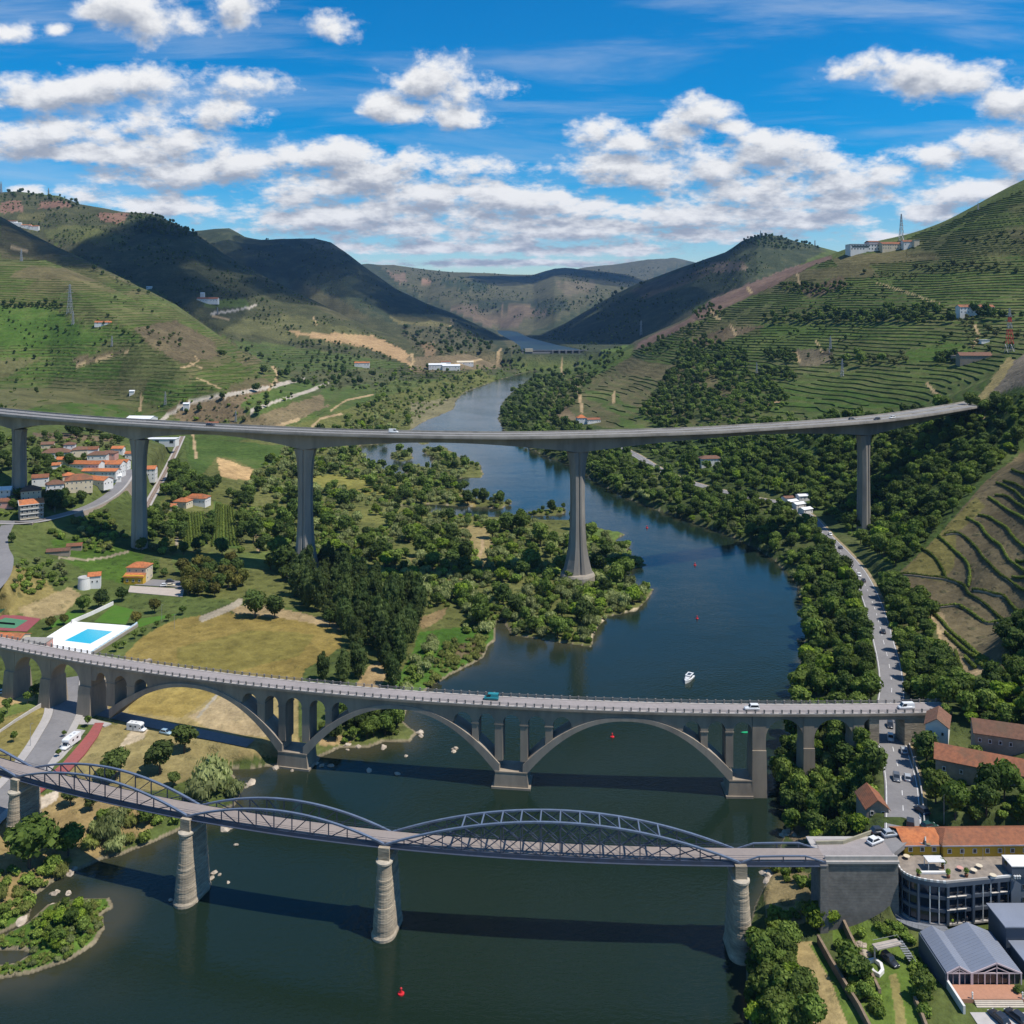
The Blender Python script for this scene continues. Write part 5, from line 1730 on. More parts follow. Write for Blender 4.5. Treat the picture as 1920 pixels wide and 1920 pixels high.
def make_iron_bridge():
 root = empty('iron_footbridge', (-30, 236, 0), 'blue grey iron truss footbridge with humped bowstring spans on round nosed granite piers', 'bridge')
 ZD = 23.2
 WO = 5.6
 joints = [IX(-330), IX(31), IX(352), IX(722), IX(1388), IX(1549)]
 xs = np.linspace(joints[0], joints[-1], 120)
 dk = MB()
 dk.loft([[AB_(x) for AB_ in (lambda x: IB(x, 0.25, ZD - 0.35), lambda x: IB(x, WO - 0.25, ZD - 0.35), lambda x: IB(x, WO - 0.25, ZD), lambda x: IB(x, 0.25, ZD))] for x in xs])
 dk.build('deck', std('footbridge_deck', (0.275, 0.232, 0.205), 0.9, 0.9, 0.08, (0.2, 0.17, 0.155), 0.4, 0.12), root)
 unit = MB().box((0, 0, 0.5), (1, 1, 1)).build('post', SHADESTEEL, root, origin=(0, 0, 0))
 cross = unit.data.copy()
 cross.materials[0] = BLUESTEEL
 unit_mesh = unit.data
 bpy.data.objects.remove(unit)

 def rod(name, a, b, w, h, parent):
  """one steel member as a copy of a unit bar"""
  a, b = Vector(a), Vector(b)
  d = b - a
  o = bpy.data.objects.new(name, cross if name.startswith('cross') else unit_mesh)
  COL.objects.link(o)
  o.parent = parent
  z = d.normalized()
  y = Vector((0, 1, 0))
  x = y.cross(z)
  x = x.normalized() if x.length > 1e-4 else Vector((1, 0, 0))
  y = z.cross(x)
  off = Vector((0, 0, 0))
  r = parent
  while r:
   off += Vector(r.location)
   r = r.parent
  M = Matrix(((x.x * w, y.x * h, d.x, a.x - off.x), (x.y * w, y.y * h, d.y, a.y - off.y), (x.z * w, y.z * h, d.z, a.z - off.z), (0, 0, 0, 1)))
  o.matrix_basis = M
  return o
 spec = [(10, 5.6, False), (11, 5.6, False), (11, 5.4, False), (18, 8.8, True), (4, 1.7, False)]
 for s, (n, hgt, braced) in enumerate(spec):
  a, b = joints[s], joints[s + 1]
  px_ = [a + (b - a) * i / n for i in range(n + 1)]
  if s == 4:
   px_ = [a + (b - a) * t for t in (0, 0.22, 0.5, 0.76, 1.0)]

  def zt_(x):
   u = 2 * (x - a) / (b - a) - 1
   if s == 4:
    return ZD - 0.5 + hgt * min(1, (1 - abs(u)) * 2.1)
   return ZD - 0.5 + hgt * (1 - abs(u) ** 2.0)
  for side, o in ((0, 0.0), (1, WO)):
   tc_, bc_ = MB(), MB()
   tc_.path([IB(x, o, zt_(x)) for x in (np.linspace(a, b, 41) if s != 4 else px_)], 0.62 if s != 4 else 0.35, 0.42 if s != 4 else 0.3)
   tc_.build('top_chord', BLUESTEEL, root)
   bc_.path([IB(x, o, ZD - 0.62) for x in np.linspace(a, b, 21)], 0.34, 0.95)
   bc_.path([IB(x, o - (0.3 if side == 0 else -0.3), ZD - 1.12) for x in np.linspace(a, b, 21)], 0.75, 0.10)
   bc_.build('bottom_chord', SHADESTEEL, root)
   for i in range(1, n):
    x = px_[i]
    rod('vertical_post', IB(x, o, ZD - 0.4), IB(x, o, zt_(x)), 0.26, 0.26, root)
   if s != 4:
    for i in range(1, n - 1):
     x0, x1 = px_[i], px_[i + 1]
     left = (i + 0.5) < n / 2
     if braced:
      if i + 2 <= n - 1:
       x2 = px_[i + 2]
       rod('diagonal', IB(x0, o, zt_(x0)), IB(x2, o, ZD - 0.4), 0.2, 0.2, root)
       rod('diagonal', IB(x0, o + 0.12, ZD - 0.4), IB(x2, o + 0.12, zt_(x2)), 0.2, 0.2, root)
     elif left:
      rod('diagonal', IB(x0, o, zt_(x0)), IB(x1, o, ZD - 0.4), 0.2, 0.2, root)
     else:
      rod('diagonal', IB(x0, o, ZD - 0.4), IB(x1, o, zt_(x1)), 0.2, 0.2, root)
   # handrail beside the walkway
   hr = MB()
   oo = o + (0.35 if side == 0 else -0.35)
   for zz in (0.55, 1.05):
    hr.path([IB(x, oo, ZD + zz) for x in np.linspace(a, b, 21)], 0.05, 0.05)
   hr.build('handrail', SHADESTEEL, root)
  if braced:
   for i in range(4, n - 3):
    x = px_[i]
    rod('cross_strut', IB(x, 0, zt_(x)), IB(x, WO, zt_(x)), 0.34, 0.34, root)
    if i < n - 4:
     x1 = px_[i + 1]
     rod('cross_brace', IB(x, WO, zt_(x)), IB(x1, 0, zt_(x1)), 0.14, 0.14, root)
  # cross beams under the deck
  cb = MB()
  for x in px_:
   cb.bar(IB(x, 0.2, ZD - 0.75), IB(x, WO - 0.2, ZD - 0.75), 0.3, 0.75)
  cb.build('cross_beams', BLUESTEEL, root).name = 'cross_beam'
 # granite piers with coursed masonry
 for x, tall in ((IX(33), 3.6), (joints[2], -2.5), (joints[3], -2.5), (joints[4], -2.5)):
  pr = empty('pier', IB(x, 0, 0) - root.location)
  pr.parent = root
  m, up, cap = MB(), MB(), MB()
  rings = []
  zb, zl = tall, 18.6
  nc = int((zl - zb) / 0.62)
  rr = random.Random(int(x * 10))
  c_front, c_back = 1.5, 7.2

  def ring(z, ins):
   f = max(0.0, (zl - z) / zl)
   r = 1.85 + 1.15 * f ** 1.15 + (0.25 if z < 0.9 else 0) - ins
   pts = []
   for k in range(11):
    t = pi + pi * k / 10
    pts.append(IB(x, 0, 0) * 0 + PX(x, cos(t) * r, c_front - 0.6 * f + sin(t) * r, z))
   for k in range(5):
    t = pi * k / 4
    pts.append(PX(x, cos(t) * r, c_back + sin(t) * r, z))
   return pts

  def PX(x, a, off, z):
   d = np.polyval(np.polyder(_ic), x)
   l = hypot(1, d)
   return Vector((x + a / l - d / l * (off - 2.0), float(IY(x)) + a * d / l + (off - 2.0) / l, z))
  for i in range(nc):
   z0 = zb + (zl - zb) * i / nc
   z1 = zb + (zl - zb) * (i + 1) / nc
   j = 0.05 + rr.uniform(-0.07, 0.06)
   rings += [ring(z0, 0.13), ring(z0 + 0.07, j), ring(z1 - 0.07, j), ring(z1, 0.13)]
  m.loft(rings)
  m.build('masonry_shaft', GRAN, pr)
  cap.loft([ring(zl, -0.35), ring(zl + 0.45, -0.35), ring(zl + 0.75, 0.5)])
  cap.build('ledge', std('ledge_stone', (0.42, 0.37, 0.29), 0.9, 0.9, 0.2), pr)
  for i in range(7):
   z0 = zl + 0.7 + i * 0.46
   h = 0.42
   up.loft([[PX(x, -1.45, 0.7, z), PX(x, 1.45, 0.7, z), PX(x, 1.45, 6.9, z), PX(x, -1.45, 6.9, z)] for z in (z0, z0 + h)])
  up.loft([[PX(x, -1.38, 0.78, z), PX(x, 1.38, 0.78, z), PX(x, 1.38, 6.8, z), PX(x, -1.38, 6.8, z)] for z in (zl + 0.6, ZD - 1.2)])
  up.build('upper_block', GRAN, pr)
 return root

IRON_BRIDGE = make_iron_bridge()
# ================================================================== roads, paved plots
def resample(pts, step):
 c = curve_pts(pts, 12)
 out = [c[0]]
 acc = 0.0
 for a, b in zip(c[:-1], c[1:]):
  d = (b - a).length
  acc += d
  if acc >= step:
   out.append(b)
   acc = 0.0
 if (out[-1] - c[-1]).length > 0.5:
  out.append(c[-1])
 return out

def side(c, i):
 d = c[min(i + 1, len(c) - 1)] - c[max(i - 1, 0)]
 return Vector((-d.y, d.x, 0)).normalized()

def ribbon(name, c, o0, o1, dz, mat, parent=None, th=0.0, i0=0, i1=None):
 c2 = c
 m = MB()
 rng_ = range(i0, len(c2) if i1 is None else i1)
 if th:
  m.loft([[c2[i] + side(c2, i) * o0 + Vector((0, 0, dz)), c2[i] + side(c2, i) * o1 + Vector((0, 0, dz)), c2[i] + side(c2, i) * o1 + Vector((0, 0, dz + th)), c2[i] + side(c2, i) * o0 + Vector((0, 0, dz + th))] for i in rng_])
 else:
  m.loft([[c2[i] + side(c2, i) * o0 + Vector((0, 0, dz)), c2[i] + side(c2, i) * o1 + Vector((0, 0, dz))] for i in rng_], False, False, False)
 o = m.build(name, mat, parent)
 if parent is None:
  o['kind'] = 'structure'
 return o

RC = {k: resample(v[1], 3.0) for k, v in ROADS.items()}
c = RC['river_road']
rr_ = ribbon('road', c, -4.7, 4.7, 0.0, ASPHALT)
for o_ in (-4.2, 4.2):
 ribbon('edge_line', c, o_ - 0.1, o_ + 0.1, 0.012, LINE, rr_)
for i in range(0, len(c) - 2, 3):
 ribbon('centre_dash', c, -0.09, 0.09, 0.012, LINE, rr_, i0=i, i1=i + 2)
ribbon('verge', c, 4.72, 6.4, -0.1, std('dusty_verge', (0.30, 0.23, 0.13), 0.95, 0.8, 0.25, (0.12, 0.12, 0.05), 0.5, 0.2), th=0.1)
wal = [i for i in range(len(c)) if c[i].y < 330]
wm = MB().loft([[c[i] + side(c, i) * 5.0 + Vector((0, 0, -0.6)), c[i] + side(c, i) * 5.5 + Vector((0, 0, -0.6)), c[i] + side(c, i) * 5.4 + Vector((0, 0, 0.85)), c[i] + side(c, i) * 5.05 + Vector((0, 0, 0.85))] for i in wal])
tag(wm.build('roadside_wall', PAVE), 'low pale wall along the river side of the road between the two near bridges', 'wall')
c = RC['park_road']
pr_ = ribbon('road', c, -4.2, 4.2, 0.0, ASPHALT)
for o_, w_ in ((-7.4, 3.1), (4.3, 2.6)):
 ribbon('pavement', c, o_, o_ + w_, -0.1, PAVE, th=0.22)
ribbon('road', RC['riverside_lane'], -2.9, 2.9, 0.0, ASPHALT)
c = RC['village_road']
ribbon('road', c, -4.0, 4.0, 0.0, ASPHALT)
ribbon('pavement', c, -5.6, -4.0, -0.1, PAVE, th=0.22)
ribbon('road', RC['town_street'], -3.5, 3.5, 0.0, ASPHALT)
c = RC['railway_bed']
rw_ = ribbon('railway', c, -3.2, 3.2, -0.02, std('rail_ballast', (0.26, 0.20, 0.155), 0.95, 2.0, 0.25, (0.15, 0.11, 0.09), 0.5, 0.3), th=0.14)
for o_ in (-2.4, 2.2):
 ribbon('side_path', c, o_ - 0.7, o_ + 0.7, 0.16, PAVE, rw_)
for o_ in (-0.72, 0.72):
 ribbon('rail', c, o_ - 0.07, o_ + 0.07, 0.13, std('rusty_rail', (0.11, 0.065, 0.045), 0.7, 2), rw_, th=0.14)

def sheet(name, pts, mat, th=0.1, parent=None):
 m = MB()
 m.prism([(p[0], p[1]) for p in pts], pts[0][2] - th, pts[0][2])
 o = m.build(name, mat, parent)
 if parent is None:
  o['kind'] = 'structure'
 return o

def quad_px(l, z):
 q = [P(x, y, z) for x, y in l]
 a = sum(q[i][0] * q[(i + 1) % len(q)][1] - q[(i + 1) % len(q)][0] * q[i][1] for i in range(len(q)))
 return q if a > 0 else q[::-1]

REDPATH = std('red_path', (0.30, 0.085, 0.075), 0.9, 1.0, 0.12, (0.2, 0.08, 0.07), 0.4, 0.2)
sheet('path', quad_px([(178, 1355), (195, 1355), (183, 1380), (160, 1412), (132, 1442), (95, 1470), (62, 1494), (58, 1478), (90, 1454), (118, 1430), (148, 1396), (166, 1374)], 7.95), REDPATH, 0.5)
sheet('pavement', quad_px([(141, 1340), (209, 1356), (196, 1362), (176, 1358), (137, 1358)], 7.9), PAVE, 0.5)
sheet('parking_strip', quad_px([(138, 1366), (160, 1369), (146, 1388), (118, 1420), (90, 1444), (74, 1436), (112, 1400)], 7.9), PAVE, 0.5)
tag(MB().path([P(-10, 1380, 8.3), P(30, 1352, 8.4), P(84, 1318, 8.6)], 0.5, 1.6).build('park_wall', std('park_wall_render', (0.45, 0.42, 0.38), 0.9, 0.6, 0.1, (0.3, 0.28, 0.25), 0.4, 0.2)), 'low pale retaining wall beside the park lawn left of the arch piers', 'wall')
sheet('street', quad_px([(1646, 1606), (1640, 1580), (1666, 1558), (1739, 1560), (1735, 1572), (1700, 1580), (1668, 1606)], 23.02), ASPHALT, 1.2)
# swimming pool terrace
pool = empty('swimming_pool', P(150, 1195, 9.0), 'turquoise outdoor swimming pool in a dazzling white terrace behind the arch bridge', 'pool')
WT = std('white_pool_terrace', (0.80, 0.79, 0.76), 0.8, 0.5, 0.03, (0.6, 0.58, 0.54), 0.2, 0.1)
dk = quad_px([(134, 1165), (246, 1173), (172, 1226), (66, 1208)], 9.05)
pq = quad_px([(164, 1179), (211, 1184), (169, 1207), (121, 1201)], 9.05)
m = MB()
n4 = len(dk)
m.add([*dk, *pq, *[(x, y, 7.6) for x, y, z in pq]], [(i, (i + 1) % 4, 4 + (i + 1) % 4, 4 + i) for i in range(4)] + [(4 + i, 4 + (i + 1) % 4, 8 + (i + 1) % 4, 8 + i) for i in range(4)] + [(8, 9, 10, 11)])
j0 = min(range(4), key=lambda j: (pq[j][0] - dk[0][0]) ** 2 + (pq[j][1] - dk[0][1]) ** 2)
pq2 = pq[j0:] + pq[:j0]
m = MB().add([*dk, *pq2, *[(x, y, 7.6) for x, y, z in pq2]], [(i, (i + 1) % 4, 4 + (i + 1) % 4, 4 + i) for i in range(4)] + [(4 + i, 4 + (i + 1) % 4, 8 + (i + 1) % 4, 8 + i) for i in range(4)] + [(8, 9, 10, 11)])
m.build('terrace', WT, pool)
PW = std('pool_water', (0.03, 0.42, 0.56), 0.06, 0.8, 0.06, spec=0.5)
MB().add([(x, y, 8.97) for x, y, z in pq2], [(0, 1, 2, 3)]).build('pool_water', PW, pool)
PB = std('pale_blue_wall', (0.52, 0.66, 0.74), 0.85, 0.6, 0.06, (0.4, 0.5, 0.56), 0.3, 0.2)
for i in range(11):
 a, b = Vector(P(257, 1174, 9)), Vector(P(172, 1228, 9))
 p0, p1 = a.lerp(b, i / 11), a.lerp(b, (i + 0.96) / 11)
 MB().loft([[p0 + Vector((-.2, 0, -0.5)), p0 + Vector((.2, 0, -0.5)), p1 + Vector((.2, 0, -0.5)), p1 + Vector((-.2, 0, -0.5))], [p0 + Vector((-.2, 0, 2.0 - 0.1 * (i % 2))), p0 + Vector((.2, 0, 2.0)), p1 + Vector((.2, 0, 1.7)), p1 + Vector((-.2, 0, 1.7))]]).build('wall_panel', PB, pool)
MB().path([P(212, 1131, 9.8), P(172, 1150, 9.8), P(134, 1166, 9.8)], 0.5, 1.8).build('long_wall', WHITE, pool)
MB().path([P(258, 1176, 8.6), P(172, 1231, 8.6)], 0.6, 3.4).build('street_wall', std('dusty_wall', (0.30, 0.26, 0.21), 0.9, 0.6, 0.15), pool)
BLOCK.append(np.array([q[:2] for q in dk]))
LAWN = std('mown_lawn', (0.060, 0.145, 0.010), 0.95, 0.4, 0.12, (0.08, 0.12, 0.02), 0.4, 0.1)
sheet('lawn', quad_px([(214, 1134), (250, 1143), (236, 1171), (176, 1166)], 9.02), LAWN, 0.4)
sheet('lawn', quad_px([(262, 1160), (335, 1150), (262, 1176), (250, 1172)], 9.02), LAWN, 0.4)
sheet('lawn', quad_px([(128, 1146), (160, 1150), (130, 1165), (84, 1182)], 9.02), LAWN, 0.4)
# tennis court
tc = empty('tennis_court', P(20, 1165, 10), 'green tennis court with red surround next to the orange pool house roof', 'tennis court')
sheet('surround', quad_px([(10, 1150), (76, 1160), (50, 1184), (-40, 1180)], 10.05), std('red_court', (0.26, 0.07, 0.075), 0.9, 0.6, 0.1), 0.3, tc)
sheet('playing_area', quad_px([(10, 1158), (52, 1163), (28, 1178), (-30, 1175)], 10.10), std('green_court', (0.07, 0.20, 0.11), 0.9, 0.6, 0.1), 0.06, tc)
MB().path([P(-20, 1166, 10.6), P(28, 1170, 10.6)], 0.05, 0.9).build('net', DARK, tc)
MB().path([P(-10, 1148, 11.4), P(14, 1146, 11.4)], 0.06, 2.6).build('fence_screen', std('green_screen', (0.05, 0.16, 0.09), 0.8), tc)
# court yard and car park by the yellow house
sheet('parking_court', quad_px([(244, 1098), (346, 1104), (342, 1119), (240, 1110)], 9.7), std('pale_court', (0.42, 0.36, 0.30), 0.9, 0.5, 0.08), 0.4)
sheet('car_park', quad_px([(286, 1086), (350, 1090), (346, 1102), (252, 1096)], 9.72), ASPHALT, 0.4)
# seating steps seen through the small arches
st_ = empty('stone_steps', P(225, 1290, 7), 'flight of long stone seating steps seen through the small bridge arches', 'steps')
for i in range(5):
 a, b = P(172 + i * 2, 1316 - i * 6, 7.6), P(270 + i * 3, 1262 - i * 5 + 4, 7.6)
 MB().path([(a[0], a[1], 7.6 + i * 0.55), (b[0], b[1], 7.6 + i * 0.55)], 1.6, 0.8).build('step', std('worn_step', (0.34, 0.28, 0.21), 0.9, 0.8, 0.12), st_)
# retaining embankment of the village road, lit stone slope
rw = empty('retaining_wall', P(205, 950, 24), 'sloping stone retaining wall under the bend of the village road', 'wall')
SLOPE = std('stone_slope', (0.24, 0.19, 0.145), 0.95, 0.6, 0.15, (0.13, 0.11, 0.085), 0.4, 0.1)
vr = RC['village_road']
ii = [i for i in range(len(vr)) if 120 < 960 + vr[i].x / vr[i].y * FPX < 232]
MB().loft([[vr[i] - side(vr, i) * 5.7 + Vector((0, 0, 0.1)), vr[i] - side(vr, i) * 6.2 + Vector((0, 0, 0.1)), vr[i] - side(vr, i) * 12.5 + Vector((0, 0, -12)), vr[i] - side(vr, i) * 5.7 + Vector((0, 0, -12))] for i in ii]).build('stone_face', SLOPE, rw)
MB().path([vr[i] - side(vr, i) * 5.9 + Vector((0, 0, 0.5)) for i in ii], 0.4, 0.9).build('parapet', PAVE, rw)
tag(MB().path([P(28, 985, 26.5), P(60, 988, 26.0), P(90, 978, 26.5)], 0.6, 5.0).build('retaining_wall', SLOPE), 'curved stone retaining wall below the village road junction', 'wall')
# ================================================================== buildings
def tile_mat(name, a, b):
 if name in MATS:
  return MATS[name]
 m, N, bs, out = new_mat(name)
 tcd = N.n('ShaderNodeTexCoord').outputs['Object']
 pos = N.n('ShaderNodeNewGeometry').outputs['Position']
 oi = N.n('ShaderNodeObjectInfo').outputs['Random']
 n1 = N.noise(pos, 0.9, 4, 0.6)
 n2 = N.noise(pos, 0.18, 4, 0.6)
 c = N.mix(N.ramp(n1, 0.35, 0.7), a, b)
 c = N.mix(N.m('MULTIPLY', N.ramp(n2, 0.44, 0.68), 0.6), c, (0.14, 0.095, 0.062))
 k = N.ramp(oi, 0, 1, 0.82, 1.15, False)
 c = N.mix(1.0, c, N.xyz(k, k, k), 'MULTIPLY')
 N.t.links.new(c, bs.inputs['Base Color'])
 bs.inputs['Roughness'].default_value = 0.9
 bs.inputs['Specular IOR Level'].default_value = 0.15
 x, y, z = N.sep(tcd)
 wv = N.m('SINE', N.m('MULTIPLY', x, 21.0))
 w2 = N.m('SINE', N.m('MULTIPLY', y, 16.0))
 bump(N, bs, N.m('ADD', wv, N.m('MULTIPLY', w2, 0.4)), 0.5, 0.06)
 MATS[name] = m
 return m

ORANGE = tile_mat('orange_tiles', (0.50, 0.175, 0.068), (0.36, 0.12, 0.052))
TERRA = tile_mat('terracotta_tiles', (0.31, 0.125, 0.066), (0.215, 0.092, 0.055))
BROWN = tile_mat('old_brown_tiles', (0.20, 0.105, 0.07), (0.145, 0.08, 0.055))
WROOF = std('white_sheet_roof', (0.70, 0.70, 0.69), 0.6, 0.6, 0.05)
YELLOW = std('yellow_render', (0.55, 0.34, 0.035), 0.85, 0.5, 0.06)
PINK = std('pink_render', (0.52, 0.28, 0.23), 0.85, 0.5, 0.08)
STONE = std('field_stone', (0.30, 0.25, 0.19), 0.95, 1.2, 0.22, (0.16, 0.13, 0.10), 0.4, 0.3, bmp=0.3)
GREYW = std('grey_render', (0.25, 0.235, 0.20), 0.9, 0.5, 0.08)
SLATE = std('blue_grey_cladding', (0.075, 0.095, 0.125), 0.6, 0.4, 0.06, spec=0.4)
FRAME = std('window_frame_white', (0.62, 0.61, 0.58), 0.6, 2, 0.05)
DOORM = std('painted_door', (0.13, 0.09, 0.06), 0.7, 2, 0.1)

_win = {}

def window(parent, x, y, z, w, h, nx, ny, fm=None):
 """frame with a recessed pane, on a wall facing (nx, ny), in the building's own coordinates"""
 a = atan2(ny, nx)
 key = (round(w, 2), round(h, 2), fm.name if fm else '')
 if key not in _win:
  f = MB()
  t = 0.12
  for c_, s_ in (((0, 0, h / 2 - t / 2), (0.12, w, t)), ((0, 0, -h / 2 + t / 2), (0.16, w + .1, t)), ((0, -w / 2 + t / 2, 0), (0.12, t, h - 2 * t)), ((0, w / 2 - t / 2, 0), (0.12, t, h - 2 * t))):
   f.box(c_, s_)
  fo = f.build('window', fm or FRAME, None, origin=(0, 0, 0))
  g = MB().box((-0.01, 0, 0), (0.05, w - 2 * t, h - 2 * t)).build('pane', GLASS, None, origin=(0, 0, 0))
  _win[key] = (fo.data, g.data)
  bpy.data.objects.remove(fo)
  bpy.data.objects.remove(g)
 fd, gd = _win[key]
 o = bpy.data.objects.new('window', fd)
 COL.objects.link(o)
 o.parent = parent
 o.location = (x + nx * 0.03, y + ny * 0.03, z)
 o.rotation_euler = (0, 0, a)
 g = bpy.data.objects.new('pane', gd)
 COL.objects.link(g)
 g.parent = o
 return o

def facade_windows(b, sx, sy, z0, floors, fh, sides, ww=0.9, wh=1.2, pitch=2.6, door=None):
 for s in sides:
  nx, ny = {'f': (0, -1), 'b': (0, 1), 'l': (-1, 0), 'r': (1, 0)}[s]
  L = sx if s in 'fb' else sy
  n = max(1, int((L - 0.8) / pitch))
  for k in range(floors):
   for i in range(n):
    t = (i + 0.5) / n * L - L / 2
    x = t if s in 'fb' else nx * sx / 2
    y = t if s in 'lr' else ny * sy / 2
    if door == s and k == 0 and i == n // 2:
     MB().box((0, 0, 1.05), (1.1 if s in 'fb' else 0.12, 0.12 if s in 'fb' else 1.1, 2.1)).build('door', DOORM, b, origin=(x + nx * .02, y + ny * .02, z0))
     continue
    window(b, x, y, z0 + fh * k + fh * 0.55, ww, wh, nx, ny)

def house(px_, py_, sx, sy, h, rz, label, roof=ORANGE, wall=WHITE, kind='gable', rh=None, floors=1, sides='fr', chim=1, name='house', cat='house', group=None, hip=None, sink=2.0, loc=None, ww=0.9, wh=1.2, pitch=2.6, ov=0.45, door='f', fascia=None):
 x, y, z = loc or pix(px_, py_)
 if y < 1000:
  w_ = sqrt(sx * sy) * .5 + 1
  BLOCK.append(np.array([(x - w_, y - w_ - (4 if y > 400 else 0)), (x + w_, y - w_ - (4 if y > 400 else 0)), (x + w_, y + w_), (x - w_, y + w_)]))
 b = empty(name, (x, y, z), label, cat, group, rz)
 MB().box((0, 0, (h - sink) / 2), (sx, sy, h + sink)).build('wall', wall, b, origin=(0, 0, 0))
 if kind == 'gable':
  rh = rh or sy * 0.22
  g = MB()
  for ex in (-sx / 2, sx / 2):
   s_ = 0.2 if ex < 0 else -0.2
   g.add([(ex, -sy / 2, h), (ex, sy / 2, h), (ex, 0, h + rh), (ex + s_, -sy / 2, h), (ex + s_, sy / 2, h), (ex + s_, 0, h + rh)], [(0, 1, 2), (5, 4, 3), (0, 2, 5, 3), (1, 4, 5, 2), (0, 3, 4, 1)])
  g.build('gable', wall, b, origin=(0, 0, 0))
  r = MB().gable(0, 0, h + 0.02, sx, sy, rh, ov).build('roof', roof, b, origin=(0, 0, 0))
 elif kind == 'hip':
  rh = rh or min(sx, sy) * 0.24
  r = MB().gable(0, 0, h + 0.02, sx, sy, rh, ov, hip=min(sx, sy) * 0.5 if hip is None else hip).build('roof', roof, b, origin=(0, 0, 0))
 else:
  r = MB().box((0, 0, h + 0.15), (sx + 2 * ov, sy + 2 * ov, 0.3)).build('roof', roof, b, origin=(0, 0, 0))
  rh = 0.3
 if fascia:
  f = MB()
  for s_ in (-1, 1):
   f.path([(-sx / 2 - ov, s_ * (sy / 2 + ov), h - ov * rh / (sy / 2)), (-sx / 2 - ov, 0, h + rh)], 0.25, 0.45, (1, 0, 0))
   f.path([(-sx / 2 - ov, s_ * (sy / 2 + ov), h - ov * rh / (sy / 2)), (sx / 2 + ov, s_ * (sy / 2 + ov), h - ov * rh / (sy / 2))], 0.25, 0.4)
  f.build('fascia', fascia, b, origin=(0, 0, 0))
 for i in range(chim):
  MB().box((0, 0, 0.5), (0.6, 0.6, 1.3)).build('chimney', wall, r, origin=(sx * (0.22 - 0.5 * i), sy * 0.12, h + rh * 0.75))
 if floors:
  facade_windows(b, sx, sy, 0.0, floors, h / floors, sides, ww, wh, pitch, door)
 return b

VG = None
# village under the viaduct
b = house(58, 970, 13.5, 8.5, 9.2, 0.62, 'three storey house with dark grey gable and balconies under a bright orange roof', ORANGE, GREYW, 'gable', 2.4, 3, 'fr', 1, fascia=FRAME, ww=1.5, wh=1.5, pitch=2.4)
for k in range(3):
 MB().box((0, -4.6, 3.05 * k + 0.1), (13.0, 0.8, 0.25)).build('balcony', FRAME if k else CREAM, b, origin=(0, 0, 0))
house(58, 936, 12, 10, 6.5, 0.5, 'house with faded brown hipped roof behind the grey gabled house', BROWN, CREAM, 'hip', 2.6, 2, 'fr')
house(103, 926, 11, 9, 7.0, 0.45, 'dark red roofed house standing in the shade with white side wall', BROWN, WHITE, 'hip', 2.2, 2, 'fr')
house(148, 918, 17, 12, 7.5, 0.45, 'large cream villa with brown hipped roof and shuttered windows', TERRA, CREAM, 'hip', 3.2, 2, 'fr', 2)
house(128, 905, 7, 7, 5.5, 0.45, 'small cream annex with orange roof against the large cream villa', ORANGE, CREAM, 'hip', 1.6, 1, 'fr', 0)
house(188, 912, 15, 9, 5.0, -0.35, 'white house with bright orange roof just above the bend of the road', ORANGE, WHITE, 'gable', 2.0, 1, 'fr')
house(214, 903, 9, 9, 4.5, 0.5, 'white shed with plain white sheet roof at the road bend', WROOF, WHITE, 'gable', 1.6, 1, 'f', 0, 'shed', 'shed')
house(190, 893, 26, 8, 4.2, -0.05, 'long low white row with mixed orange roof above the white shed', ORANGE, WHITE, 'gable', 1.5, 1, 'fr', 1)
house(163, 880, 23, 9, 4.6, -0.05, 'long row of cottages with bright orange roofs in the middle of the village', ORANGE, WHITE, 'gable', 1.9, 1, 'f', 2)
house(212, 890, 16, 9, 8.5, -0.05, 'tall white house with orange roof at the upper end of the row', ORANGE, WHITE, 'gable', 2.2, 2, 'fr', 1)
house(184, 863, 14, 10, 4.8, 0.2, 'low house with dull brown roof above the cottages', BROWN, WHITE, 'hip', 2.2, 1, 'fr')
house(203, 858, 13, 10, 4.0, 0.1, 'broad barn with flat brown roof at the top of the village', BROWN, PINK, 'hip', 1.6, 1, 'f', 0, 'barn', 'barn')
house(106, 858, 20, 11, 4.5, 0.3, 'villa with wide rusty brown roof at the upper edge of the village', BROWN, WHITE, 'hip', 2.6, 1, 'fr')
house(131, 850, 8, 8, 7.5, 0.3, 'white tower like upper floor beside the rusty roofed villa', BROWN, WHITE, 'hip', 1.6, 2, 'fr', 0)
house(150, 855, 11, 9, 5.5, 0.4, 'yellow walled house with brown roof next to the white upper floor', BROWN, CREAM, 'hip', 2.0, 1, 'fr')
house(102, 880, 8, 6, 3.2, 0.3, 'little hut with orange roof among the olive trees', ORANGE, WHITE, 'gable', 1.3, 0, '', 0, 'hut', 'hut')
house(281, 902, 10, 9, 9.0, 0.15, 'tall white house with orange roof half hidden by the second viaduct pier', ORANGE, WHITE, 'gable', 2.0, 3, 'fr')
house(370, 946, 17, 10, 5.6, -0.1, 'white farmhouse with orange roof beside the dark trees', ORANGE, WHITE, 'hip', 2.4, 1, 'fr')
house(343, 950, 11, 9, 4.6, -0.2, 'farm building with orange roof left of the white farmhouse', ORANGE, CREAM, 'hip', 2.0, 1, 'fr', 0)
house(322, 957, 7, 6, 3.6, 0.0, 'smallest farm shed with orange roof by the farm track', ORANGE, CREAM, 'gable', 1.4, 1, 'f', 0, 'shed', 'shed')
house(266, 800, 27, 16, 9.0, -0.12, 'big white warehouse with plain pale roof behind the motorway viaduct', WROOF, std('pale_sheet_wall', (0.60, 0.60, 0.58), 0.7, 0.4, 0.05), 'gable', 2.2, 1, 'f', 0, 'warehouse', 'warehouse', ww=1.4, wh=1.4, pitch=4.0)
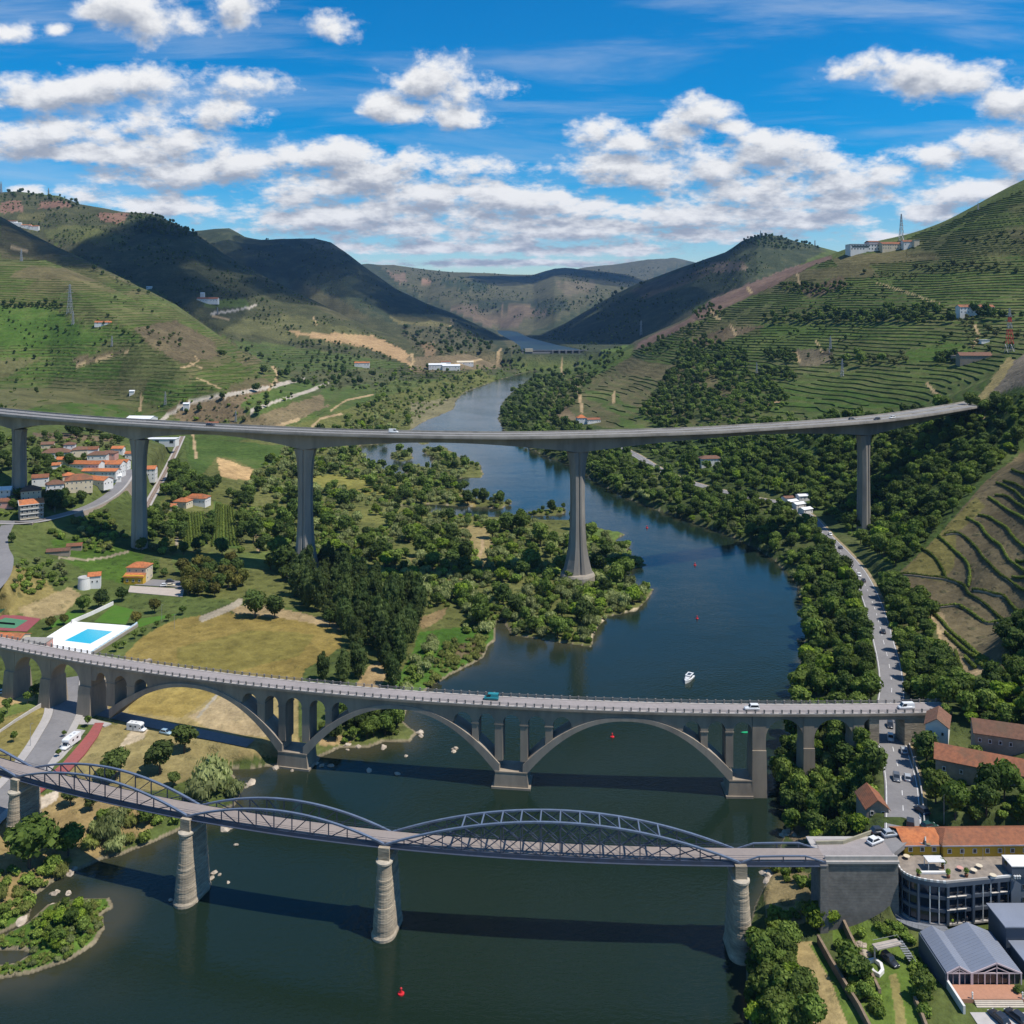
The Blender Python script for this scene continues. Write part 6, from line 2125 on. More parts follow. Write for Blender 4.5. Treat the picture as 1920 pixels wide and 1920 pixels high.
house(305, 833, 28, 11, 5.5, 0.02, 'low white garage building with grey doors under the viaduct deck', WROOF, WHITE, 'flat', None, 1, 'f', 0, 'garage', 'garage', ww=4.0, wh=3.2, pitch=6.5)
house(398, 800, 14, 9, 4.0, 0.2, 'ruined farmhouse with faded red roof on the brown slope', TERRA, STONE, 'gable', 1.8, 1, 'f', 0)
for (x, y, sx, sy, h, a, rf, wl, t) in ((76, 908, 10, 8, 5, .4, TERRA, WHITE, 'white house with rusty roof touching the foot of the outermost viaduct pier'), (120, 872, 9, 7, 4.5, .2, ORANGE, CREAM, 'cream house with orange roof left of the cottage row'), (232, 880, 8, 8, 6, .0, ORANGE, WHITE, 'narrow white house with orange roof between the tall house and the viaduct pier'),
        (172, 852, 10, 8, 4.5, .3, TERRA, WHITE, 'small white house with faded roof behind the low brown roof'), (222, 850, 9, 7, 4, .1, ORANGE, WHITE, 'white cottage with orange roof highest at the road side'), (90, 842, 9, 7, 4, .3, BROWN, CREAM, 'cream cottage with brown roof above the rusty roofed villa'),
        (14, 950, 9, 7, 4, .2, TERRA, PINK, 'pink garden shed with rusty roof at the picture edge'), (152, 905, 8, 6, 4, .4, ORANGE, WHITE, 'white lean to with orange roof behind the large cream villa'), (246, 862, 8, 7, 5, .1, ORANGE, WHITE, 'white house with orange roof peeping behind the viaduct pier'),
        (6, 935, 10, 8, 6, .3, WROOF, WHITE, 'white rendered block at the picture edge above the gardens'), (110, 1040, 12, 5, 2.6, .3, BROWN, STONE, 'long low garden shed below the curved retaining wall'), (140, 1030, 8, 5, 2.6, .3, TERRA, STONE, 'garden hut with rusty roof beside the canes')):
 house(x, y, sx, sy, h, a, t, rf, wl, 'gable', None, 1 if h < 5.5 else 2, 'fr' if h > 3 else '', 0)
# yellow house and white mill
b = house(262, 1088, 11.0, 8.5, 8.4, -0.05, 'yellow and white two storey house with bright orange roof by the parking court', ORANGE, CREAM, 'hip', 1.9, 2, 'fr')
MB().box((0, -6.0, 1.9), (11.0, 3.6, 3.8 + 2)).build('porch', YELLOW, b, origin=(0, 0, 0))
MB().add([(-5.9, -8.2, 4.0), (5.9, -8.2, 4.0), (5.9, -4.2, 5.3), (-5.9, -4.2, 5.3), (-5.9, -8.2, 4.2), (5.9, -8.2, 4.2), (5.9, -4.2, 5.5), (-5.9, -4.2, 5.5)], [(4, 5, 6, 7), (3, 2, 1, 0), (0, 1, 5, 4), (1, 2, 6, 5), (3, 0, 4, 7)]).build('porch_roof', ORANGE, b, origin=(0, 0, 0))
for i in range(3):
 window(b, -3.4 + i * 3.4, -7.82, 2.1, 1.2, 1.3, 0, -1)
x, y, z = pix(158, 1103)
b = empty('white_mill', (x, y, z), 'round white mill tower joined to a small orange roofed house on the grass', 'mill', rz=0.35)
MB().lathe([(3.4, -1.5), (3.3, 0), (3.0, 5.6), (3.15, 5.7), (3.15, 6.0)], (0, 0, 0), 24).build('tower', WHITE, b, origin=(0, 0, 0))
MB().lathe([(2.95, 6.0), (2.9, 6.25)], (0, 0, 0), 24).build('tower_roof', std('flat_roof_grey', (0.42, 0.40, 0.37), 0.9), b, origin=(0, 0, 0))
MB().box((5.0, 1.6, 2.6), (6.0, 5.6, 7.4)).build('wall', WHITE, b, origin=(0, 0, 0))
MB().gable(5.0, 1.6, 6.32, 6.0, 5.6, 1.4, 0.4).build('roof', ORANGE, b, origin=(0, 0, 0))
for q in ((4, -1.22), (6.4, -1.22)):
 window(b, q[0], q[1], 3.4, 0.9, 1.1, 0, -1)
# pool houses
house(16, 1203, 15, 9, 4.0, -0.08, 'low pool house with bright orange roof behind the bridge parapet', ORANGE, CREAM, 'gable', 1.5, 1, 'fr', 0, loc=P(16, 1210, 9))
house(66, 1212, 12.5, 7, 4.2, -0.05, 'pink flat roofed changing block beside the pool terrace', std('roof_gravel', (0.30, 0.28, 0.25), 0.95), PINK, 'flat', None, 1, 'fr', 0, 'changing_block', 'building', loc=P(66, 1219, 9), ov=0.1)
# hillside buildings, far
M_ = lambda *a, **k: house(*a, **k)
b = house(1617, 470, 52, 22, 11, 0.05, 'large white hotel building with long dark window band on the hill crest', TERRA, WHITE, 'flat', None, 2, 'f', 0, 'hill_hotel', 'hotel', ww=2.2, wh=2.4, pitch=5, sink=10)
MB().box((-8, -11.1, 7), (30, 0.4, 3.2)).build('window_band', GLASS, b, origin=(0, 0, 0))
MB().box((17, 0, 12.5), (18, 20, 5)).build('upper_wing', WHITE, b, origin=(0, 0, 0))
MB().gable(17, 0, 15.0, 18, 20, 2.6, 0.6).build('roof', TERRA, b, origin=(0, 0, 0))
house(1668, 468, 34, 18, 9.5, 0.05, 'white manor wing with red roof beside the hill hotel', TERRA, CREAM, 'gable', 4, 2, 'f', 1, 'manor', 'house', sink=10, ww=1.6, wh=2.0, pitch=4)
house(1702, 463, 20, 14, 9, 0.0, 'small white chapel like house with red roof at the end of the manor', TERRA, WHITE, 'gable', 3.4, 1, 'f', 0, sink=10, ww=1.6, wh=2.0, pitch=5)
house(1717, 460, 9, 9, 10, 0.0, 'square beige water tower right of the manor', std('roof_gravel', (0.3, 0.28, 0.25)), CREAM, 'flat', None, 0, '', 0, 'water_tower', 'tower', sink=10)
house(1828, 588, 46, 12, 9, 0.02, 'long pale two storey estate house with pinkish roof on the upper vineyard', TERRA, WHITE, 'gable', 3, 2, 'f', 1, sink=8, ww=1.4, wh=1.8, pitch=4.4)
house(1826, 676, 34, 13, 6, -0.12, 'old farm with dull red roof among the vines', BROWN, STONE, 'gable', 3.4, 1, 'f', 0, 'farmhouse', 'farm', sink=6)
house(1800, 674, 16, 11, 5, 0.4, 'roofless stone ruin beside the old farm', STONE, STONE, 'flat', None, 1, 'f', 0, 'ruin', 'ruin', sink=6)
house(1845, 642, 10, 6, 3.4, 0.1, 'tiny white shed beside the farm track', WROOF, WHITE, 'flat', None, 0, '', 0, 'shed', 'shed', sink=4)
house(1090, 795, 13, 12, 9, 0.1, 'square white house with orange pyramid roof below the vine terraces', ORANGE, WHITE, 'hip', 3.6, 2, 'fr', 0, sink=6)
house(1112, 793, 18, 8, 5, 0.25, 'low white outbuilding with red roof beside the square house', TERRA, WHITE, 'gable', 2, 1, 'f', 0, sink=6)
house(1332, 872, 20, 10, 7, 0.1, 'white house with grey roof alone above the river road', BROWN, WHITE, 'hip', 2.2, 2, 'fr', 1, sink=6)
for i, (x, y, a, w, rf, t) in enumerate(((1484, 947, 0.5, 9, WROOF, 'white roofed riverside cafe kiosk closest to the water'), (1497, 952, 0.5, 10, WROOF, 'middle white roofed cafe pavilion beside the road'), (1510, 962, 0.5, 9, WROOF, 'front white roofed cafe pavilion beside the road'),
           (1477, 940, 0.3, 8, BROWN, 'cafe shed with brown roof and orange awning'), (1512, 936, 0.2, 15, WROOF, 'white canopy over the parked cars opposite the cafe'))):
 house(x, y, w, 6, 3.4, a, t, rf, WHITE, 'gable', 1.0, 1, 'f', 0, 'cafe_pavilion', 'pavilion', sink=4)
for (x, y, w, h, rf, t) in ((24, 420, 26, 10, TERRA, 'white hamlet house highest on the far ridge'), (34, 424, 22, 9, WROOF, 'white hamlet house second on the far ridge'), (50, 428, 30, 9, ORANGE, 'pale hamlet house with orange roof on the far ridge'), (64, 431, 30, 10, ORANGE, 'largest cream hamlet house on the far ridge'),
       (390, 568, 52, 9, TERRA, 'long white winery with dark red roof in the side valley'), (380, 562, 10, 16, WROOF, 'slim white winery tower in the side valley'), (195, 606, 24, 2, ORANGE, 'low red roofed shelter in the vineyard'), (280, 541, 14, 5, WROOF, 'small white shed on the ridge path'),
       (679, 688, 34, 9, ORANGE, 'white house with red roof beside the bare field'), (820, 692, 40, 10, WROOF, 'white warehouse below the quarry slope'), (836, 690, 22, 14, TERRA, 'pink house below the quarry slope'), (846, 693, 40, 9, WROOF, 'second white warehouse below the quarry slope'),
       (872, 684, 40, 6, CREAM, 'low cream shed on the valley road'), (350, 766, 7, 6, WROOF, 'tiny white cabin beside the valley road'), (248, 737, 6, 3, WROOF, 'small white hut among the vine rows'), (1635, 465, 14, 6, WROOF, 'white garage under the hill hotel')):
 house(x, y, w, w * 0.36 if w > 12 else w * .8, h, 0.1, t, rf, WHITE, 'gable', None, 1, 'f', 0, sink=5, ww=1.5, wh=1.8, pitch=6)
# right bank near the bridges
x, y, z = P(1638, 1543, 17.2)
house(0, 0, 8.5, 6.0, 5.8, pi / 2 - 0.05, 'small stone house with orange gabled roof on the river side of the road', TERRA, STONE, 'gable', 2.4, 2, 'lr', 0, loc=(x, y + 1, z), sink=5, ww=1.0, wh=1.2)
x, y, z = P(1764, 1384, 24.6)
BLOCK.append(np.array([(x - 6, y - 12), (x + 8, y - 12), (x + 8, y + 8), (x - 6, y + 8)]))
house(0, 0, 10, 6.5, 5.0, pi / 2 - 0.5, 'white walled house with old brown roof at the end of the arch bridge', BROWN, WHITE, 'gable', 2.2, 1, 'lr', 0, loc=(x, y + 2, z), sink=4)
x, y, z = P(1884, 1470, 24.0)
house(0, 0, 36, 9, 5.5, -0.46, 'long stone building with weathered terracotta roof above the garden', TERRA, STONE, 'gable', 2.6, 1, 'fr', 1, 'long_house', 'house', loc=(x, y, z), sink=5, pitch=4)
x, y, z = P(1900, 1400, 29.0)
house(0, 0, 22, 9, 4.5, -0.35, 'second terracotta roofed building partly hidden behind the long stone building', BROWN, STONE, 'gable', 2.4, 1, 'f', 0, 'barn', 'barn', loc=(x, y, z), sink=6)

# ------------------------------------------------------------------ stone abutment at the end of the iron bridge
def abutment():
 root = empty('stone_abutment', (85, 230, 5), 'massive grey stone abutment carrying the end of the iron footbridge', 'abutment')
 AB_M = std('abutment_granite', (0.20, 0.185, 0.165), 0.95, 0.9, 0.2, (0.10, 0.095, 0.085), 0.5, 0.2, bmp=0.2)
 x0, x1, y0, y1 = 78.2, 96.4, 226.4, 236.5
 m = MB()
 n = 28
 for i in range(n):
  z0 = 2.0 + (22.4 - 2.0) * i / n
  z1 = 2.0 + (22.4 - 2.0) * (i + 1) / n - 0.06
  b_ = 0.55 * (1 - i / n)
  m.base((x0 + x1) / 2, (y0 + y1) / 2, z0, x1 - x0 + b_, y1 - y0 + b_, z1 - z0)
  m.base((x0 + x1) / 2, (y0 + y1) / 2, z1, x1 - x0 + b_ - 0.16, y1 - y0 + b_ - 0.16, 0.06)
 m.build('masonry', AB_M, root)
 m = MB()
 for i in range(n):
  z0 = 2.0 + (22.4 - 2.0) * i / n
  m.base(x0 - 0.5, y0 - 0.25, z0, 2.0, 1.4, (20.4 / n) - 0.06)
 m.build('corner_pilaster', AB_M, root)
 MB().base((x0 + x1) / 2 - 0.6, (y0 + y1) / 2, 22.42, x1 - x0 + 1.6, y1 - y0 + 0.9, 0.55).build('coping', PAVE, root)
 MB().base((x0 + x1) / 2, y0 + 0.35, 22.98, x1 - x0, 0.45, 1.0).build('parapet', PAVE, root)
 MB().path([(x0, y1 - 3.2, 23.4), (x0 + 7, y1 - 3.0, 23.4), (x0 + 12, y1 - 0.5, 23.4), (x1 + 1, y1 + 3, 23.5)], 0.4, 0.9).build('curved_parapet', std('weathered_kerb', (0.32, 0.29, 0.2), 0.9), root)
 MB().base((x0 + x1) / 2, (y0 + y1) / 2, 22.98, x1 - x0 - 0.3, y1 - y0 - 1.6, 0.05).build('roadway', OLDROAD, root)
 return root

abutment()

# ------------------------------------------------------------------ dark hotel with curved front
def hotel():
 ZB, ZR = 9.2, 19.3
 root = empty('riverside_hotel', (112, 228, ZB), 'dark blue grey hotel block with curved glazed corner and a planted roof terrace', 'hotel')
 out = [P(x, y, ZR)[:2] for x, y in [(1650, 1589), (1671, 1597), (1681, 1614), (1687, 1634), (1700, 1645), (1717, 1651.5), (1744, 1657), (1774, 1660), (1858, 1652), (1925, 1645), (2030, 1636)]]
 cv = [Vector((p[0], p[1], 0)) for p in out]
 front = cv[:3] + [v for v in curve_pts([tuple(v) for v in cv[2:8]], 5)][1:] + cv[8:]
 back = [Vector((front[-1].x, 240, 0)), Vector((98.5, 240, 0))]

 def inset(k):
  res = []
  for i, p in enumerate(front):
   d = front[min(i + 1, len(front) - 1)] - front[max(i - 1, 0)]
   nn = Vector((-d.y, d.x, 0)).normalized()
   res.append(p + nn * k)
  return res

 def ringpoly(k):
  return [(p.x, p.y) for p in inset(k) + back]
 fh = 3.2
 SL = std('slab_edge', (0.075, 0.088, 0.11), 0.7, 0.6, 0.06)
 GL = std('hotel_glass', (0.016, 0.024, 0.036), 0.12, 0.3, 0.25, spec=0.7)
 SILL = std('stone_sill', (0.62, 0.56, 0.48), 0.8)
 for f in range(3):
  z = ZB + f * fh
  MB().prism(ringpoly(0.55), z + 0.4, z + fh).build('glass_wall', GL, root)
  MB().prism(ringpoly(0.0), z, z + 0.4 if f == 0 else z + 0.8).build('floor_slab', SL if f else PAVE, root)
  if f:
   ins = inset(-0.12)
   for a, b in ((17, 18), (18, 19)):
    pass
   for i in range(len(front) - 4, len(front) - 2):
    p, q = ins[i], ins[i + 1]
    q = p.lerp(q, 0.46)
    for t0, t1 in ((0.03, 0.47), (0.53, 0.97)):
     MB().path([p.lerp(q, t0) + Vector((0, 0, z + 0.82)), p.lerp(q, t1) + Vector((0, 0, z + 0.82))], 0.32, 0.16).build('window_sill', SILL, root)
 # mullions and columns
 ins = inset(0.1)
 L = [0.0]
 for a, b in zip(ins[:-1], ins[1:]):
  L.append(L[-1] + (b - a).length)

 def at(s):
  i = max(0, min(len(ins) - 2, int(np.searchsorted(L, s)) - 1))
  t = (s - L[i]) / max(1e-6, L[i + 1] - L[i])
  return ins[i].lerp(ins[i + 1], t)
 s = 3.0
 k = 0
 while s < L[-1] - 14:
  p = at(s)
  big = k % 3 == 0
  MB().base(p.x, p.y, ZB + 0.4, 0.6 if big else 0.22, 0.6 if big else 0.22, 3 * fh - 0.4).build('column' if big else 'mullion', FRAME if k % 6 in (1, 2) else SLATE, root)
  s += 2.1 if not big else 2.6
  k += 1
 MB().prism(ringpoly(-0.15), ZB + 3 * fh, ZB + 3 * fh + 1.0).build('roof_slab', SLATE, root)
 TER = std('roof_terrace', (0.27, 0.225, 0.18), 0.9, 0.8, 0.2, (0.15, 0.13, 0.11), 0.6, 0.3)
 ZT = ZB + 3 * fh + 1.0
 MB().prism(ringpoly(0.25), ZT, ZT + 0.06).build('terrace_floor', TER, root)
 par = inset(0.05)
 for i in range(len(par) - 1):
  MB().path([par[i] + Vector((0, 0, ZT + 0.28)), par[i].lerp(par[i + 1], 0.93) + Vector((0, 0, ZT + 0.28))], 0.35, 0.5).build('parapet_cap', WHITE if i % 2 == 0 else PAVE, root)
 # solid bay with small windows on the far side of the front
 a, b = front[-3].lerp(front[-2], 0.55), front[-1]
 d = (b - a).normalized()
 nn = Vector((d.y, -d.x, 0))
 w = MB().loft([[a + nn * 0.25 + Vector((0, 0, z)), b + nn * 0.25 + Vector((0, 0, z)), b - nn * 0.4 + Vector((0, 0, z)), a - nn * 0.4 + Vector((0, 0, z))] for z in (ZB, ZT + 0.1)])
 w.build('solid_bay', std('hotel_render', (0.125, 0.15, 0.185), 0.75, 0.3, 0.06), root)
 for f in range(1, 3):
  for t in (0.18, 0.42, 0.66):
   p = a.lerp(b, t) + nn * 0.3
   o = window(root, p.x - root.location.x, p.y - root.location.y, f * fh + 1.7, 1.3, 1.3, nn.x, nn.y, SLATE)
 for z in (ZB + 4.1, ZB + 7.3):
  MB().path([a.lerp(b, 0.3) + nn * 0.28 + Vector((0, 0, z)), b + nn * 0.28 + Vector((0, 0, z))], 0.12, 1.3).build('pale_band', std('pale_band', (0.24, 0.25, 0.29), 0.7), root)
 # left end wall, balconies and the curved walkway at the foot
 MB().path([Vector((96.9, 239, ZB + 4.5)), Vector((96.6, 231, ZB + 4.5))], 0.5, 13.5).build('end_wall', SLATE, root)
 for f in range(3):
  MB().path([Vector((97.9, 238.5, ZB + 1.4 + f * fh)), Vector((98.2, 232, ZB + 1.4 + f * fh))], 0.9, 0.9).build('balcony', SLATE, root)
 foot = inset(-2.6)
 pts = foot[2:-3]
 m = MB().loft([[p + Vector((0, 0, ZB - 5)), q + Vector((0, 0, ZB - 5)), q + Vector((0, 0, ZB - 0.25)), p + Vector((0, 0, ZB - 0.25))] for p, q in zip(pts, inset(0.6)[2:-3])])
 m.build('plinth', std('plinth_render', (0.16, 0.14, 0.135), 0.85, 0.4, 0.1), root)
 MB().loft([[p + Vector((0, 0, ZB - 0.24)), q + Vector((0, 0, ZB - 0.24)), q + Vector((0, 0, ZB + 0.02)), p + Vector((0, 0, ZB + 0.02))] for p, q in zip(pts, inset(0.6)[2:-3])]).build('walkway', std('walkway_concrete', (0.17, 0.18, 0.20), 0.8), root)
 for i in range(0, len(pts), 2):
  MB().base(pts[i].x, pts[i].y, ZB, 0.06, 0.06, 1.0).build('railing_post', STEEL, root)
 MB().path([p + Vector((0, 0, ZB + 1.0)) for p in pts], 0.06, 0.06).build('handrail', STEEL, root)
 # what stands on the roof terrace
 T = lambda px_, py_: Vector(P(px_, py_, ZT + 0.06))
 pg = empty('pergola', T(1752, 1628), 'white steel pergola with bench on the hotel roof terrace', 'pergola')
 for dx_, dy_ in ((-2, -1.2), (2, -1.2), (2, 1.2), (-2, 1.2)):
  MB().base(dx_, dy_, 0, 0.14, 0.14, 2.3).build('post', FRAME, pg, origin=(0, 0, 0))
 MB().box((0, 0, 2.36), (4.4, 2.8, 0.12)).build('top_frame', FRAME, pg, origin=(0, 0, 0))
 MB().box((-1.5, -2.2, 0.3), (7.0, 0.7, 0.5)).build('bench', WHITE, pg, origin=(0, 0, 0))
 k = empty('service_block', T(1908, 1640), 'white topped service block with vents at the end of the roof terrace', 'roof block')
 MB().base(2.5, 1.2, 0, 9, 4.6, 2.6).build('wall', SLATE, k, origin=(0, 0, 0))
 MB().base(2.5, 1.2, 2.6, 9.2, 4.8, 0.2).build('roof', WHITE, k, origin=(0, 0, 0))
 for i in range(3):
  MB().lathe([(0.22, 0), (0.22, 0.6), (0.34, 0.7), (0.1, 0.9)], (-1.6 + i * 0.6, -1.6, 0), 8).build('vent', FRAME, k, origin=(0, 0, 0))
 for (x, y, s, t) in ((1768, 1628, 1.0, 'tall potted palm beside the pergola'), (1778, 1646, 0.8, 'potted palm at the terrace edge'), (1722, 1645, 0.7, 'dark potted plant on the curved terrace corner'), (1812, 1644, 0.8, 'round potted shrub in the middle of the terrace edge'), (1890, 1632, 1.2, 'brown dry pergola plant near the service block')):
  r = np.random.default_rng(x)
  p = T(x, y)
  e = empty('potted_plant', p, t, 'plant', 'plants on the hotel roof terrace')
  MB().lathe([(0.35, 0), (0.5, 0.7), (0.42, 0.7)], (0, 0, 0), 10).build('pot', TERRA, e, origin=(0, 0, 0))
  V, F, TT = crown_arrays(lobes_round(0.9 * s, 1.6 * s, 0.9, 4, r), 120, 0.32, r, strand=0.5)
  me = mesh_from('leaves', V, F, TT, L_BUSH if x != 1890 else L_GOLD)
  o = bpy.data.objects.new('leaves', me)
  COL.objects.link(o)
  o.parent = e
 for (x, y, t) in ((1800, 1632, 'pink topped table in the centre of the terrace'), (1836, 1628, 'table with chairs towards the far side of the terrace'), (1826, 1636, 'low round table behind the shrubs'), (1700, 1610, 'small table on the narrow end of the terrace'), (1862, 1646, 'white box seat at the terrace edge')):
  e = empty('terrace_table', T(x, y), t, 'table', 'tables on the hotel roof terrace')
  MB().lathe([(0.08, 0), (0.08, 0.7)], (0, 0, 0), 8).build('leg', STEEL, e, origin=(0, 0, 0))
  MB().lathe([(0.8, 0.7), (0.8, 0.76)], (0, 0, 0), 14).build('tabletop', PINK if 'pink' in t else CREAM, e, origin=(0, 0, 0))
 for i, (x, h_) in enumerate(((1806, 3.0), (1843, 3.0), (1884, 3.2))):
  p = T(x, 1612)
  tag(MB().base(p.x, p.y, p.z, 0.08, 0.08, h_).build('lamp_pole', STEEL), 'thin pole at the back of the roof terrace, %s' % ('nearest the pergola', 'in the middle', 'nearest the service block')[i], 'pole', 'poles on the roof terrace')
 for (x, y, col, t) in ((1786, 1737, (0.35, 0.5, 0.03), 'standing figure in lime green on the walkway'), (1813, 1733, (0.03, 0.04, 0.06), 'standing figure in dark clothes on the walkway')):
  p = P(x, y - 2, ZB + 0.45)
  person(p, col, t)

def person(p, col, t, rz=0.0):
 """standing figure grown from a jointed skeleton into one skin"""
 o = figure('person', col)
 o.location = p
 o.rotation_euler = (0, 0, rz)
 tag(o, t, 'person')
 return o

def figure(name, col):
 me = bpy.data.meshes.new(name)
 vs = [(0, 0, .95), (0, 0, 1.2), (0, 0, 1.42), (0, 0, 1.52), (0, -.02, 1.66), (-.2, 0, 1.40), (-.25, -.02, 1.12), (-.24, -.08, .88), (.2, 0, 1.40), (.25, -.02, 1.12), (.24, -.08, .88), (-.1, 0, .88), (-.11, .02, .48), (-.11, 0, .06), (-.11, -.14, .03), (.1, 0, .88), (.11, -.03, .48), (.12, .02, .06), (.12, -.12, .03)]
 es = [(0, 1), (1, 2), (2, 3), (3, 4), (2, 5), (5, 6), (6, 7), (2, 8), (8, 9), (9, 10), (0, 11), (11, 12), (12, 13), (13, 14), (0, 15), (15, 16), (16, 17), (17, 18)]
 ra = [.15, .15, .16, .06, .10, .065, .05, .04, .065, .05, .04, .1, .07, .05, .04, .1, .07, .05, .04]
 me.from_pydata(vs, es, [])
 o = bpy.data.objects.new(name, me)
 COL.objects.link(o)
 o.modifiers.new('skin', 'SKIN')
 for i, r in enumerate(ra):
  me.skin_vertices[0].data[i].radius = (r, r * 0.85)
 me.skin_vertices[0].data[0].use_root = True
 sd = o.modifiers.new('smooth', 'SUBSURF')
 sd.levels = sd.render_levels = 1
 m, N, bs, out = new_mat('clothes_' + name)
 z = N.sep(N.n('ShaderNodeTexCoord').outputs['Object'])[2]
 c = N.mix(N.ramp(z, 0.9, 0.92), (0.03, 0.035, 0.05), (*col,))
 c = N.mix(N.ramp(z, 1.50, 1.52), c, (0.36, 0.21, 0.14))
 c = N.mix(N.ramp(z, 1.68, 1.70), c, (0.03, 0.02, 0.015))
 N.t.links.new(c, bs.inputs['Base Color'])
 bs.inputs['Roughness'].default_value = 0.8
 me.materials.append(m)
 return o

# ------------------------------------------------------------------ restaurant behind, hall in front
def restaurant():
 for (x0, x1, rzs, lab, zf, ys_) in ((101.2, 110.4, 0, 'smaller yellow walled restaurant wing with orange roof next to the street', 20.0, 233.6), (110.8, 137, 0, 'long yellow walled restaurant with orange tiled roof behind the hotel terrace', 20.0, 233.0)):
  L_ = x1 - x0
  big = L_ > 12
  b = empty('restaurant', ((x0 + x1) / 2, ys_ + 4.2, zf), lab, 'restaurant', rz=0.02)
  MB().box((0, 0, 0.6), (L_, 7.6, 4.2)).build('wall', YELLOW, b, origin=(0, 0, 0))
  MB().gable(0, 0, 2.75 + (0.4 if big else 0), L_, 7.6, 1.75, 0.55, hip=0.0 if not big else 3.0).build('roof', TERRA if big else ORANGE, b, origin=(0, 0, 0))
  MB().box((0, -4.35, 2.55 + (0.4 if big else 0)), (L_ + 1.0, 0.2, 0.28)).build('gutter', std('grey_gutter', (0.33, 0.31, 0.34), 0.6), b, origin=(0, 0, 0))
  n = 3 if not big else 8
  for i in range(n):
   window(b, -L_ / 2 + (i + 0.5) * L_ / n, -3.8, 1.35, 1.1, 1.2, 0, -1)
  for i in range(n - 1 if big else 1):
   MB().box((0, 0, 1.1), (0.9, 0.12, 2.2)).build('door', DOORM if i % 2 else FRAME, b, origin=(-L_ / 2 + (i + 1) * L_ / n, -3.84, 0))
  if big:
   MB().box((0, 0, 0.6), (0.9, 0.9, 1.8)).build('chimney', STONE, b, origin=(13.5, 1.0, 4.2))
   MB().lathe([(1.0, 0), (1.1, 0.5), (0.9, 0.9), (0.3, 1.05)], (0, 0, 0), 14).build('roof_tank', WHITE, b, origin=(-5.5, 3.0, 4.4))
 dk = empty('dark_canopy', (98.5, 237.5, 20.0), 'flat dark canopy between the street and the orange restaurant roof', 'canopy')
 MB().base(0, 0.6, 2.6, 5.0, 4.2, 0.2).build('roof', std('dark_sheet', (0.08, 0.08, 0.09), 0.6), dk, origin=(0, 0, 0))
 for q in ((-2.3, -1.2), (2.3, -1.2), (-2.3, 2.4), (2.3, 2.4)):
  MB().base(q[0], q[1], 0, 0.14, 0.14, 2.6).build('post', STEEL, dk, origin=(0, 0, 0))

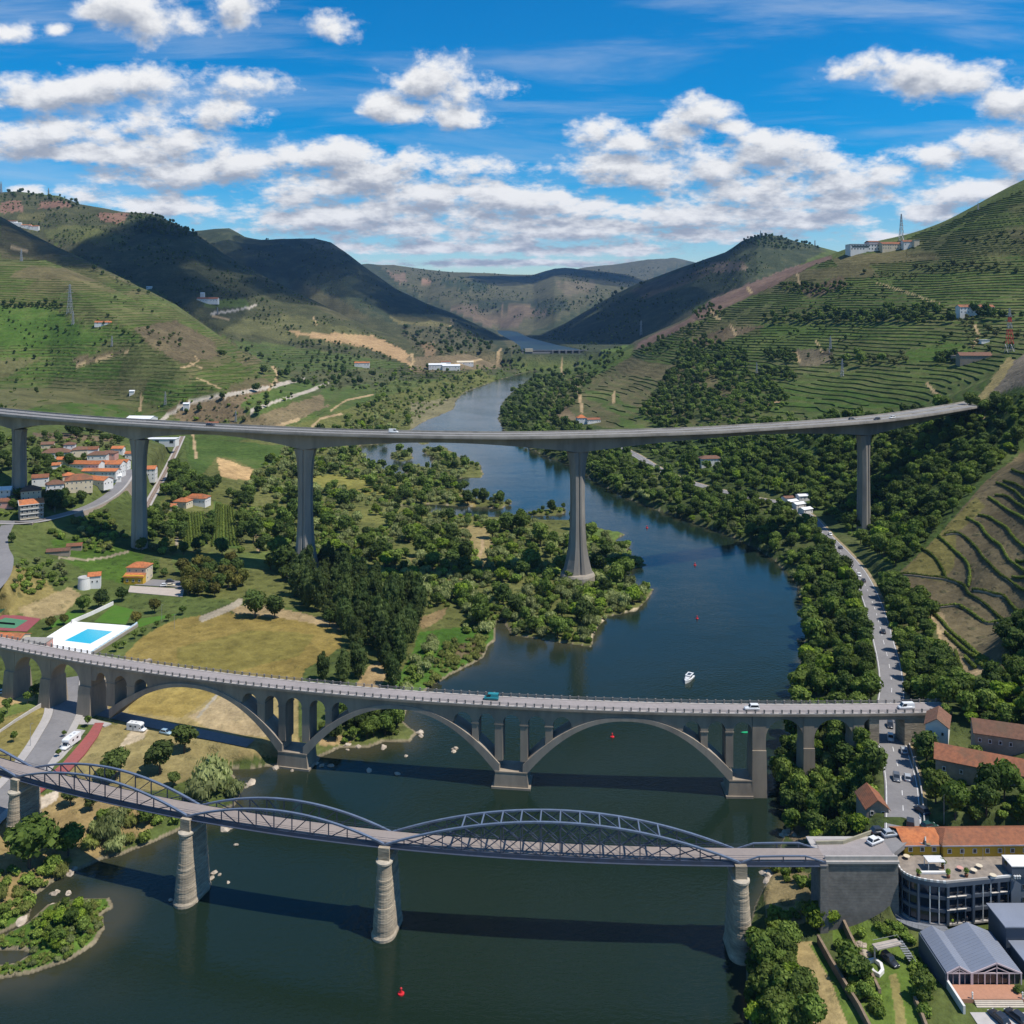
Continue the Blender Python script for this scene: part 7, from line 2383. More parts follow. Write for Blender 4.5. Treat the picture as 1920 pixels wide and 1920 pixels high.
def hall():
 Z = 9.4
 root = empty('banquet_hall', (105, 203, Z), 'hall with two grey standing seam gable roofs and a pink timber front', 'hall')
 ZINC = std('zinc_roof', (0.30, 0.325, 0.38), 0.42, 0.3, 0.05, metal=0.35, spec=0.5)
 PINKW = std('pale_pink_timber', (0.55, 0.45, 0.46), 0.8, 0.8, 0.06)
 y0, y1 = 203.2, 216.5
 gb = [(97.4, 103.0, 1.5), (103.0, 114.2, 2.3)]
 he = 2.5
 for (a, b, rh) in gb:
  w, L_ = b - a, y1 - y0
  MB().box(((a + b) / 2, (y0 + y1) / 2 + 0.4, Z + he / 2 - 1), (w - 0.1, L_ - 1.6, he + 2)).build('wall', SLATE, root)
  r = MB().gable((a + b) / 2, (y0 + y1) / 2, Z + he, L_, w, rh, 0.02, rz=pi / 2, th=0.14)
  ro = r.build('roof', ZINC, root)
  xm = (a + b) / 2
  for s_ in (-1, 1):
   m = MB()
   for i in range(1, int(L_ / 0.9)):
    yy = y0 + i * 0.9
    m.bar((xm, yy, Z + he + rh + 0.16), (xm + s_ * w / 2, yy, Z + he + 0.16), 0.05, 0.05)
   m.build('roof_seams', ZINC, ro).name = 'standing_seam'
  # timber truss front
  t = MB()
  for s_ in (-1, 1):
   t.bar((xm, y0 - 0.12, Z + he + rh - 0.1), (xm + s_ * w / 2, y0 - 0.12, Z + he - 0.1), 0.2, 0.3)
   t.bar((xm + s_ * w * 0.25, y0 - 0.12, Z + he + 0.1), (xm, y0 - 0.12, Z + he + rh * 0.55), 0.12, 0.14)
  t.bar((a, y0 - 0.12, Z + he), (b, y0 - 0.12, Z + he), 0.18, 0.24)
  t.bar((xm, y0 - 0.12, Z + he), (xm, y0 - 0.12, Z + he + rh - 0.2), 0.14, 0.14)
  t.build('front_truss', PINKW, root)
  n = 2 if w < 7 else 4
  for i in range(n + 1):
   MB().base(a + 0.15 + (w - 0.3) * i / n, y0 - 0.1, Z, 0.26, 0.26, he).build('post', PINKW, root)
  for i in range(n):
   xa = a + 0.15 + (w - 0.3) * i / n
   ww = (w - 0.3) / n - 0.4
   MB().box((xa + 0.2 + ww / 2, y0 + 0.15 if w > 7 else y0 + 2.5, Z + 1.15), (ww, 0.1, 2.3)).build('glazed_door' if w > 7 else 'recess_wall', GLASS if w > 7 else DOORM, root)
   MB().box((xa + 0.2 + ww / 2, y0 + 0.06, Z + 1.15), (0.08, 0.1, 2.3)).build('mullion', PINKW, root)
 MB().box((97.2, (y0 + y1) / 2, Z - 0.6), (0.3, y1 - y0, 6.0)).build('side_wall', SLATE, root)
 te = empty('entrance_terrace', (105, 200, 8), 'terrace of orange tiles with pale steps in front of the hall', 'terrace')
 MB().base(105.2, 200.9, 7.4, 14.4, 4.3, Z - 7.4).build('tiled_floor', std('orange_floor_tiles', (0.42, 0.21, 0.13), 0.85, 1.5, 0.1, (0.3, 0.16, 0.1), 0.3, 0.3), te)
 for i in range(8):
  MB().base(106.6, 198.7 - i * 0.36, 7.6, 10.6, 0.36, (Z - 7.6) * (1 - (i + 1) / 9)).build('step', std('pale_step', (0.5, 0.44, 0.36), 0.9, 1, 0.08), te)
 MB().base(97.6, 199.6, 7.4, 0.5, 8.0, 2.9).build('side_wall', WHITE, te)
 for x in (101.0, 112.0):
  MB().lathe([(0.2, 0), (0.12, 0.5), (0.2, 0.9), (0.1, 1.0), (0.22, 1.3), (0, 1.6)], (x, 198.9, Z), 10).build('urn', WHITE, te)
 sheet('car_park', [(99, 190, 8.62), (130, 190, 8.62), (130, 196.0, 8.62), (99, 196.0, 8.62)], std('pale_yard', (0.44, 0.41, 0.38), 0.9, 0.6, 0.08), 0.5)
 # grey side building by the hall
 sb = empty('grey_annex', (122, 212, Z), 'grey annex with stepped flat metal roofs beside the hall', 'annex')
 MB().base(121.6, 217, 5, 11, 8.0, 10.6).build('upper_block', SLATE, sb)
 MB().base(121.4, 216.8, 15.6, 11.6, 8.6, 0.3).build('upper_roof', ZINC, sb)
 MB().base(121.8, 209, 5, 10, 7.0, 7.4).build('lower_block', SLATE, sb)
 MB().base(121.6, 208.8, 12.4, 10.6, 7.6, 0.3).build('lower_roof', ZINC, sb)

hotel()
restaurant()
hall()
# ================================================================== vehicles, boats, pylons, stones
TYRE = std('tyre_rubber', (0.02, 0.02, 0.02), 0.9)
RIM = std('wheel_rim', (0.35, 0.35, 0.36), 0.4, metal=0.6)
LAMP = std('lamp_glass', (0.7, 0.7, 0.66), 0.2, spec=0.6)
REDL = std('red_lamp', (0.35, 0.02, 0.02), 0.3)

def paint(name, col):
 return std('paint_' + name, col, 0.28, 0.5, 0.03, spec=0.6)

PAINTS = {'white': paint('white', (0.72, 0.72, 0.70)), 'silver': paint('silver', (0.36, 0.38, 0.40)), 'dark': paint('dark', (0.03, 0.035, 0.045)), 'grey': paint('grey', (0.10, 0.11, 0.125)), 'teal': paint('teal', (0.02, 0.22, 0.25)),
   'green': paint('green', (0.015, 0.05, 0.035)), 'blue': paint('blue', (0.30, 0.42, 0.48)), 'cream': paint('cream', (0.62, 0.55, 0.38))}

def vehicle(name, loc, rz, col, L, W, H, label, kind='car', cat='car', group='vehicles', s=1.0):
 """body lofted from cross sections along its length (front at +x), cabin, panes, wheels, lamps"""
 root = empty(name, loc, label, cat, group, rz)
 if s != 1.0:
  root.scale = (s, s, s)
 pm = PAINTS[col]
 h = L / 2
 hb = {'car': 0.82, 'van': 1.0, 'suv': 1.0, 'camper': 1.0}[kind]
 prof = [(-h, .32, hb - .12, .90), (-h + .12, .22, hb, .97), (-h * .5, .20, hb + .03, 1.0), (0, .20, hb + .02, 1.0), (h * .45, .20, hb - .02, 1.0), (h - .25, .24, hb - .16, .95), (h, .34, hb - .32, .84)]
 rings = [[(x, -W / 2 * k, z0), (x, W / 2 * k, z0), (x, W / 2 * k, z0 + (z1 - z0) * .65), (x, W / 2 * k * .94, z1), (x, -W / 2 * k * .94, z1), (x, -W / 2 * k, z0 + (z1 - z0) * .65)] for x, z0, z1, k in prof]
 MB().loft(rings).build('body', pm, root, True, origin=(0, 0, 0))
 if kind == 'car':
  cab = [(-h + .25, hb - .02), (-h + .75, H), (h * .10, H), (h * .50, hb - .03)]
 elif kind == 'suv':
  cab = [(-h + .08, hb), (-h + .3, H), (h * .16, H), (h * .42, hb)]
 else:
  cab = [(-h + .05, hb), (-h + .1, H), (h * .42, H), (h * .72, hb - .05)]
 w0, w1 = W / 2 * .93, W / 2 * .80

 def cabin(g, wk, dz):
  p = [(x, (w0 if z < H - .2 else w1) + wk, z + dz) for x, z in cab]
  return [[(x, -w, z) for x, w, z in p], [(x, w, z) for x, w, z in p]]
 a, b = cabin(0, 0, 0)
 MB().add(a + b, [(0, 1, 2, 3), (7, 6, 5, 4), (1, 5, 6, 2), (0, 4, 5, 1), (2, 6, 7, 3)]).build('cabin', pm, root, origin=(0, 0, 0))
 # panes stand just proud of the cabin
 def lerp(p, q, t):
  return tuple(p[i] + (q[i] - p[i]) * t for i in range(3))
 gs = MB()
 for sd, q in ((-1, a), (1, b)):
  lo0, lo1, hi0, hi1 = lerp(q[0], q[1], .12), lerp(q[3], q[2], .12), lerp(q[0], q[1], .86), lerp(q[3], q[2], .86)
  if kind in ('van', 'camper'):
   lo0, hi0 = lerp(lo0, lo1, .62), lerp(hi0, hi1, .62)
  pts = [lerp(lo0, lo1, .06), lerp(lo0, lo1, .94), lerp(hi0, hi1, .92), lerp(hi0, hi1, .08)]
  pts = [(x, y + sd * .012, z) for x, y, z in pts]
  gs.add(pts, [(0, 1, 2, 3) if sd < 0 else (3, 2, 1, 0)])
 gs.build('side_window', GLASS, root, origin=(0, 0, 0))
 for nm, i, j, o in (('windscreen', 3, 2, .015), ('rear_window', 0, 1, -.015)):
  p = [lerp(lerp(a[i], b[i], t), lerp(a[j], b[j], t), u) for t, u in ((.07, .1), (.93, .1), (.92, .9), (.08, .9))]
  p = [(x + o, y, z + .012) for x, y, z in p]
  MB().add(p, [(0, 1, 2, 3) if i == 3 else (3, 2, 1, 0)]).build(nm, GLASS, root, origin=(0, 0, 0))
 if kind == 'camper':
  MB().loft([[(x, -W / 2 * 1.06, z0), (x, W / 2 * 1.06, z0), (x, W / 2 * 1.06, z1), (x, -W / 2 * 1.06, z1)] for x, z0, z1 in ((-h - .1, .45, 2.75), (-h, .4, 2.95), (h * .30, .4, 2.95), (h * .36, .9, 2.95), (h * .58, 1.9, 2.75), (h * .62, 2.1, 2.4))]).build('living_box', pm, root, origin=(0, 0, 0))
  for x, w_ in ((-h * .55, .9), (h * .02, .7)):
   for sd in (-1, 1):
    MB().box((x, sd * W / 2 * 1.065, 1.9), (w_, .05, .6)).build('side_pane', GLASS, root, origin=(0, 0, 0))
  MB().box((-h * .25, -W / 2 * 1.065, 1.35), (.65, .05, 1.75)).build('entry_door', PAINTS['silver'], root, origin=(0, 0, 0))
  for x in (-h * .6, -h * .1):
   MB().box((x, 0, 3.0), (.6, .6, .12)).build('roof_hatch', PAINTS['silver'], root, origin=(0, 0, 0))
 for x in (-h * .60, h * .60):
  for sd in (-1, 1):
   w = MB().lathe([(.02, -.1), (.32, -.1), (.34, 0), (.32, .1), (.02, .1)], (0, 0, 0), 12)
   w.v = [(p[0], p[2], p[1]) for p in w.v]
   wo = w.build('wheel', TYRE, root, origin=(x, sd * (W / 2 - .06), .33))
   r = MB().lathe([(.01, 0), (.2, 0), (.2, .02), (.01, .03)], (0, 0, 0), 8)
   r.v = [(p[0], sd * (.1 + p[2]), p[1]) for p in r.v]
   r.build('rim', RIM, wo, origin=(0, 0, 0))
 for sd in (-1, 1):
  MB().box((h - .12, sd * W * .33, hb - .30), (.12, .36, .16)).build('headlight', LAMP, root, origin=(0, 0, 0))
  MB().box((-h + .02, sd * W * .36, hb - .22), (.08, .22, .2)).build('tail_light', REDL, root, origin=(0, 0, 0))
 return root

def on_road(rd, px_, py_, flip=False):
 c = RC[rd]
 best, bi = None, 0
 z = c[0].z
 for _ in range(4):
  p = Vector(P(px_, py_, z))
  bi = min(range(len(c)), key=lambda i: (c[i].xy - p.xy).length)
  z = c[bi].z
 d = c[min(bi + 1, len(c) - 1)] - c[max(bi - 1, 0)]
 return Vector(P(px_, py_, z + .02)), atan2(d.y, d.x) + (pi if flip else 0)

G_C = 'cars on the road along the right bank'
for (x, y, fl, col, kd, lb) in ((1669, 1362, 0, 'dark', 'car', 'black car in the shade under the arch bridge'), (1670, 1386, 0, 'white', 'car', 'white car just out of the shadow of the arch bridge'), (1695, 1410, 1, 'silver', 'car', 'silver grey car pulled in beside the road bend'), (1681, 1461, 0, 'grey', 'car', 'dark grey car passing the silver hatchback'),
        (1702, 1461, 1, 'silver', 'car', 'silver hatchback level with the dark grey car'), (1707, 1548, 1, 'dark', 'suv', 'large dark off-roader near the restaurant roof'), (1656, 1186, 1, 'dark', 'car', 'dark car alone on the straight under the vine terraces'), (1611, 1080, 0, 'white', 'car', 'small white car leading on the far straight'),
        (1619, 1090, 1, 'dark', 'car', 'dark car behind the small white one on the far straight'), (1576, 1028, 1, 'grey', 'car', 'dark car near the shaded bend'), (1557, 1003, 0, 'white', 'car', 'white car in the shaded bend under the viaduct')):
 p, a = on_road('river_road', x, y, fl)
 vehicle('car', p, a, col, 4.3, 1.8, 1.45 if kd == 'car' else 1.8, lb, kd, 'car', G_C, 1.15)
for (x, y, z, a, col, lb) in ((1728, 1522, 22, 1.9, 'dark', 'dark car parked in deep tree shade beside the road'), (1742, 1552, 23, 0.3, 'green', 'dark green car parked at the restaurant corner'), (1649, 1562, 23.05, 0.1, 'dark', 'dark car parked at the end of the footbridge'), (1669, 1567, 23.05, 0.2, 'silver', 'silver car parked behind the white one'), (1641, 1580, 23.05, 0.5, 'white', 'white car parked at the end of the footbridge'),
        (1873, 1912, 8.64, 1.9, 'dark', 'black car parked in front of the steps'), (1905, 1909, 8.64, 2.0, 'dark', 'second black car parked in front of the steps, nearer the picture edge'),
        (309, 1099, 9.74, 0.3, 'white', 'white car parked by the golden trees'), (320, 1099, 9.74, 0.3, 'cream', 'cream car parked by the golden trees'), (319, 1091, 9.74, 0.3, 'dark', 'dark car parked behind the white and cream ones'),
        (40, 1294, 8.1, 0.9, 'grey', 'dark car half hidden behind an arch pier'), (8, 1300, 8.1, 0.2, 'white', 'white car at the picture edge behind the arch bridge'), (33, 1304, 8.1, 0.4, 'white', 'white car beside the arch pier')):
 vehicle('car', P(x, y, z), a, col, 4.3, 1.8, 1.45, lb, 'car', 'car', 'parked cars', 1.1)
vehicle('pickup', Vector(pix(1669, 1806)) + Vector((0, 0, .05)), -1.2, 'dark', 4.6, 1.8, 1.8, 'dark off-roader with open loaded back parked on the hotel lawn', 'suv', 'car', None)
vehicle('car', Vector(pix(311, 1376)) + Vector((0, 0, .05)), -0.35, 'blue', 4.3, 1.8, 1.5, 'pale blue hatchback parked on the dry grass', 'car', 'car', None, 1.1)
vehicle('camper_van', Vector(pix(257, 1370)) + Vector((0, 0, .05)), -0.22, 'white', 6.9, 2.2, 2.3, 'white camper van parked side on upon the dry grass', 'camper', 'camper van', 'camper vans')
vehicle('camper_van', P(131, 1398, 7.98), -1.75, 'white', 7.4, 2.3, 2.3, 'white coach built camper van parked beside the park road', 'camper', 'camper van', 'camper vans', 1.1)
for (x, off, col, kd, L_, H_, lb, fl) in ((917, 4.9, 'teal', 'van', 4.9, 2.0, 'teal blue van driving over the arch bridge', 1), (1414, 3.2, 'white', 'suv', 4.7, 1.85, 'white off-roader driving over the arch bridge', 1), (1708, 3.4, 'white', 'van', 5.0, 2.0, 'white panel van at the end of the arch bridge', 1)):
 X = AX(x)
 d = np.polyval(np.polyder(_bc), X)
 vehicle('van' if kd == 'van' else 'car', AB(X, off, 27.67), math.atan(d) + (pi if fl else 0), col, L_, 1.9, H_, lb, kd, 'van' if kd == 'van' else 'car', 'vehicles on the arch bridge', 1.05)
for (x, off, col, kd, lb, fl) in ((735, 15, 'white', 'van', 'white van on the viaduct above the river', 0), (362, 15, 'dark', 'car', 'dark car on the viaduct above the fields', 0), (1630, 14.5, 'grey', 'car', 'dark car leading on the rising end of the viaduct', 0), (1658, 6, 'dark', 'car', 'dark car in the near lane on the rising end of the viaduct', 1), (1690, 6, 'white', 'car', 'white car in the near lane on the rising end of the viaduct', 1)):
 p, a = on_viaduct(x, off)
 vehicle('car' if kd == 'car' else 'van', p + Vector((0, 0, .07)), a + (pi if fl else 0), col, 4.6, 1.85, 1.5 if kd == 'car' else 2.0, lb, kd, 'car' if kd == 'car' else 'van', 'vehicles on the viaduct', 1.2)

# ------------------------------------------------------------------ boat and buoys
def boat():
 x, y, _ = P(1291, 1276)
 r = empty('motor_boat', (x, y, 0), 'white cabin cruiser moored alone in the middle of the river', 'boat', rz=-2.1)
 hull = []
 for t in np.linspace(0, 1, 9):
  xx = -4.2 + 8.6 * t
  w = 1.5 * (1 - max(0, (t - .45) / .55) ** 2.2) + 0.03
  z1 = 1.0 + 0.45 * t * t
  hull.append([(xx, 0, -.5 + .5 * max(0, t - .7)), (xx, w * .8, .05), (xx, w, z1), (xx, w * .92, z1 + .06), (xx, -w * .92, z1 + .06), (xx, -w, z1), (xx, -w * .8, .05)])
 MB().loft(hull).build('hull', PAINTS['white'], r, origin=(0, 0, 0))
 MB().loft([[(xx, -w, z0), (xx, w, z0), (xx, w * .85, z1), (xx, -w * .85, z1)] for xx, w, z0, z1 in ((-2.6, 1.15, 1.05, 2.2), (1.0, 1.2, 1.1, 2.25), (2.4, .9, 1.25, 1.5))]).build('cabin', PAINTS['white'], r, origin=(0, 0, 0))
 MB().loft([[(xx, -w, z), (xx, w, z), (xx, w, z + .1), (xx, -w, z + .1)] for xx, w, z in ((-3.4, 1.3, 2.42), (1.2, 1.25, 2.5))]).build('sun_roof', PAINTS['white'], r, origin=(0, 0, 0))
 MB().box((-1.0, 0, 2.56), (2.6, 1.5, .05)).build('roof_hatch', GLASS, r, origin=(0, 0, 0))
 for sd in (-1, 1):
  MB().box((-.7, sd * 1.12, 1.75), (3.0, .06, .5)).build('side_window', GLASS, r, origin=(0, 0, 0))
 MB().add([(1.15, -.95, 2.1), (1.15, .95, 2.1), (2.2, .75, 1.58), (2.2, -.75, 1.58)], [(0, 3, 2, 1)]).build('windscreen', GLASS, r, origin=(0, 0, 0))
 rl = MB()
 rl.path([(1.0, 1.3, 1.9), (3.2, .9, 2.05), (4.4, 0, 2.1), (3.2, -.9, 2.05), (1.0, -1.3, 1.9)], .05, .05)
 rl.build('bow_rail', STEEL, r, origin=(0, 0, 0))
 r.scale = (.98, .98, .98)

boat()
RB_ = std('buoy_red', (0.55, 0.02, 0.025), 0.5)
GB_ = std('buoy_green', (0.02, 0.35, 0.14), 0.5)
for (x, y, s, t) in ((752, 1864, 1.0, 'red buoy nearest to the camera in front of the iron bridge'), (1148, 1382, 1.0, 'red buoy framed by the middle arch of the road bridge'), (1307, 1160, 1.0, 'red buoy upstream of the moored boat'), (1303, 1060, 1.1, 'red buoy at the shadow of the viaduct'), (1213, 990, 1.2, 'farthest red buoy by the river bend')):
 b = empty('river_buoy', P(x, y), t, 'buoy', 'red channel buoys')
 MB().lathe([(.3, -.3), (.85, 0), (.85, .3), (.35, .45), (.22, 1.1)], (0, 0, 0), 12).build('float', RB_, b, origin=(0, 0, 0))
 MB().lathe([(.12, 1.1), (.3, 1.3), (.3, 1.6), (.02, 1.8)], (0, 0, 0), 8).build('top_mark', RB_, b, origin=(0, 0, 0))
 b.scale = (s * .9,) * 3
b = empty('kayak', P(1398, 1374), 'small green boat seen through the bridge opening beside the last big pier', 'kayak', rz=0.1)
MB().loft([[(x, -w, 0.1), (x, 0, -.1), (x, w, 0.1), (x, w * .9, .3), (x, -w * .9, .3)] for x, w in ((-1.8, .05), (-1, .5), (0, .6), (1, .5), (1.8, .05))]).build('hull', GB_, b, origin=(0, 0, 0))

# ------------------------------------------------------------------ pylons and masts
def pylon(px_, py_, hpx, label, red=False, arms=3):
 x, y, z = pix(px_, py_)
 h = hpx / FPX * y
 w = h * 0.075
 r = empty('power_pylon', (x, y, z - 0.5), label, 'pylon', 'lattice pylons and masts on the hills')
 t = max(0.16, y * 0.00028)
 m = MB()
 cor = lambda k, zz: ((w * (1 - .86 * zz / h)) * (1 if k in (0, 3) else -1), (w * (1 - .86 * zz / h)) * (1 if k < 2 else -1), zz)
 lv = [h * q for q in (0, .2, .38, .54, .68, .8, .9, 1.0)]
 segs = []
 for a, b in zip(lv[:-1], lv[1:]):
  for k in range(4):
   segs.append((cor(k, a), cor(k, b), t, a))
   segs.append((cor(k, a), cor((k + 1) % 4, b), t * .7, a))
   segs.append((cor((k + 1) % 4, a), cor(k, b), t * .7, a))
 for col in ((0, 1) if red else (0,)):
  m = MB()
  for a, b, q, zz in segs:
   if not red or (int(zz / h * 5) % 2 == col):
    m.bar(a, b, q)
  m.build('lattice', STEEL if col == 0 else RB_, r, origin=(0, 0, 0))
 for i in range(arms):
  zz = h * (.72 + .11 * i)
  m = MB()
  al = w * 1.5 * (1 - .18 * i)
  for sd in (-1, 1):
   m.bar((0, 0, zz), (sd * al, 0, zz), t)
   m.bar((0, 0, zz + h * .04), (sd * al, 0, zz), t * .7)
  m.build('cross_arm', STEEL, r, origin=(0, 0, 0))
 return r

for (x, y, h, t, rd, ar) in ((131, 588, 56, 'grey lattice pylon on the crest of the green vineyard', 0, 3), (137, 608, 26, 'short pole in front of the vineyard pylon', 0, 1), (210, 648, 20, 'small pole in the lower green vineyard', 0, 1), (1690, 452, 52, 'tall lattice mast behind the white hill hotel', 0, 0), (1893, 660, 84, 'red and white lattice pylon on the near vineyard slope', 1, 2),
        (1557, 660, 32, 'grey pylon in the middle of the vineyard slope', 0, 2), (1419, 700, 22, 'pale stub mast among the dark trees', 0, 0), (310, 758, 26, 'pole beside the valley road', 0, 1), (1579, 705, 34, 'thin pole below the olive row', 0, 1), (1834, 392, 14, 'small mast on the skyline of the vineyard hill', 0, 1),
        (1426, 446, 14, 'aerial mast on the round summit', 0, 0), (1202, 628, 28, 'pylon on the ridge above the dam', 0, 3), (91, 372, 20, 'mast on the far ridge crest', 0, 1), (2, 362, 22, 'mast at the picture edge on the far ridge', 0, 1), (40, 490, 24, 'pylon on the dark spur', 0, 2), (1528, 462, 12, 'pylon on the saddle beside the hill hotel', 0, 2),
        (442, 790, 22, 'pylon on the brown bank above the railway', 0, 2), (408, 590, 14, 'pole in the side valley', 0, 1)):
 pylon(x, y, h, t, rd, ar)
for (x, y, h, t) in ((103, 962, 9, 'grey street lamp beside the village road'), (57, 1400, 8, 'thin lamp post on the park lawn'), (303, 1165, 8, 'lamp post on the pool pavement'), (327, 1180, 7, 'second lamp post on the pool pavement'), (1712, 1470, 8, 'lamp post beside the road bend'), (1770, 1545, 8, 'lamp post at the garden corner')):
 p = pix(x, y)
 r = empty('street_lamp', p, t, 'lamp', 'street lamps')
 MB().tube([(0, 0, 0), (0, 0, h)], .09, 6, .05).build('pole', STEEL, r, origin=(0, 0, 0))
 MB().bar((0, 0, h), (.9, 0, h + .1), .1).build('lamp_head', STEEL, r, origin=(0, 0, 0))
# billboard on the dry bank
x, y, z = P(10, 1066, 20.5)
r = empty('billboard', (x, y, z), 'dark billboard with a red panel standing on the dry grass bank', 'billboard', rz=0.15)
for q in (-2, 2):
 MB().base(q, .2, -3, .2, .2, 3.2).build('post', STEEL, r, origin=(0, 0, 0))
MB().box((0, 0, 2), (7, .25, 4.2)).build('panel', std('billboard_dark', (.035, .035, .04), .6), r, origin=(0, 0, 0))
MB().box((-2.1, -.14, 2.1), (1.3, .03, 2.8)).build('red_print', RB_, r, origin=(0, 0, 0))
for k in range(3):
 MB().box((1.0, -.14, 3.0 - k * .8), (3.4 - k * .6, .03, .26)).build('text_line', LINE, r, origin=(0, 0, 0))

# ------------------------------------------------------------------ dam far up the valley
def dam():
 y = 2620.0
 X = lambda px_: (px_ - 960) / FPX * y
 r = empty('river_dam', (X(1040), y, 0), 'grey concrete dam with gates closing the far end of the river', 'dam')
 DM = std('dam_concrete', (0.20, 0.195, 0.19), 0.9, 0.05, 0.12, (0.12, 0.12, 0.12), 0.4, 0.02, streak=True)
 MB().loft([[(x, y - 9, -3), (x, y + 14, -3), (x, y + 8, 45), (x, y - 2, 45)] for x in (X(978), X(1036))]).build('wall', DM, r)
 MB().loft([[(x, y - 6, -3), (x, y + 14, -3), (x, y + 8, 34), (x, y, 34)] for x in (X(1036), X(1100))]).build('weir', DM, r)
 for i in range(6):
  x = X(1036 + i * 12.5)
  MB().base(x, y, -3, 5, 26, 53).build('gate_pier', DM, r)
  if i < 5:
   MB().base(X(1036 + i * 12.5 + 6.2), y - 3, 8, 13, 3, 30).build('gate', std('dam_gate', (0.08, 0.085, 0.09), .7), r)
 MB().base(X(1040), y + 3, 48, X(1100) - X(976), 7, 2).build('crest_road', DM, r)
 MB().base(X(992), y + 2, 45, 22, 12, 9).build('power_house', CREAM, r)

dam()
# ------------------------------------------------------------------ boulders at the water
BOULDER = std('river_boulder', (0.42, 0.35, 0.27), .95, 1.2, .22, (.22, .18, .13), .5, .5, bmp=.3, obj_var=.2)
BM = []
for i in range(5):
 r = np.random.default_rng(i)
 v = ICO2_V * (1 + fbm(ICO2_V[:, 0] * 1.6 + i * 9, ICO2_V[:, 1] * 1.6 + ICO2_V[:, 2] * 2.1, 3, i)[:, None] * 1.1) * np.array([1, .8, .55])
 me = bpy.data.meshes.new('boulder')
 me.from_pydata(v.tolist(), [], ICO2_F)
 me.materials.append(BOULDER)
 BM.append(me)
rr = random.Random(4)
BO = []
LM = [(t, *P(x, y)[:2], []) for t, x, y in (('the middle arch pier', 548, 1440), ('the rocky point under the second arch', 690, 1385), ('the rock standing alone in the river', 853, 1405), ('the second granite pier', 352, 1690), ('the islet channel', 110, 1672), ('the iron bridge willow shore', 450, 1475), ('the river below the small stone house', 1490, 1568), ('the last granite pier', 1410, 1798), ('the wooded bank upstream', 1505, 1220), ('the bush shore in the corner', 150, 1620), ('the two rocks in the bridge shadow', 720, 1448))]
BL = [(516, 1440, 1.5), (548, 1445, .6), (566, 1430, 1.2), (571, 1440, .7), (592, 1432, 1.0), (603, 1436, .9), (621, 1436, 1.1), (692, 1446, 1.1), (745, 1451, 1.1), (719, 1402, 1.2), (761, 1418, .8), (853, 1404, 1.4), (851, 1409, .9), (672, 1400, 1.3), (655, 1397, 1.6), (668, 1392, 2.2), (680, 1388, 2.0), (697, 1378, 1.8), (690, 1384, 1.4), (730, 1376, 1.6), (736, 1384, 1.5), (745, 1380, 1.8), (740, 1370, 1.2), (786, 1374, 1.6), (790, 1380, 1.1),
  (626, 1404, .9), (652, 1406, .7), (430, 1546, 2.6), (422, 1552, 1.8), (442, 1584, .7), (470, 1469, 1.5), (462, 1474, 1.2), (135, 1632, 1.5), (130, 1640, 1.0), (172, 1600, 1.4), (180, 1596, .9), (100, 1676, .9), (108, 1672, .7), (128, 1675, 1.0), (40, 1728, 1.7), (30, 1690, 2.2), (98, 1697, .7), (320, 1688, .7), (335, 1693, .6), (350, 1694, .7), (368, 1690, .6), (395, 1648, .9), (402, 1636, .8), (412, 1640, .6), (428, 1655, .5),
  (1478, 1560, 1.8), (1486, 1568, 2.0), (1495, 1574, 1.7), (1472, 1568, 1.4), (1505, 1562, 1.6), (1512, 1572, 1.3), (1432, 1638, 1.3), (1446, 1640, 1.8), (1440, 1652, 1.4), (1406, 1795, 1.6), (1414, 1800, 1.3), (1404, 1806, 1.0), (1506, 1170, 1.6), (1498, 1200, 1.2), (1512, 1240, 1.6), (1490, 1304, 1.3)]
for (x, y, s) in BL:
 p = P(x, y, 0.05) if s < 2.5 else P(x, y, .2)
 o = bpy.data.objects.new('boulder', rr.choice(BM))
 COL.objects.link(o)
 o.location = p
 o.rotation_euler = (rr.uniform(-.3, .3), rr.uniform(-.3, .3), rr.uniform(0, 6.28))
 o.scale = (s * rr.uniform(.9, 1.5), s * 1.1, s)
 tag(o, None, 'boulder', 'boulders along the river')
 BO.append(o)
for o in BO:
 nm = min(LM, key=lambda q: hypot(q[1] - o.location.x, q[2] - o.location.y))
 nm[3].append((hypot(nm[1] - o.location.x, nm[2] - o.location.y), o.name))
for q in LM:
 for n, (d, nm) in enumerate(sorted(q[3])):
  bpy.data.objects[nm]['label'] = 'pale river boulder, %s %s' % (['nearest to', 'second nearest to', 'third nearest to', 'fourth nearest to', 'fifth nearest to', 'sixth nearest to', 'seventh nearest to', 'eighth nearest to'][n] if n < 8 else 'farther out from', q[0])
# rock garden, garden walls and gangway beside the hotel
GW = std('garden_wall_stone', (.24, .175, .115), .95, .9, .2, (.12, .09, .06), .5, .3)
for i, pts in enumerate(([(1534, 1768), (1560, 1815), (1588, 1862), (1612, 1900), (1632, 1940)], [(1570, 1712), (1590, 1756), (1606, 1790), (1630, 1830), (1650, 1872)], [(1715, 1880), (1728, 1908), (1740, 1940)])):
 q = [Vector(pix(*p)) for p in pts]
 tag(MB().path([p + Vector((0, 0, .7)) for p in q], .6, 2.6 if i < 2 else 1.4).build('garden_wall', GW), 'old brown garden wall %s' % ('beside the dry grass strip', 'below the rock garden and lawn', 'short and low beside the hall')[i], 'wall')
rg = empty('rock_garden', pix(1640, 1812), 'pale stone pond basin with rocks at the edge of the hotel lawn', 'rock garden')
ring = [Vector(pix(*p)) for p in ((1628, 1806), (1640, 1803), (1652, 1812), (1655, 1824), (1648, 1832), (1638, 1826), (1630, 1816))]
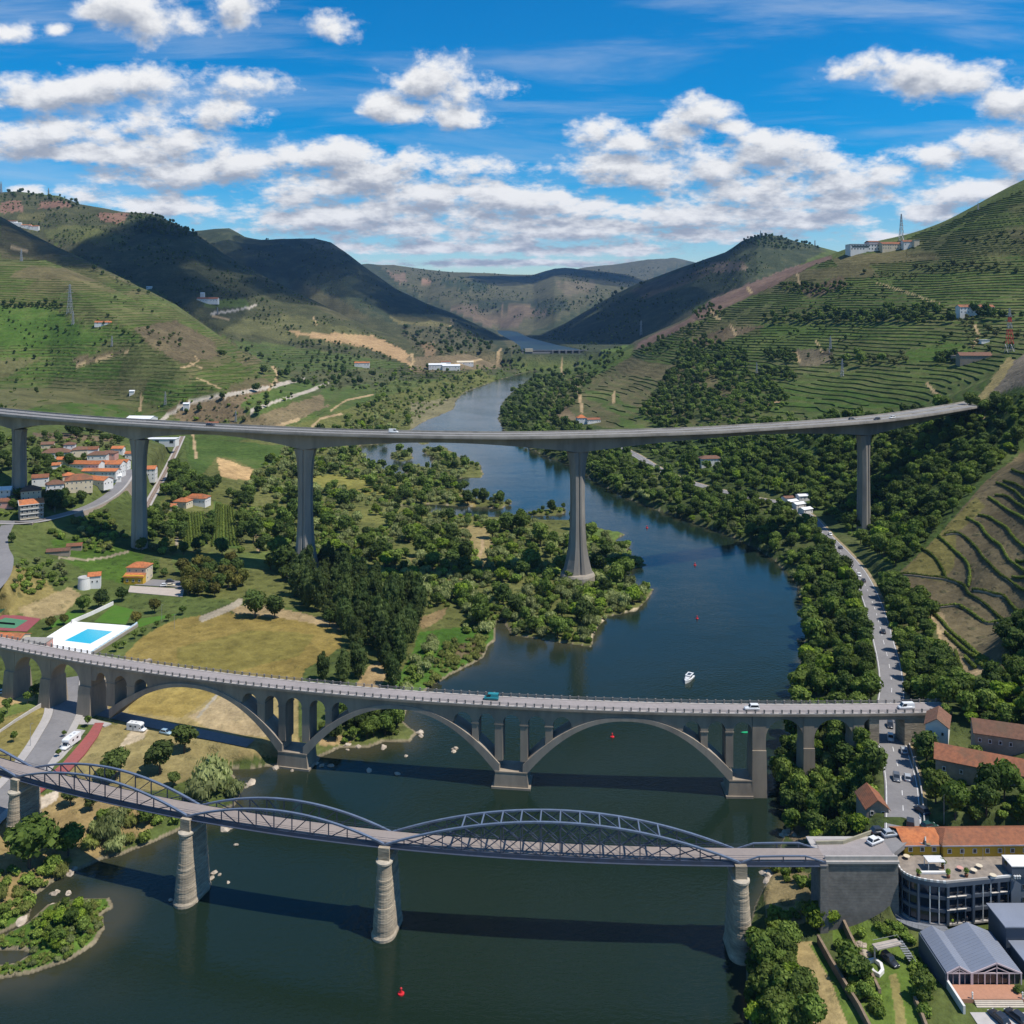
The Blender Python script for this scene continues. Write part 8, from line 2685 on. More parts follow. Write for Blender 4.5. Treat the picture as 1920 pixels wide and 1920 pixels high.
MB().path([p + Vector((0, 0, .4)) for p in ring + ring[:1]], .7, .9).build('basin_rim', WHITE, rg)
for i in range(16):
 p = Vector(pix(rr.uniform(1602, 1632), rr.uniform(1764, 1806)))
 o = bpy.data.objects.new('rock', rr.choice(BM))
 COL.objects.link(o)
 o.parent = rg
 o.location = p - rg.location
 o.scale = (rr.uniform(.4, 1.0),) * 3
gwy = empty('gangway', P(1668, 1772, 10.5), 'grey steel gangway with stairs leading down to the hotel lawn', 'gangway')
a, b, c_ = Vector(P(1640, 1776, 10.2)), Vector(P(1686, 1766, 10.2)), Vector(P(1714, 1806, 7.2))
MB().path([a, b], 2.0, .3).build('platform', std('gangway_deck', (.38, .33, .28), .8), gwy)
for k in range(9):
 MB().base(*b.lerp(c_, k / 9)[:], 1.8, .5, .12).build('step', STEEL, gwy)
for o_ in (-1, 1):
 MB().path([a + Vector((0, o_, 1)), b + Vector((0, o_, 1)), c_ + Vector((0, o_, 1))], .07, .07).build('handrail', STEEL, gwy)
MB().path([a + Vector((0, 0, -3)), a], .3, .3).build('leg', STEEL, gwy)

# ------------------------------------------------------------------ hedge-like vine rows and walls on the near terraces
Z5 = lambda l: [(1420 + x / 3.84, 740 + y / 3.84) for x, y in l]
Z3 = lambda l: [(1420 + x / 3.84, 1100 + y / 3.84) for x, y in l]
ROWS = [Z5(q) for q in ([(1000, 1295), (1200, 1310), (1360, 1330), (1480, 1375), (1530, 1440), (1660, 1530), (1820, 1635)], [(1180, 1110), (1270, 1170), (1320, 1240), (1360, 1322)], [(1300, 1020), (1400, 1110), (1500, 1200), (1530, 1280), (1522, 1385)],
  [(1345, 1008), (1440, 1000), (1510, 1040), (1580, 1110), (1650, 1200), (1740, 1290), (1830, 1350), (1980, 1410)], [(1505, 890), (1600, 940), (1650, 1010), (1740, 1080), (1800, 1180), (1860, 1230), (1980, 1290)], [(1590, 868), (1680, 890), (1790, 960), (1850, 1040), (1980, 1150)],
  [(1660, 740), (1740, 790), (1850, 860), (1980, 940)], [(1710, 728), (1790, 735), (1860, 780), (1980, 840)], [(1720, 640), (1800, 670), (1880, 720), (1980, 800)], [(1770, 628), (1860, 650), (1980, 690)], [(1830, 540), (1880, 560), (1980, 580)], [(1545, 1405), (1700, 1440), (1800, 1480), (1980, 1530)],
  [(1200, 1460), (1260, 1510), (1300, 1530), (1420, 1520), (1500, 1550), (1600, 1620), (1660, 1650), (1780, 1655), (1980, 1635)], [(1265, 1570), (1340, 1650), (1380, 1700), (1500, 1800), (1600, 1880), (1660, 1915)], [(1350, 1720), (1450, 1810), (1560, 1890), (1640, 1930)], [(1830, 1312), (1980, 1300)], [(1860, 1205), (1980, 1195)], [(1840, 1590), (1980, 1570)])]
ROWS += [Z3(q) for q in ([(1350, 410), (1380, 520), (1420, 640)], [(1425, 470), (1445, 540), (1470, 600)], [(1490, 510), (1530, 550), (1570, 590)], [(1570, 540), (1605, 565), (1640, 585)])]
WALLED = (0, 3, 4, 11, 12)
HOW = ['lowest long row curving across the whole terrace', 'shortest upper row at the spur tip', 'second short row near the spur tip', 'long curving row with a pale wall below it', 'long row over the walled one', 'row on the upper third of the spur', 'upper row bending over the spur', 'doubled row just over the bend', 'high row near the wood edge', 'doubled high row near the wood edge',
  'topmost row under the wood', 'straight row ending at the pale corner', 'sinuous row with pale stone wall at its foot', 'long diagonal row down to the path end', 'inner diagonal row beside the path', 'short row at the picture edge under the walled one', 'upper short row at the picture edge', 'short row at the picture edge by the pale corner',
  'first short row at the foot of the terraces', 'second short row at the foot of the terraces', 'third short row at the foot of the terraces', 'last short row at the foot of the terraces']
TW = std('terrace_wall_stone', (.36, .29, .21), .95, 1.0, .2, (.2, .16, .11), .5, .3)
for i, rw_px in enumerate(ROWS):
 c = curve_pts([(*pix(*p)[:2], 0) for p in rw_px], 6)
 L = [0.0]
 for a, b in zip(c[:-1], c[1:]):
  L.append(L[-1] + (b - a).length)
 n = max(6, int(L[-1] / .95))
 lob, cen = [], []
 r = np.random.default_rng(700 + i)
 for k in range(n):
  s = L[-1] * (k + .5) / n
  x = float(np.interp(s, L, [q.x for q in c]))
  y = float(np.interp(s, L, [q.y for q in c]))
  cen.append((x, y, gz(x, y)))
 x0, y0, z0 = cen[len(cen) // 2]
 for (x, y, z) in cen:
  q = r.uniform(.72, 1.15)
  lob.append((x - x0, y - y0, z - z0 + .75, .80 * q, .80 * q, .95 * q))
 V, F, T = crown_arrays(lob, min(n * 16, 1800), .30, r, core=.86)
 rt = empty('vine_row', (x0, y0, z0), 'vine row on the brown terraces, ' + HOW[i], 'vine row', 'vine rows on the near terraces')
 o = bpy.data.objects.new('foliage', mesh_from('foliage', V, F, T, L_VINE))
 COL.objects.link(o)
 o.parent = rt
 if i in WALLED:
  tag(MB().path([Vector((x, y - 1.3, gz(x, y - 1.3) + .1)) for x, y, z in cen[::3]], .5, 1.3).build('terrace_wall', TW), 'dry stone wall under the ' + HOW[i], 'wall', 'dry stone terrace walls')

for i, (q, n, t) in enumerate((([(340, 964), (384, 962), (390, 1018), (346, 1030)], 8, 'small square vineyard plot below the white farmhouse'), ([(404, 945), (438, 952), (450, 1024), (394, 1026)], 8, 'longer narrow vineyard plot beside the dark trees'))):
 c4 = [Vector(pix(*p)) for p in q]
 rt = empty('vineyard_plot', (c4[0] + c4[2]) / 2, t, 'vineyard', 'small vineyard plots on the flat land')
 BLOCK.append(np.array([p.xy[:] for p in c4]))
 for k in range(n):
  a, b = c4[0].lerp(c4[1], (k + .5) / n), c4[3].lerp(c4[2], (k + .5) / n)
  r = np.random.default_rng(900 + k)
  m_ = max(8, int((b - a).length / 1.5))
  lob = []
  for j in range(m_):
   p = a.lerp(b, (j + .5) / m_)
   lob.append((p.x - rt.location.x, p.y - rt.location.y, gz(p.x, p.y) - rt.location.z + .8, .75, .95, .95))
  o = bpy.data.objects.new('vine_row', mesh_from('vine_row', *crown_arrays(lob, m_ * 7, .4, r, core=.85), L_VINE))
  COL.objects.link(o)
  o.parent = rt
TREES = {}          # kind -> list of (x, y, z, scale xyz, rot, label, group)
NAMES = {'dark_tree': 'broadleaf_tree', 'golden_tree': 'plane_tree', 'bright_tree': 'garden_tree', 'green_bush': 'green_bush'}

def ok_spot(X, Y, road=2.0):
 Z = ground(X, Y)
 k = Z > 0.25
 for nm, (hw, pts) in ROADS.items():
  d, _ = line_d(pts, X, Y)
  k &= d > hw + road
 for q in BLOCK:
  k &= ~inside(q, X, Y)
 return k, Z

_cell = {}

def scatter(poly, kinds, rmin, ncand, seed, label, group, smin=0.75, smax=1.25, road=2.5, jitter_r=0.5, thin=None):
 """spread plants over the ground seen inside a picture polygon, no two closer than rmin"""
 rng = np.random.default_rng(seed)
 q = np.array(poly, float)
 x0, y0 = q.min(0)
 x1, y1 = q.max(0)
 c = rng.uniform((x0, y0), (x1, y1), (ncand, 2))
 c = c[inside(q, c[:, 0], c[:, 1])]
 pts = np.array([pix(a, b)[:2] for a, b in c]) if len(c) else np.zeros((0, 2))
 if not len(pts):
  return
 k, Z = ok_spot(pts[:, 0], pts[:, 1], road)
 if thin is not None:
  nz = fbm(pts[:, 0] / thin[0], pts[:, 1] / thin[0], 3, seed) + 0.5
  k &= nz > thin[1]
 pts, Z = pts[k], Z[k]
 ks, ws = list(kinds), np.array(list(kinds.values()), float)
 ws /= ws.sum()
 ch = rng.choice(len(ks), len(pts), p=ws)
 sc = smin * 0.85 + (smax * 1.12 - smin * 0.85) * rng.uniform(0, 1, len(pts)) ** 1.25
 for i in range(len(pts)):
  x, y = pts[i]
  s = sc[i]
  r = rmin * s
  g = 8.0
  cx, cy_ = int(x // g), int(y // g)
  bad = False
  for a in (-1, 0, 1):
   for b in (-1, 0, 1):
    for (px_, py_, pr) in _cell.get((cx + a, cy_ + b), ()):
     if (px_ - x) ** 2 + (py_ - y) ** 2 < (0.5 * (r + pr)) ** 2:
      bad = True
      break
    if bad:
     break
   if bad:
    break
  if bad:
   continue
  _cell.setdefault((cx, cy_), []).append((x, y, r))
  kd = ks[ch[i]]
  lb = label.get(kd, '') if isinstance(label, dict) else label
  TREES.setdefault(kd, []).append((x, y, float(Z[i]), s * rng.uniform(0.9, 1.12), s * rng.uniform(0.85, 1.2), rng.uniform(0, 6.28), lb, group))

def single(kind, px_, py_, s, label, sz=1.0, group=None):
 """one plant picked out by hand, foot at the picture position"""
 x, y, z = pix(px_, py_)
 _cell.setdefault((int(x // 8), int(y // 8)), []).append((x, y, 3.0 * s))
 TREES.setdefault(kind, []).append((x, y, z, s, s * sz, (px_ * 0.37) % 6.28, label, group))

def wood_gn(name, items, key):
 """all the plants of a wood beyond the nearest ones, as one object of instances"""
 me = bpy.data.meshes.new(name)
 me.from_pydata([(t[0], t[1], t[2]) for t in items], [], [])
 for nm, typ, vals in (('size', 'FLOAT_VECTOR', [c for t in items for c in (t[3], t[3], t[4])]), ('turn', 'FLOAT_VECTOR', [c for t in items for c in (0, 0, t[5])])):
  a = me.attributes.new(nm, typ, 'POINT')
  a.data.foreach_set('vector', np.array(vals, np.float32))
 kinds = sorted({t[8] for t in items})
 protos = []
 for k in kinds:
  protos += [(k, j) for j in range(len(PROTO[k]))]
 rr = random.Random(3)
 idx = [protos.index((t[8], rr.randrange(len(PROTO[t[8]])))) for t in items]
 a = me.attributes.new('pick', 'INT', 'POINT')
 a.data.foreach_set('value', np.array(idx, np.int32))
 cl = bpy.data.collections.new(name + '_kinds')
 for n, (k, j) in enumerate(protos):
  o = bpy.data.objects.new('%03d_%s' % (n, k), PROTO[k][j][key])
  cl.objects.link(o)
 o = bpy.data.objects.new(name, me)
 COL.objects.link(o)
 g = bpy.data.node_groups.new(name + '_spread', 'GeometryNodeTree')
 g.interface.new_socket('Geometry', in_out='INPUT', socket_type='NodeSocketGeometry')
 g.interface.new_socket('Geometry', in_out='OUTPUT', socket_type='NodeSocketGeometry')
 gi, go = g.nodes.new('NodeGroupInput'), g.nodes.new('NodeGroupOutput')
 ci = g.nodes.new('GeometryNodeCollectionInfo')
 ci.inputs['Collection'].default_value = cl
 ci.inputs['Separate Children'].default_value = True
 ci.inputs['Reset Children'].default_value = True
 ip = g.nodes.new('GeometryNodeInstanceOnPoints')
 ip.inputs['Pick Instance'].default_value = True

 def na(nm, typ):
  n = g.nodes.new('GeometryNodeInputNamedAttribute')
  n.data_type = typ
  n.inputs['Name'].default_value = nm
  return n.outputs['Attribute']
 g.links.new(gi.outputs[0], ip.inputs['Points'])
 g.links.new(ci.outputs[0], ip.inputs['Instance'])
 g.links.new(na('pick', 'INT'), ip.inputs['Instance Index'])
 e2r = g.nodes.new('FunctionNodeEulerToRotation')
 g.links.new(na('turn', 'FLOAT_VECTOR'), e2r.inputs[0])
 g.links.new(e2r.outputs[0], ip.inputs['Rotation'])
 g.links.new(na('size', 'FLOAT_VECTOR'), ip.inputs['Scale'])
 g.links.new(ip.outputs[0], go.inputs[0])
 md = o.modifiers.new('spread', 'NODES')
 md.node_group = g
 o['kind'] = 'stuff'
 return o

MARKS = [('the left-hand end viaduct pier', 35, 895), ('the second viaduct pier', 253, 1015), ('the flared viaduct pier by the poplars', 580, 1085), ('the viaduct pier at the water', 1088, 1110), ('the viaduct pier on the wooded slope', 1619, 978),
   ('the swimming pool', 160, 1195), ('the tennis court', 20, 1165), ('the yellow house', 262, 1090), ('the white mill', 158, 1100), ('the parking court', 300, 1110), ('the grey gabled house', 58, 972), ('the cream villa', 148, 920), ('the tall row-end house', 212, 890),
   ('the white farmhouse', 370, 948), ('the tan field', 440, 880), ('the far railway bend', 340, 822), ('the football field corner', 620, 1180), ('the sandy river path', 690, 1275), ('the green reedy cove', 860, 1240), ('the side channel', 740, 870), ('the narrow river inlet', 900, 960),
   ('the sandy glade path', 900, 1045), ('the sand bar point', 1112, 1205), ('the sharp river spur', 1220, 1108), ('the far river bend', 945, 780), ('the orange pyramid roof', 1090, 797), ('the lone grey roofed house', 1332, 872), ('the riverside cafe', 1500, 958),
   ('the shaded road bend', 1560, 1015), ('the two cars on the straight', 1615, 1085), ('the dark car on the straight', 1656, 1186), ('the moored boat side of the bank', 1510, 1200), ('the river road near the arch bridge', 1668, 1290), ('the tall end pier of the arch bridge', 1425, 1485), ('the last arch bridge pier', 1520, 1440),
   ('the small stone house', 1638, 1545), ('the stone abutment', 1560, 1705), ('the last granite pier', 1400, 1790), ('the dry grass strip', 1510, 1830), ('the rock garden', 1640, 1815), ('the long terracotta roof', 1850, 1450), ('the white house at the bridge end', 1762, 1384), ('the lowest vine terrace', 1790, 1262),
   ('the spur tip of the terraces', 1700, 1085), ('the motorway end', 1835, 770), ('the terrace wood edge', 1890, 860), ('the white hill hotel', 1620, 470), ('the pale estate house', 1828, 588), ('the old vineyard farm', 1826, 676), ('the red and white pylon', 1893, 660), ('the mid slope pylon', 1557, 660),
   ('the bare tan hillside field', 680, 650), ('the winery', 390, 570), ('the vineyard pylon', 131, 588), ('the round right summit', 1426, 446), ('the far ridge hamlet', 50, 428), ('the river dam', 1000, 690), ('the first granite pier', 40, 1560), ('the second granite pier', 352, 1690), ('the near islet', 120, 1750), ('the parked blue car', 311, 1376), ('the middle arch pier', 548, 1430), ('the quarry sheds', 830, 692), ('the park wall', 40, 1345), ('the olive row on the crest', 1800, 506), ('the paired fields by the valley road', 600, 740), ('the dark spur path', 280, 545)]
RANK = ['nearest', 'second nearest', 'third nearest', 'fourth nearest', 'fifth nearest', 'sixth nearest', 'seventh nearest', 'eighth nearest', 'ninth nearest', 'tenth nearest', 'eleventh nearest', 'twelfth nearest']
LOOK = {'broadleaf_tree': 'mid green broadleaf tree', 'dark_tree': 'dark green broadleaf tree', 'willow_bush': 'grey green willow bush', 'green_bush': 'light green bush', 'poplar_tree': 'dark poplar', 'olive_tree': 'grey olive tree', 'golden_tree': 'golden brown plane tree', 'bright_tree': 'yellow green tree',
  'reed_bed': 'pale green reed clump', 'pine_tree': 'dark green pine', 'street_tree': 'clipped round tree'}

def relabel():
 """say of each plant that came from a wood what it stands next to, and how near"""
 mk = np.array([pix(a, b)[:2] for _, a, b in MARKS])
 box = {}
 for kd, lst in TREES.items():
  for i, t in enumerate(lst):
   if t[7] is None:
    continue
   d = np.hypot(mk[:, 0] - t[0], mk[:, 1] - t[1]) / t[1]
   j = int(d.argmin())
   sz = 'small' if t[3] < .72 else 'tall' if t[4] > 1.22 else 'medium'
   box.setdefault((kd, sz, j), []).append((float(d[j]), i))
 for (kd, sz, j), q in box.items():
  q.sort()
  for n, (_, i) in enumerate(q):
   t = TREES[kd][i]
   w = RANK[n] + ' to ' if n < len(RANK) else 'farther out around '
   m = MARKS[j][0].replace('left-hand end', 'outermost').replace('round right', 'round')
   TREES[kd][i] = t[:6] + ('%s %s, %s%s' % (sz, LOOK[kd], w, m), 'plants around ' + m)

def plant_all():
 relabel()
 by_name = {}
 for kd, lst in TREES.items():
  nm = NAMES.get(kd, kd)
  for t in lst:
   by_name.setdefault(nm, []).append(t + (kd,))
 rest = []
 rr = random.Random(9)
 for nm, lst in by_name.items():
  lst.sort(key=lambda t: (t[1] / max(t[4], 0.2)) - (1e6 if t[7] is None else 0))
  cap = 290
  for i, t in enumerate(lst):
   if i >= cap:
    rest.append(t)
    continue
   x, y, z, s, sz, rot, lb, grp, kd = t
   pr = rr.choice(PROTO[kd])
   if y < 440:
    o = empty(nm, (x, y, z), lb, nm.split('_')[-1], grp)
    o.rotation_euler = (0, 0, rot)
    o.scale = (s, s, sz)
    for pn in ('trunk', 'crown'):
     c = bpy.data.objects.new(pn, pr[pn])
     COL.objects.link(c)
     c.parent = o
   else:
    o = bpy.data.objects.new(nm, pr['whole'])
    COL.objects.link(o)
    o.location = (x, y, z)
    o.rotation_euler = (0, 0, rot)
    o.scale = (s, s, sz)
    tag(o, lb, nm.split('_')[-1], grp)
 mid = [t for t in rest if t[1] < 800]
 far = [t for t in rest if t[1] >= 800]
 if mid:
  wood_gn('valley_woods', mid, 'whole')
 if far:
  wood_gn('hillside_woods', far, 'low')
 print('trees', {k: len(v) for k, v in by_name.items()}, 'massed', len(rest))
# ------------------------------------------------------------------ where things grow
G_RB = 'trees along the wooded river bank below the road'
G_SL = 'trees on the wooded slope under the motorway end'
G_RV = 'bushes and trees on the flat wooded river land'
G_PO = 'tall poplars at the edge of the football field'
G_HI = 'olive trees along the hillside vineyard edges'
G_VI = 'trees between the village houses'

def plants_main():
 S = scatter
 lb = {'broadleaf_tree': 'mid green round broadleaf tree in the wood between road and river', 'dark_tree': 'dark green dense broadleaf tree in the wood between road and river',
   'green_bush': 'light green low bush in the wood between road and river', 'willow_bush': 'grey green willow at the water edge below the road', 'bright_tree': 'bright green tree in the wood between road and river'}
 bank = {'broadleaf_tree': 5, 'dark_tree': 2.2, 'willow_bush': 1.2, 'green_bush': 1.4, 'bright_tree': .7}
 S([(1112, 905), (1160, 925), (1230, 955), (1300, 980), (1370, 1005), (1430, 1035), (1470, 1062), (1495, 1095), (1510, 1145), (1514, 1200), (1502, 1255), (1490, 1310), (1640, 1320), (1655, 1240), (1635, 1150), (1612, 1100),
  (1590, 1070), (1560, 1040), (1535, 1005), (1505, 970), (1470, 955), (1400, 940), (1300, 915), (1240, 890), (1190, 862), (1150, 850), (1100, 880)], bank, 4.6, 5200, 21, lb, G_RB, 0.7, 1.25, road=.9)
 S([(1486, 1335), (1466, 1400), (1458, 1470), (1475, 1560), (1560, 1600), (1610, 1570), (1640, 1500), (1650, 1400), (1640, 1340)], bank, 4.0, 1500, 22, lb, G_RB, 0.65, 1.1)
 S([(935, 800), (930, 780), (960, 735), (1010, 702), (1040, 690), (1066, 720), (1075, 760), (1040, 790), (1090, 805), (1190, 850), (1112, 905), (1080, 880), (1020, 858)], {'dark_tree': 3, 'broadleaf_tree': 3, 'willow_bush': 1}, 6.0, 2200, 23,
  'dark broadleaf tree on the far river bend', 'trees on the far bend of the river', 0.8, 1.3)
 # low bank beside the iron bridge
 lb2 = {'broadleaf_tree': 'round green tree on the bank below the stone abutment', 'green_bush': 'low green bush on the bank below the stone abutment', 'dark_tree': 'dark green tree on the bank below the stone abutment',
   'willow_bush': 'grey green willow on the bank below the stone abutment', 'bright_tree': 'bright green tree on the bank below the stone abutment'}
 S([(1414, 1640), (1450, 1615), (1525, 1640), (1532, 1700), (1430, 1760), (1412, 1750)], {'green_bush': 4, 'broadleaf_tree': 1, 'willow_bush': 1}, 3.6, 240, 24, lb2, 'plants on the bank below the abutment', 0.5, 0.9, thin=(10, 0.46))
 S([(1408, 1770), (1480, 1765), (1496, 1850), (1530, 1940), (1408, 1940), (1406, 1830)], {'broadleaf_tree': 5, 'green_bush': 2, 'bright_tree': 1}, 3.3, 700, 25, lb2, 'plants on the bank below the abutment', 0.45, 0.8)
 # slope under the motorway
 lb3 = {'broadleaf_tree': 'mid green tree on the steep wooded slope under the motorway end', 'dark_tree': 'dark green tree on the steep wooded slope under the motorway end', 'bright_tree': 'yellow green tree on the steep wooded slope under the motorway end',
   'green_bush': 'light green scrub bush on the steep slope under the motorway end', 'olive_tree': 'grey green olive on the steep slope under the motorway end'}
 S([(1110, 832), (1240, 815), (1420, 795), (1640, 780), (1860, 758), (1925, 730), (1925, 838), (1850, 890), (1760, 990), (1690, 1072), (1640, 1050), (1590, 1000), (1540, 960), (1480, 935), (1400, 920), (1300, 895), (1240, 870), (1195, 842)],
  {'broadleaf_tree': 5, 'dark_tree': 2.5, 'green_bush': 3, 'bright_tree': 0.6}, 5.0, 6500, 31, lb3, G_SL, 0.7, 1.3)
 S([(1660, 1080), (1690, 1090), (1745, 1150), (1765, 1250), (1800, 1280), (1760, 1330), (1690, 1320), (1685, 1230), (1650, 1130)], {'broadleaf_tree': 4, 'dark_tree': 2, 'green_bush': 3, 'olive_tree': 1}, 4.0, 900, 32,
  {**lb3, 'broadleaf_tree': 'green tree on the roadside bank below the vine terraces', 'dark_tree': 'dark tree on the roadside bank below the vine terraces', 'green_bush': 'bush on the roadside bank below the vine terraces', 'olive_tree': 'grey olive on the roadside bank below the vine terraces'}, 'plants on the bank below the vine terraces', 0.6, 1.05, road=.9)
 S([(1575, 1790), (1612, 1800), (1650, 1880), (1650, 1930), (1600, 1850)], {'green_bush': 3, 'broadleaf_tree': 1}, 2.4, 160, 36, '', 'garden', .4, .75)
 S([(1700, 1790), (1735, 1800), (1750, 1860), (1735, 1910), (1712, 1850)], {'green_bush': 3, 'broadleaf_tree': 1}, 2.2, 160, 37, '', 'garden', .35, .7)
 S([(1660, 1725), (1720, 1752), (1730, 1790), (1690, 1760), (1640, 1745)], {'green_bush': 1}, 2.0, 90, 38, '', 'garden', .3, .6)
 S([(1870, 1180), (1930, 1165), (1960, 1250), (1900, 1240)], {'dark_tree': 3, 'green_bush': 2}, 3.6, 200, 33, {'dark_tree': 'dark green tree in the clump beside the lowest vine terrace', 'green_bush': 'bush in the clump beside the lowest vine terrace'}, 'clump beside the lowest vine terrace', 0.6, 0.9)
 S([(1790, 1290), (1930, 1250), (1950, 1400), (1850, 1380), (1770, 1350)], {'broadleaf_tree': 3, 'green_bush': 3, 'bright_tree': 1.5, 'dark_tree': 1}, 4.4, 420, 34,
  {'broadleaf_tree': 'green tree behind the long terracotta roof', 'green_bush': 'bush behind the long terracotta roof', 'bright_tree': 'bright green tree behind the long terracotta roof', 'dark_tree': 'dark tree behind the long terracotta roof'}, 'plants behind the long terracotta roof', 0.6, 1.1)
 S([(1735, 1400), (1800, 1395), (1920, 1450), (1950, 1560), (1800, 1545), (1730, 1500)], {'broadleaf_tree': 4, 'dark_tree': 2, 'green_bush': 3}, 4.2, 420, 35,
  {'broadleaf_tree': 'leafy tree in the garden below the long terracotta roof', 'dark_tree': 'dark tree in the garden below the long terracotta roof', 'green_bush': 'shrub in the garden below the long terracotta roof'}, 'plants in the garden below the long terracotta roof', 0.6, 1.0)
 # flat river land
 lb4 = {'willow_bush': 'grey green rounded willow bush on the flat river land', 'green_bush': 'green low bush on the flat river land', 'broadleaf_tree': 'mid green tree on the flat river land', 'dark_tree': 'dark green tree on the flat river land', 'olive_tree': 'small grey shrub on the flat river land'}
 pen = [(470, 960), (460, 910), (530, 845), (640, 800), (700, 735), (760, 690), (1000, 688), (1006, 702), (872, 735), (772, 795), (690, 845), (760, 890), (900, 895), (962, 945), (905, 975), (1080, 980), (1185, 1004), (1212, 1060),
   (1226, 1108), (1195, 1146), (1116, 1182), (1106, 1206), (1050, 1206), (940, 1196), (900, 1185), (830, 1200), (790, 1160), (700, 1090), (600, 1060), (500, 1040)]
 S(pen, {'willow_bush': 6, 'green_bush': 3.5, 'broadleaf_tree': 1.3, 'dark_tree': .6, 'bright_tree': .5, 'reed_bed': 1}, 4.0, 16000, 41, lb4, G_RV, 0.55, 1.35, thin=(34, 0.33))
 S([(690, 850), (730, 845), (760, 850), (800, 840), (862, 862), (900, 880), (840, 900), (930, 945), (850, 950), (760, 950), (700, 900)], {'willow_bush': 4, 'broadleaf_tree': 2, 'dark_tree': 1}, 5.0, 900, 42, lb4, G_RV, 0.7, 1.2)
 S([(985, 963), (1010, 958), (1058, 952), (1062, 962), (1000, 967)], {'dark_tree': 1, 'green_bush': 1}, 4.0, 60, 43, {'dark_tree': 'dark tree on the thin spit of land beside the middle viaduct pier', 'green_bush': 'bush on the thin spit of land beside the middle viaduct pier'}, 'plants on the thin spit', 0.5, 0.8)
 # poplars and tall trees by the field
 S([(575, 1085), (620, 1060), (700, 1075), (760, 1085), (792, 1150), (776, 1200), (742, 1270), (722, 1262), (704, 1215), (650, 1218), (640, 1180), (560, 1130), (545, 1090)], {'poplar_tree': 1}, 6.4, 900, 51, 'tall dark poplar in the grove beside the football field', G_PO, 0.78, 1.1)
 S([(470, 1010), (560, 960), (700, 1010), (760, 1075), (600, 1060), (560, 1100), (520, 1090), (500, 1060)], {'dark_tree': 5, 'broadleaf_tree': 2}, 6.0, 700, 52, 'dark tall tree in the wood behind the football field', 'dark trees behind the football field', 1.0, 1.6)
 for (x, y, s) in ((606, 1276, 0.72), (642, 1280, 0.86), (672, 1272, 1.0), (738, 1288, 0.85)):
  single('poplar_tree', x, y, s, 'poplar standing by the bridge parapet, %s' % {606: 'shortest and outermost on the field side', 642: 'second from the field', 672: 'tallest, over the sandy path', 738: 'dark and alone next to the water'}[x])
 for (x, y, s, t) in ((478, 1158, 1.5, 'large dark tree alone at the back edge of the football field'), (515, 1160, 1.3, 'second large dark tree at the back edge of the football field'), (618, 1175, 0.9, 'small dark tree at the corner of the football field')):
  single('dark_tree', x, y, s, t)
 # near left bank: pines and bushes
 for (x, y, s, t) in ((345, 1412, 1.25, 'dark round pine closest to the parked cars'), (300, 1452, 1.4, 'broad pine in front of the camper van grass'), (218, 1462, 1.25, 'pine behind the iron bridge hump'), (192, 1475, 0.75, 'smaller pine behind the iron bridge hump'), (325, 1475, 0.6, 'low pine beside the willow at the water'),
       (132, 1512, 0.75, 'pine under the iron bridge deck'), (170, 1520, 0.6, 'small pine under the iron bridge deck'), (78, 1560, 0.55, 'small pine next to the first granite pier')):
  single('pine_tree', x, y, s, t)
 for (x, y, s, t) in ((396, 1482, 2.2, 'large green willow by the inlet'), (378, 1504, 1.7, 'pale grey willow in front of the large green willow'), (440, 1494, 1.2, 'small willow at the tip of the inlet'), (205, 1575, 1.5, 'silvery willow below the iron bridge')):
  single('willow_bush', x, y, s, t, 1.1)
 for (x, y, s, t) in ((55, 1628, 1.8, 'biggest round tree at the foot of the first granite pier'), (128, 1604, 1.15, 'dark round tree right of the first granite pier'), (275, 1545, 0.8, 'round tree beside the silvery willow')):
  single('broadleaf_tree', x, y, s, t, 0.85)
 S([(180, 1520), (330, 1520), (330, 1562), (200, 1605), (150, 1580)], {'green_bush': 3, 'willow_bush': 2, 'reed_bed': 2}, 4.2, 260, 61, {'green_bush': 'low green bush on the shore below the iron bridge', 'willow_bush': 'small willow on the shore below the iron bridge', 'reed_bed': 'olive brown reeds on the shore below the iron bridge'}, 'plants on the shore below the iron bridge', 0.9, 1.5)
 S([(-20, 1640), (60, 1620), (130, 1610), (140, 1640), (60, 1680), (50, 1720), (-20, 1750)], {'green_bush': 3, 'reed_bed': 1}, 2.6, 200, 62, {'green_bush': 'bright bush on the sandy shore in the corner', 'reed_bed': 'reeds on the sandy shore in the corner'}, 'plants on the sandy shore in the corner', 0.5, 0.9)
 S([(60, 1740), (120, 1700), (170, 1710), (165, 1760), (110, 1785), (70, 1780)], {'bright_tree': 2, 'broadleaf_tree': 1, 'green_bush': 3}, 2.0, 90, 63, {'bright_tree': 'bright green tree on the near islet', 'broadleaf_tree': 'green tree on the near islet', 'green_bush': 'bush on the near islet'}, 'plants on the near islet', 0.26, 0.5)
 S([(-20, 1770), (60, 1735), (90, 1700), (205, 1690), (205, 1712), (180, 1770), (120, 1800), (0, 1832), (-20, 1830)], {'green_bush': 3, 'reed_bed': 3, 'willow_bush': 1}, 1.7, 500, 64, {'green_bush': 'small low bush on the near islet', 'reed_bed': 'reeds on the near islet', 'willow_bush': 'grey willow shoot on the near islet'}, 'low growth on the near islet', 0.18, 0.36)
 S([(640, 1345), (760, 1345), (745, 1380), (650, 1395), (600, 1380)], {'green_bush': 3, 'broadleaf_tree': 2, 'dark_tree': 1}, 3.4, 240, 65, {'green_bush': 'bush under the second bridge arch', 'broadleaf_tree': 'leafy tree under the second bridge arch', 'dark_tree': 'dark tree under the second bridge arch'}, 'plants under the second bridge arch', 0.5, 0.85)
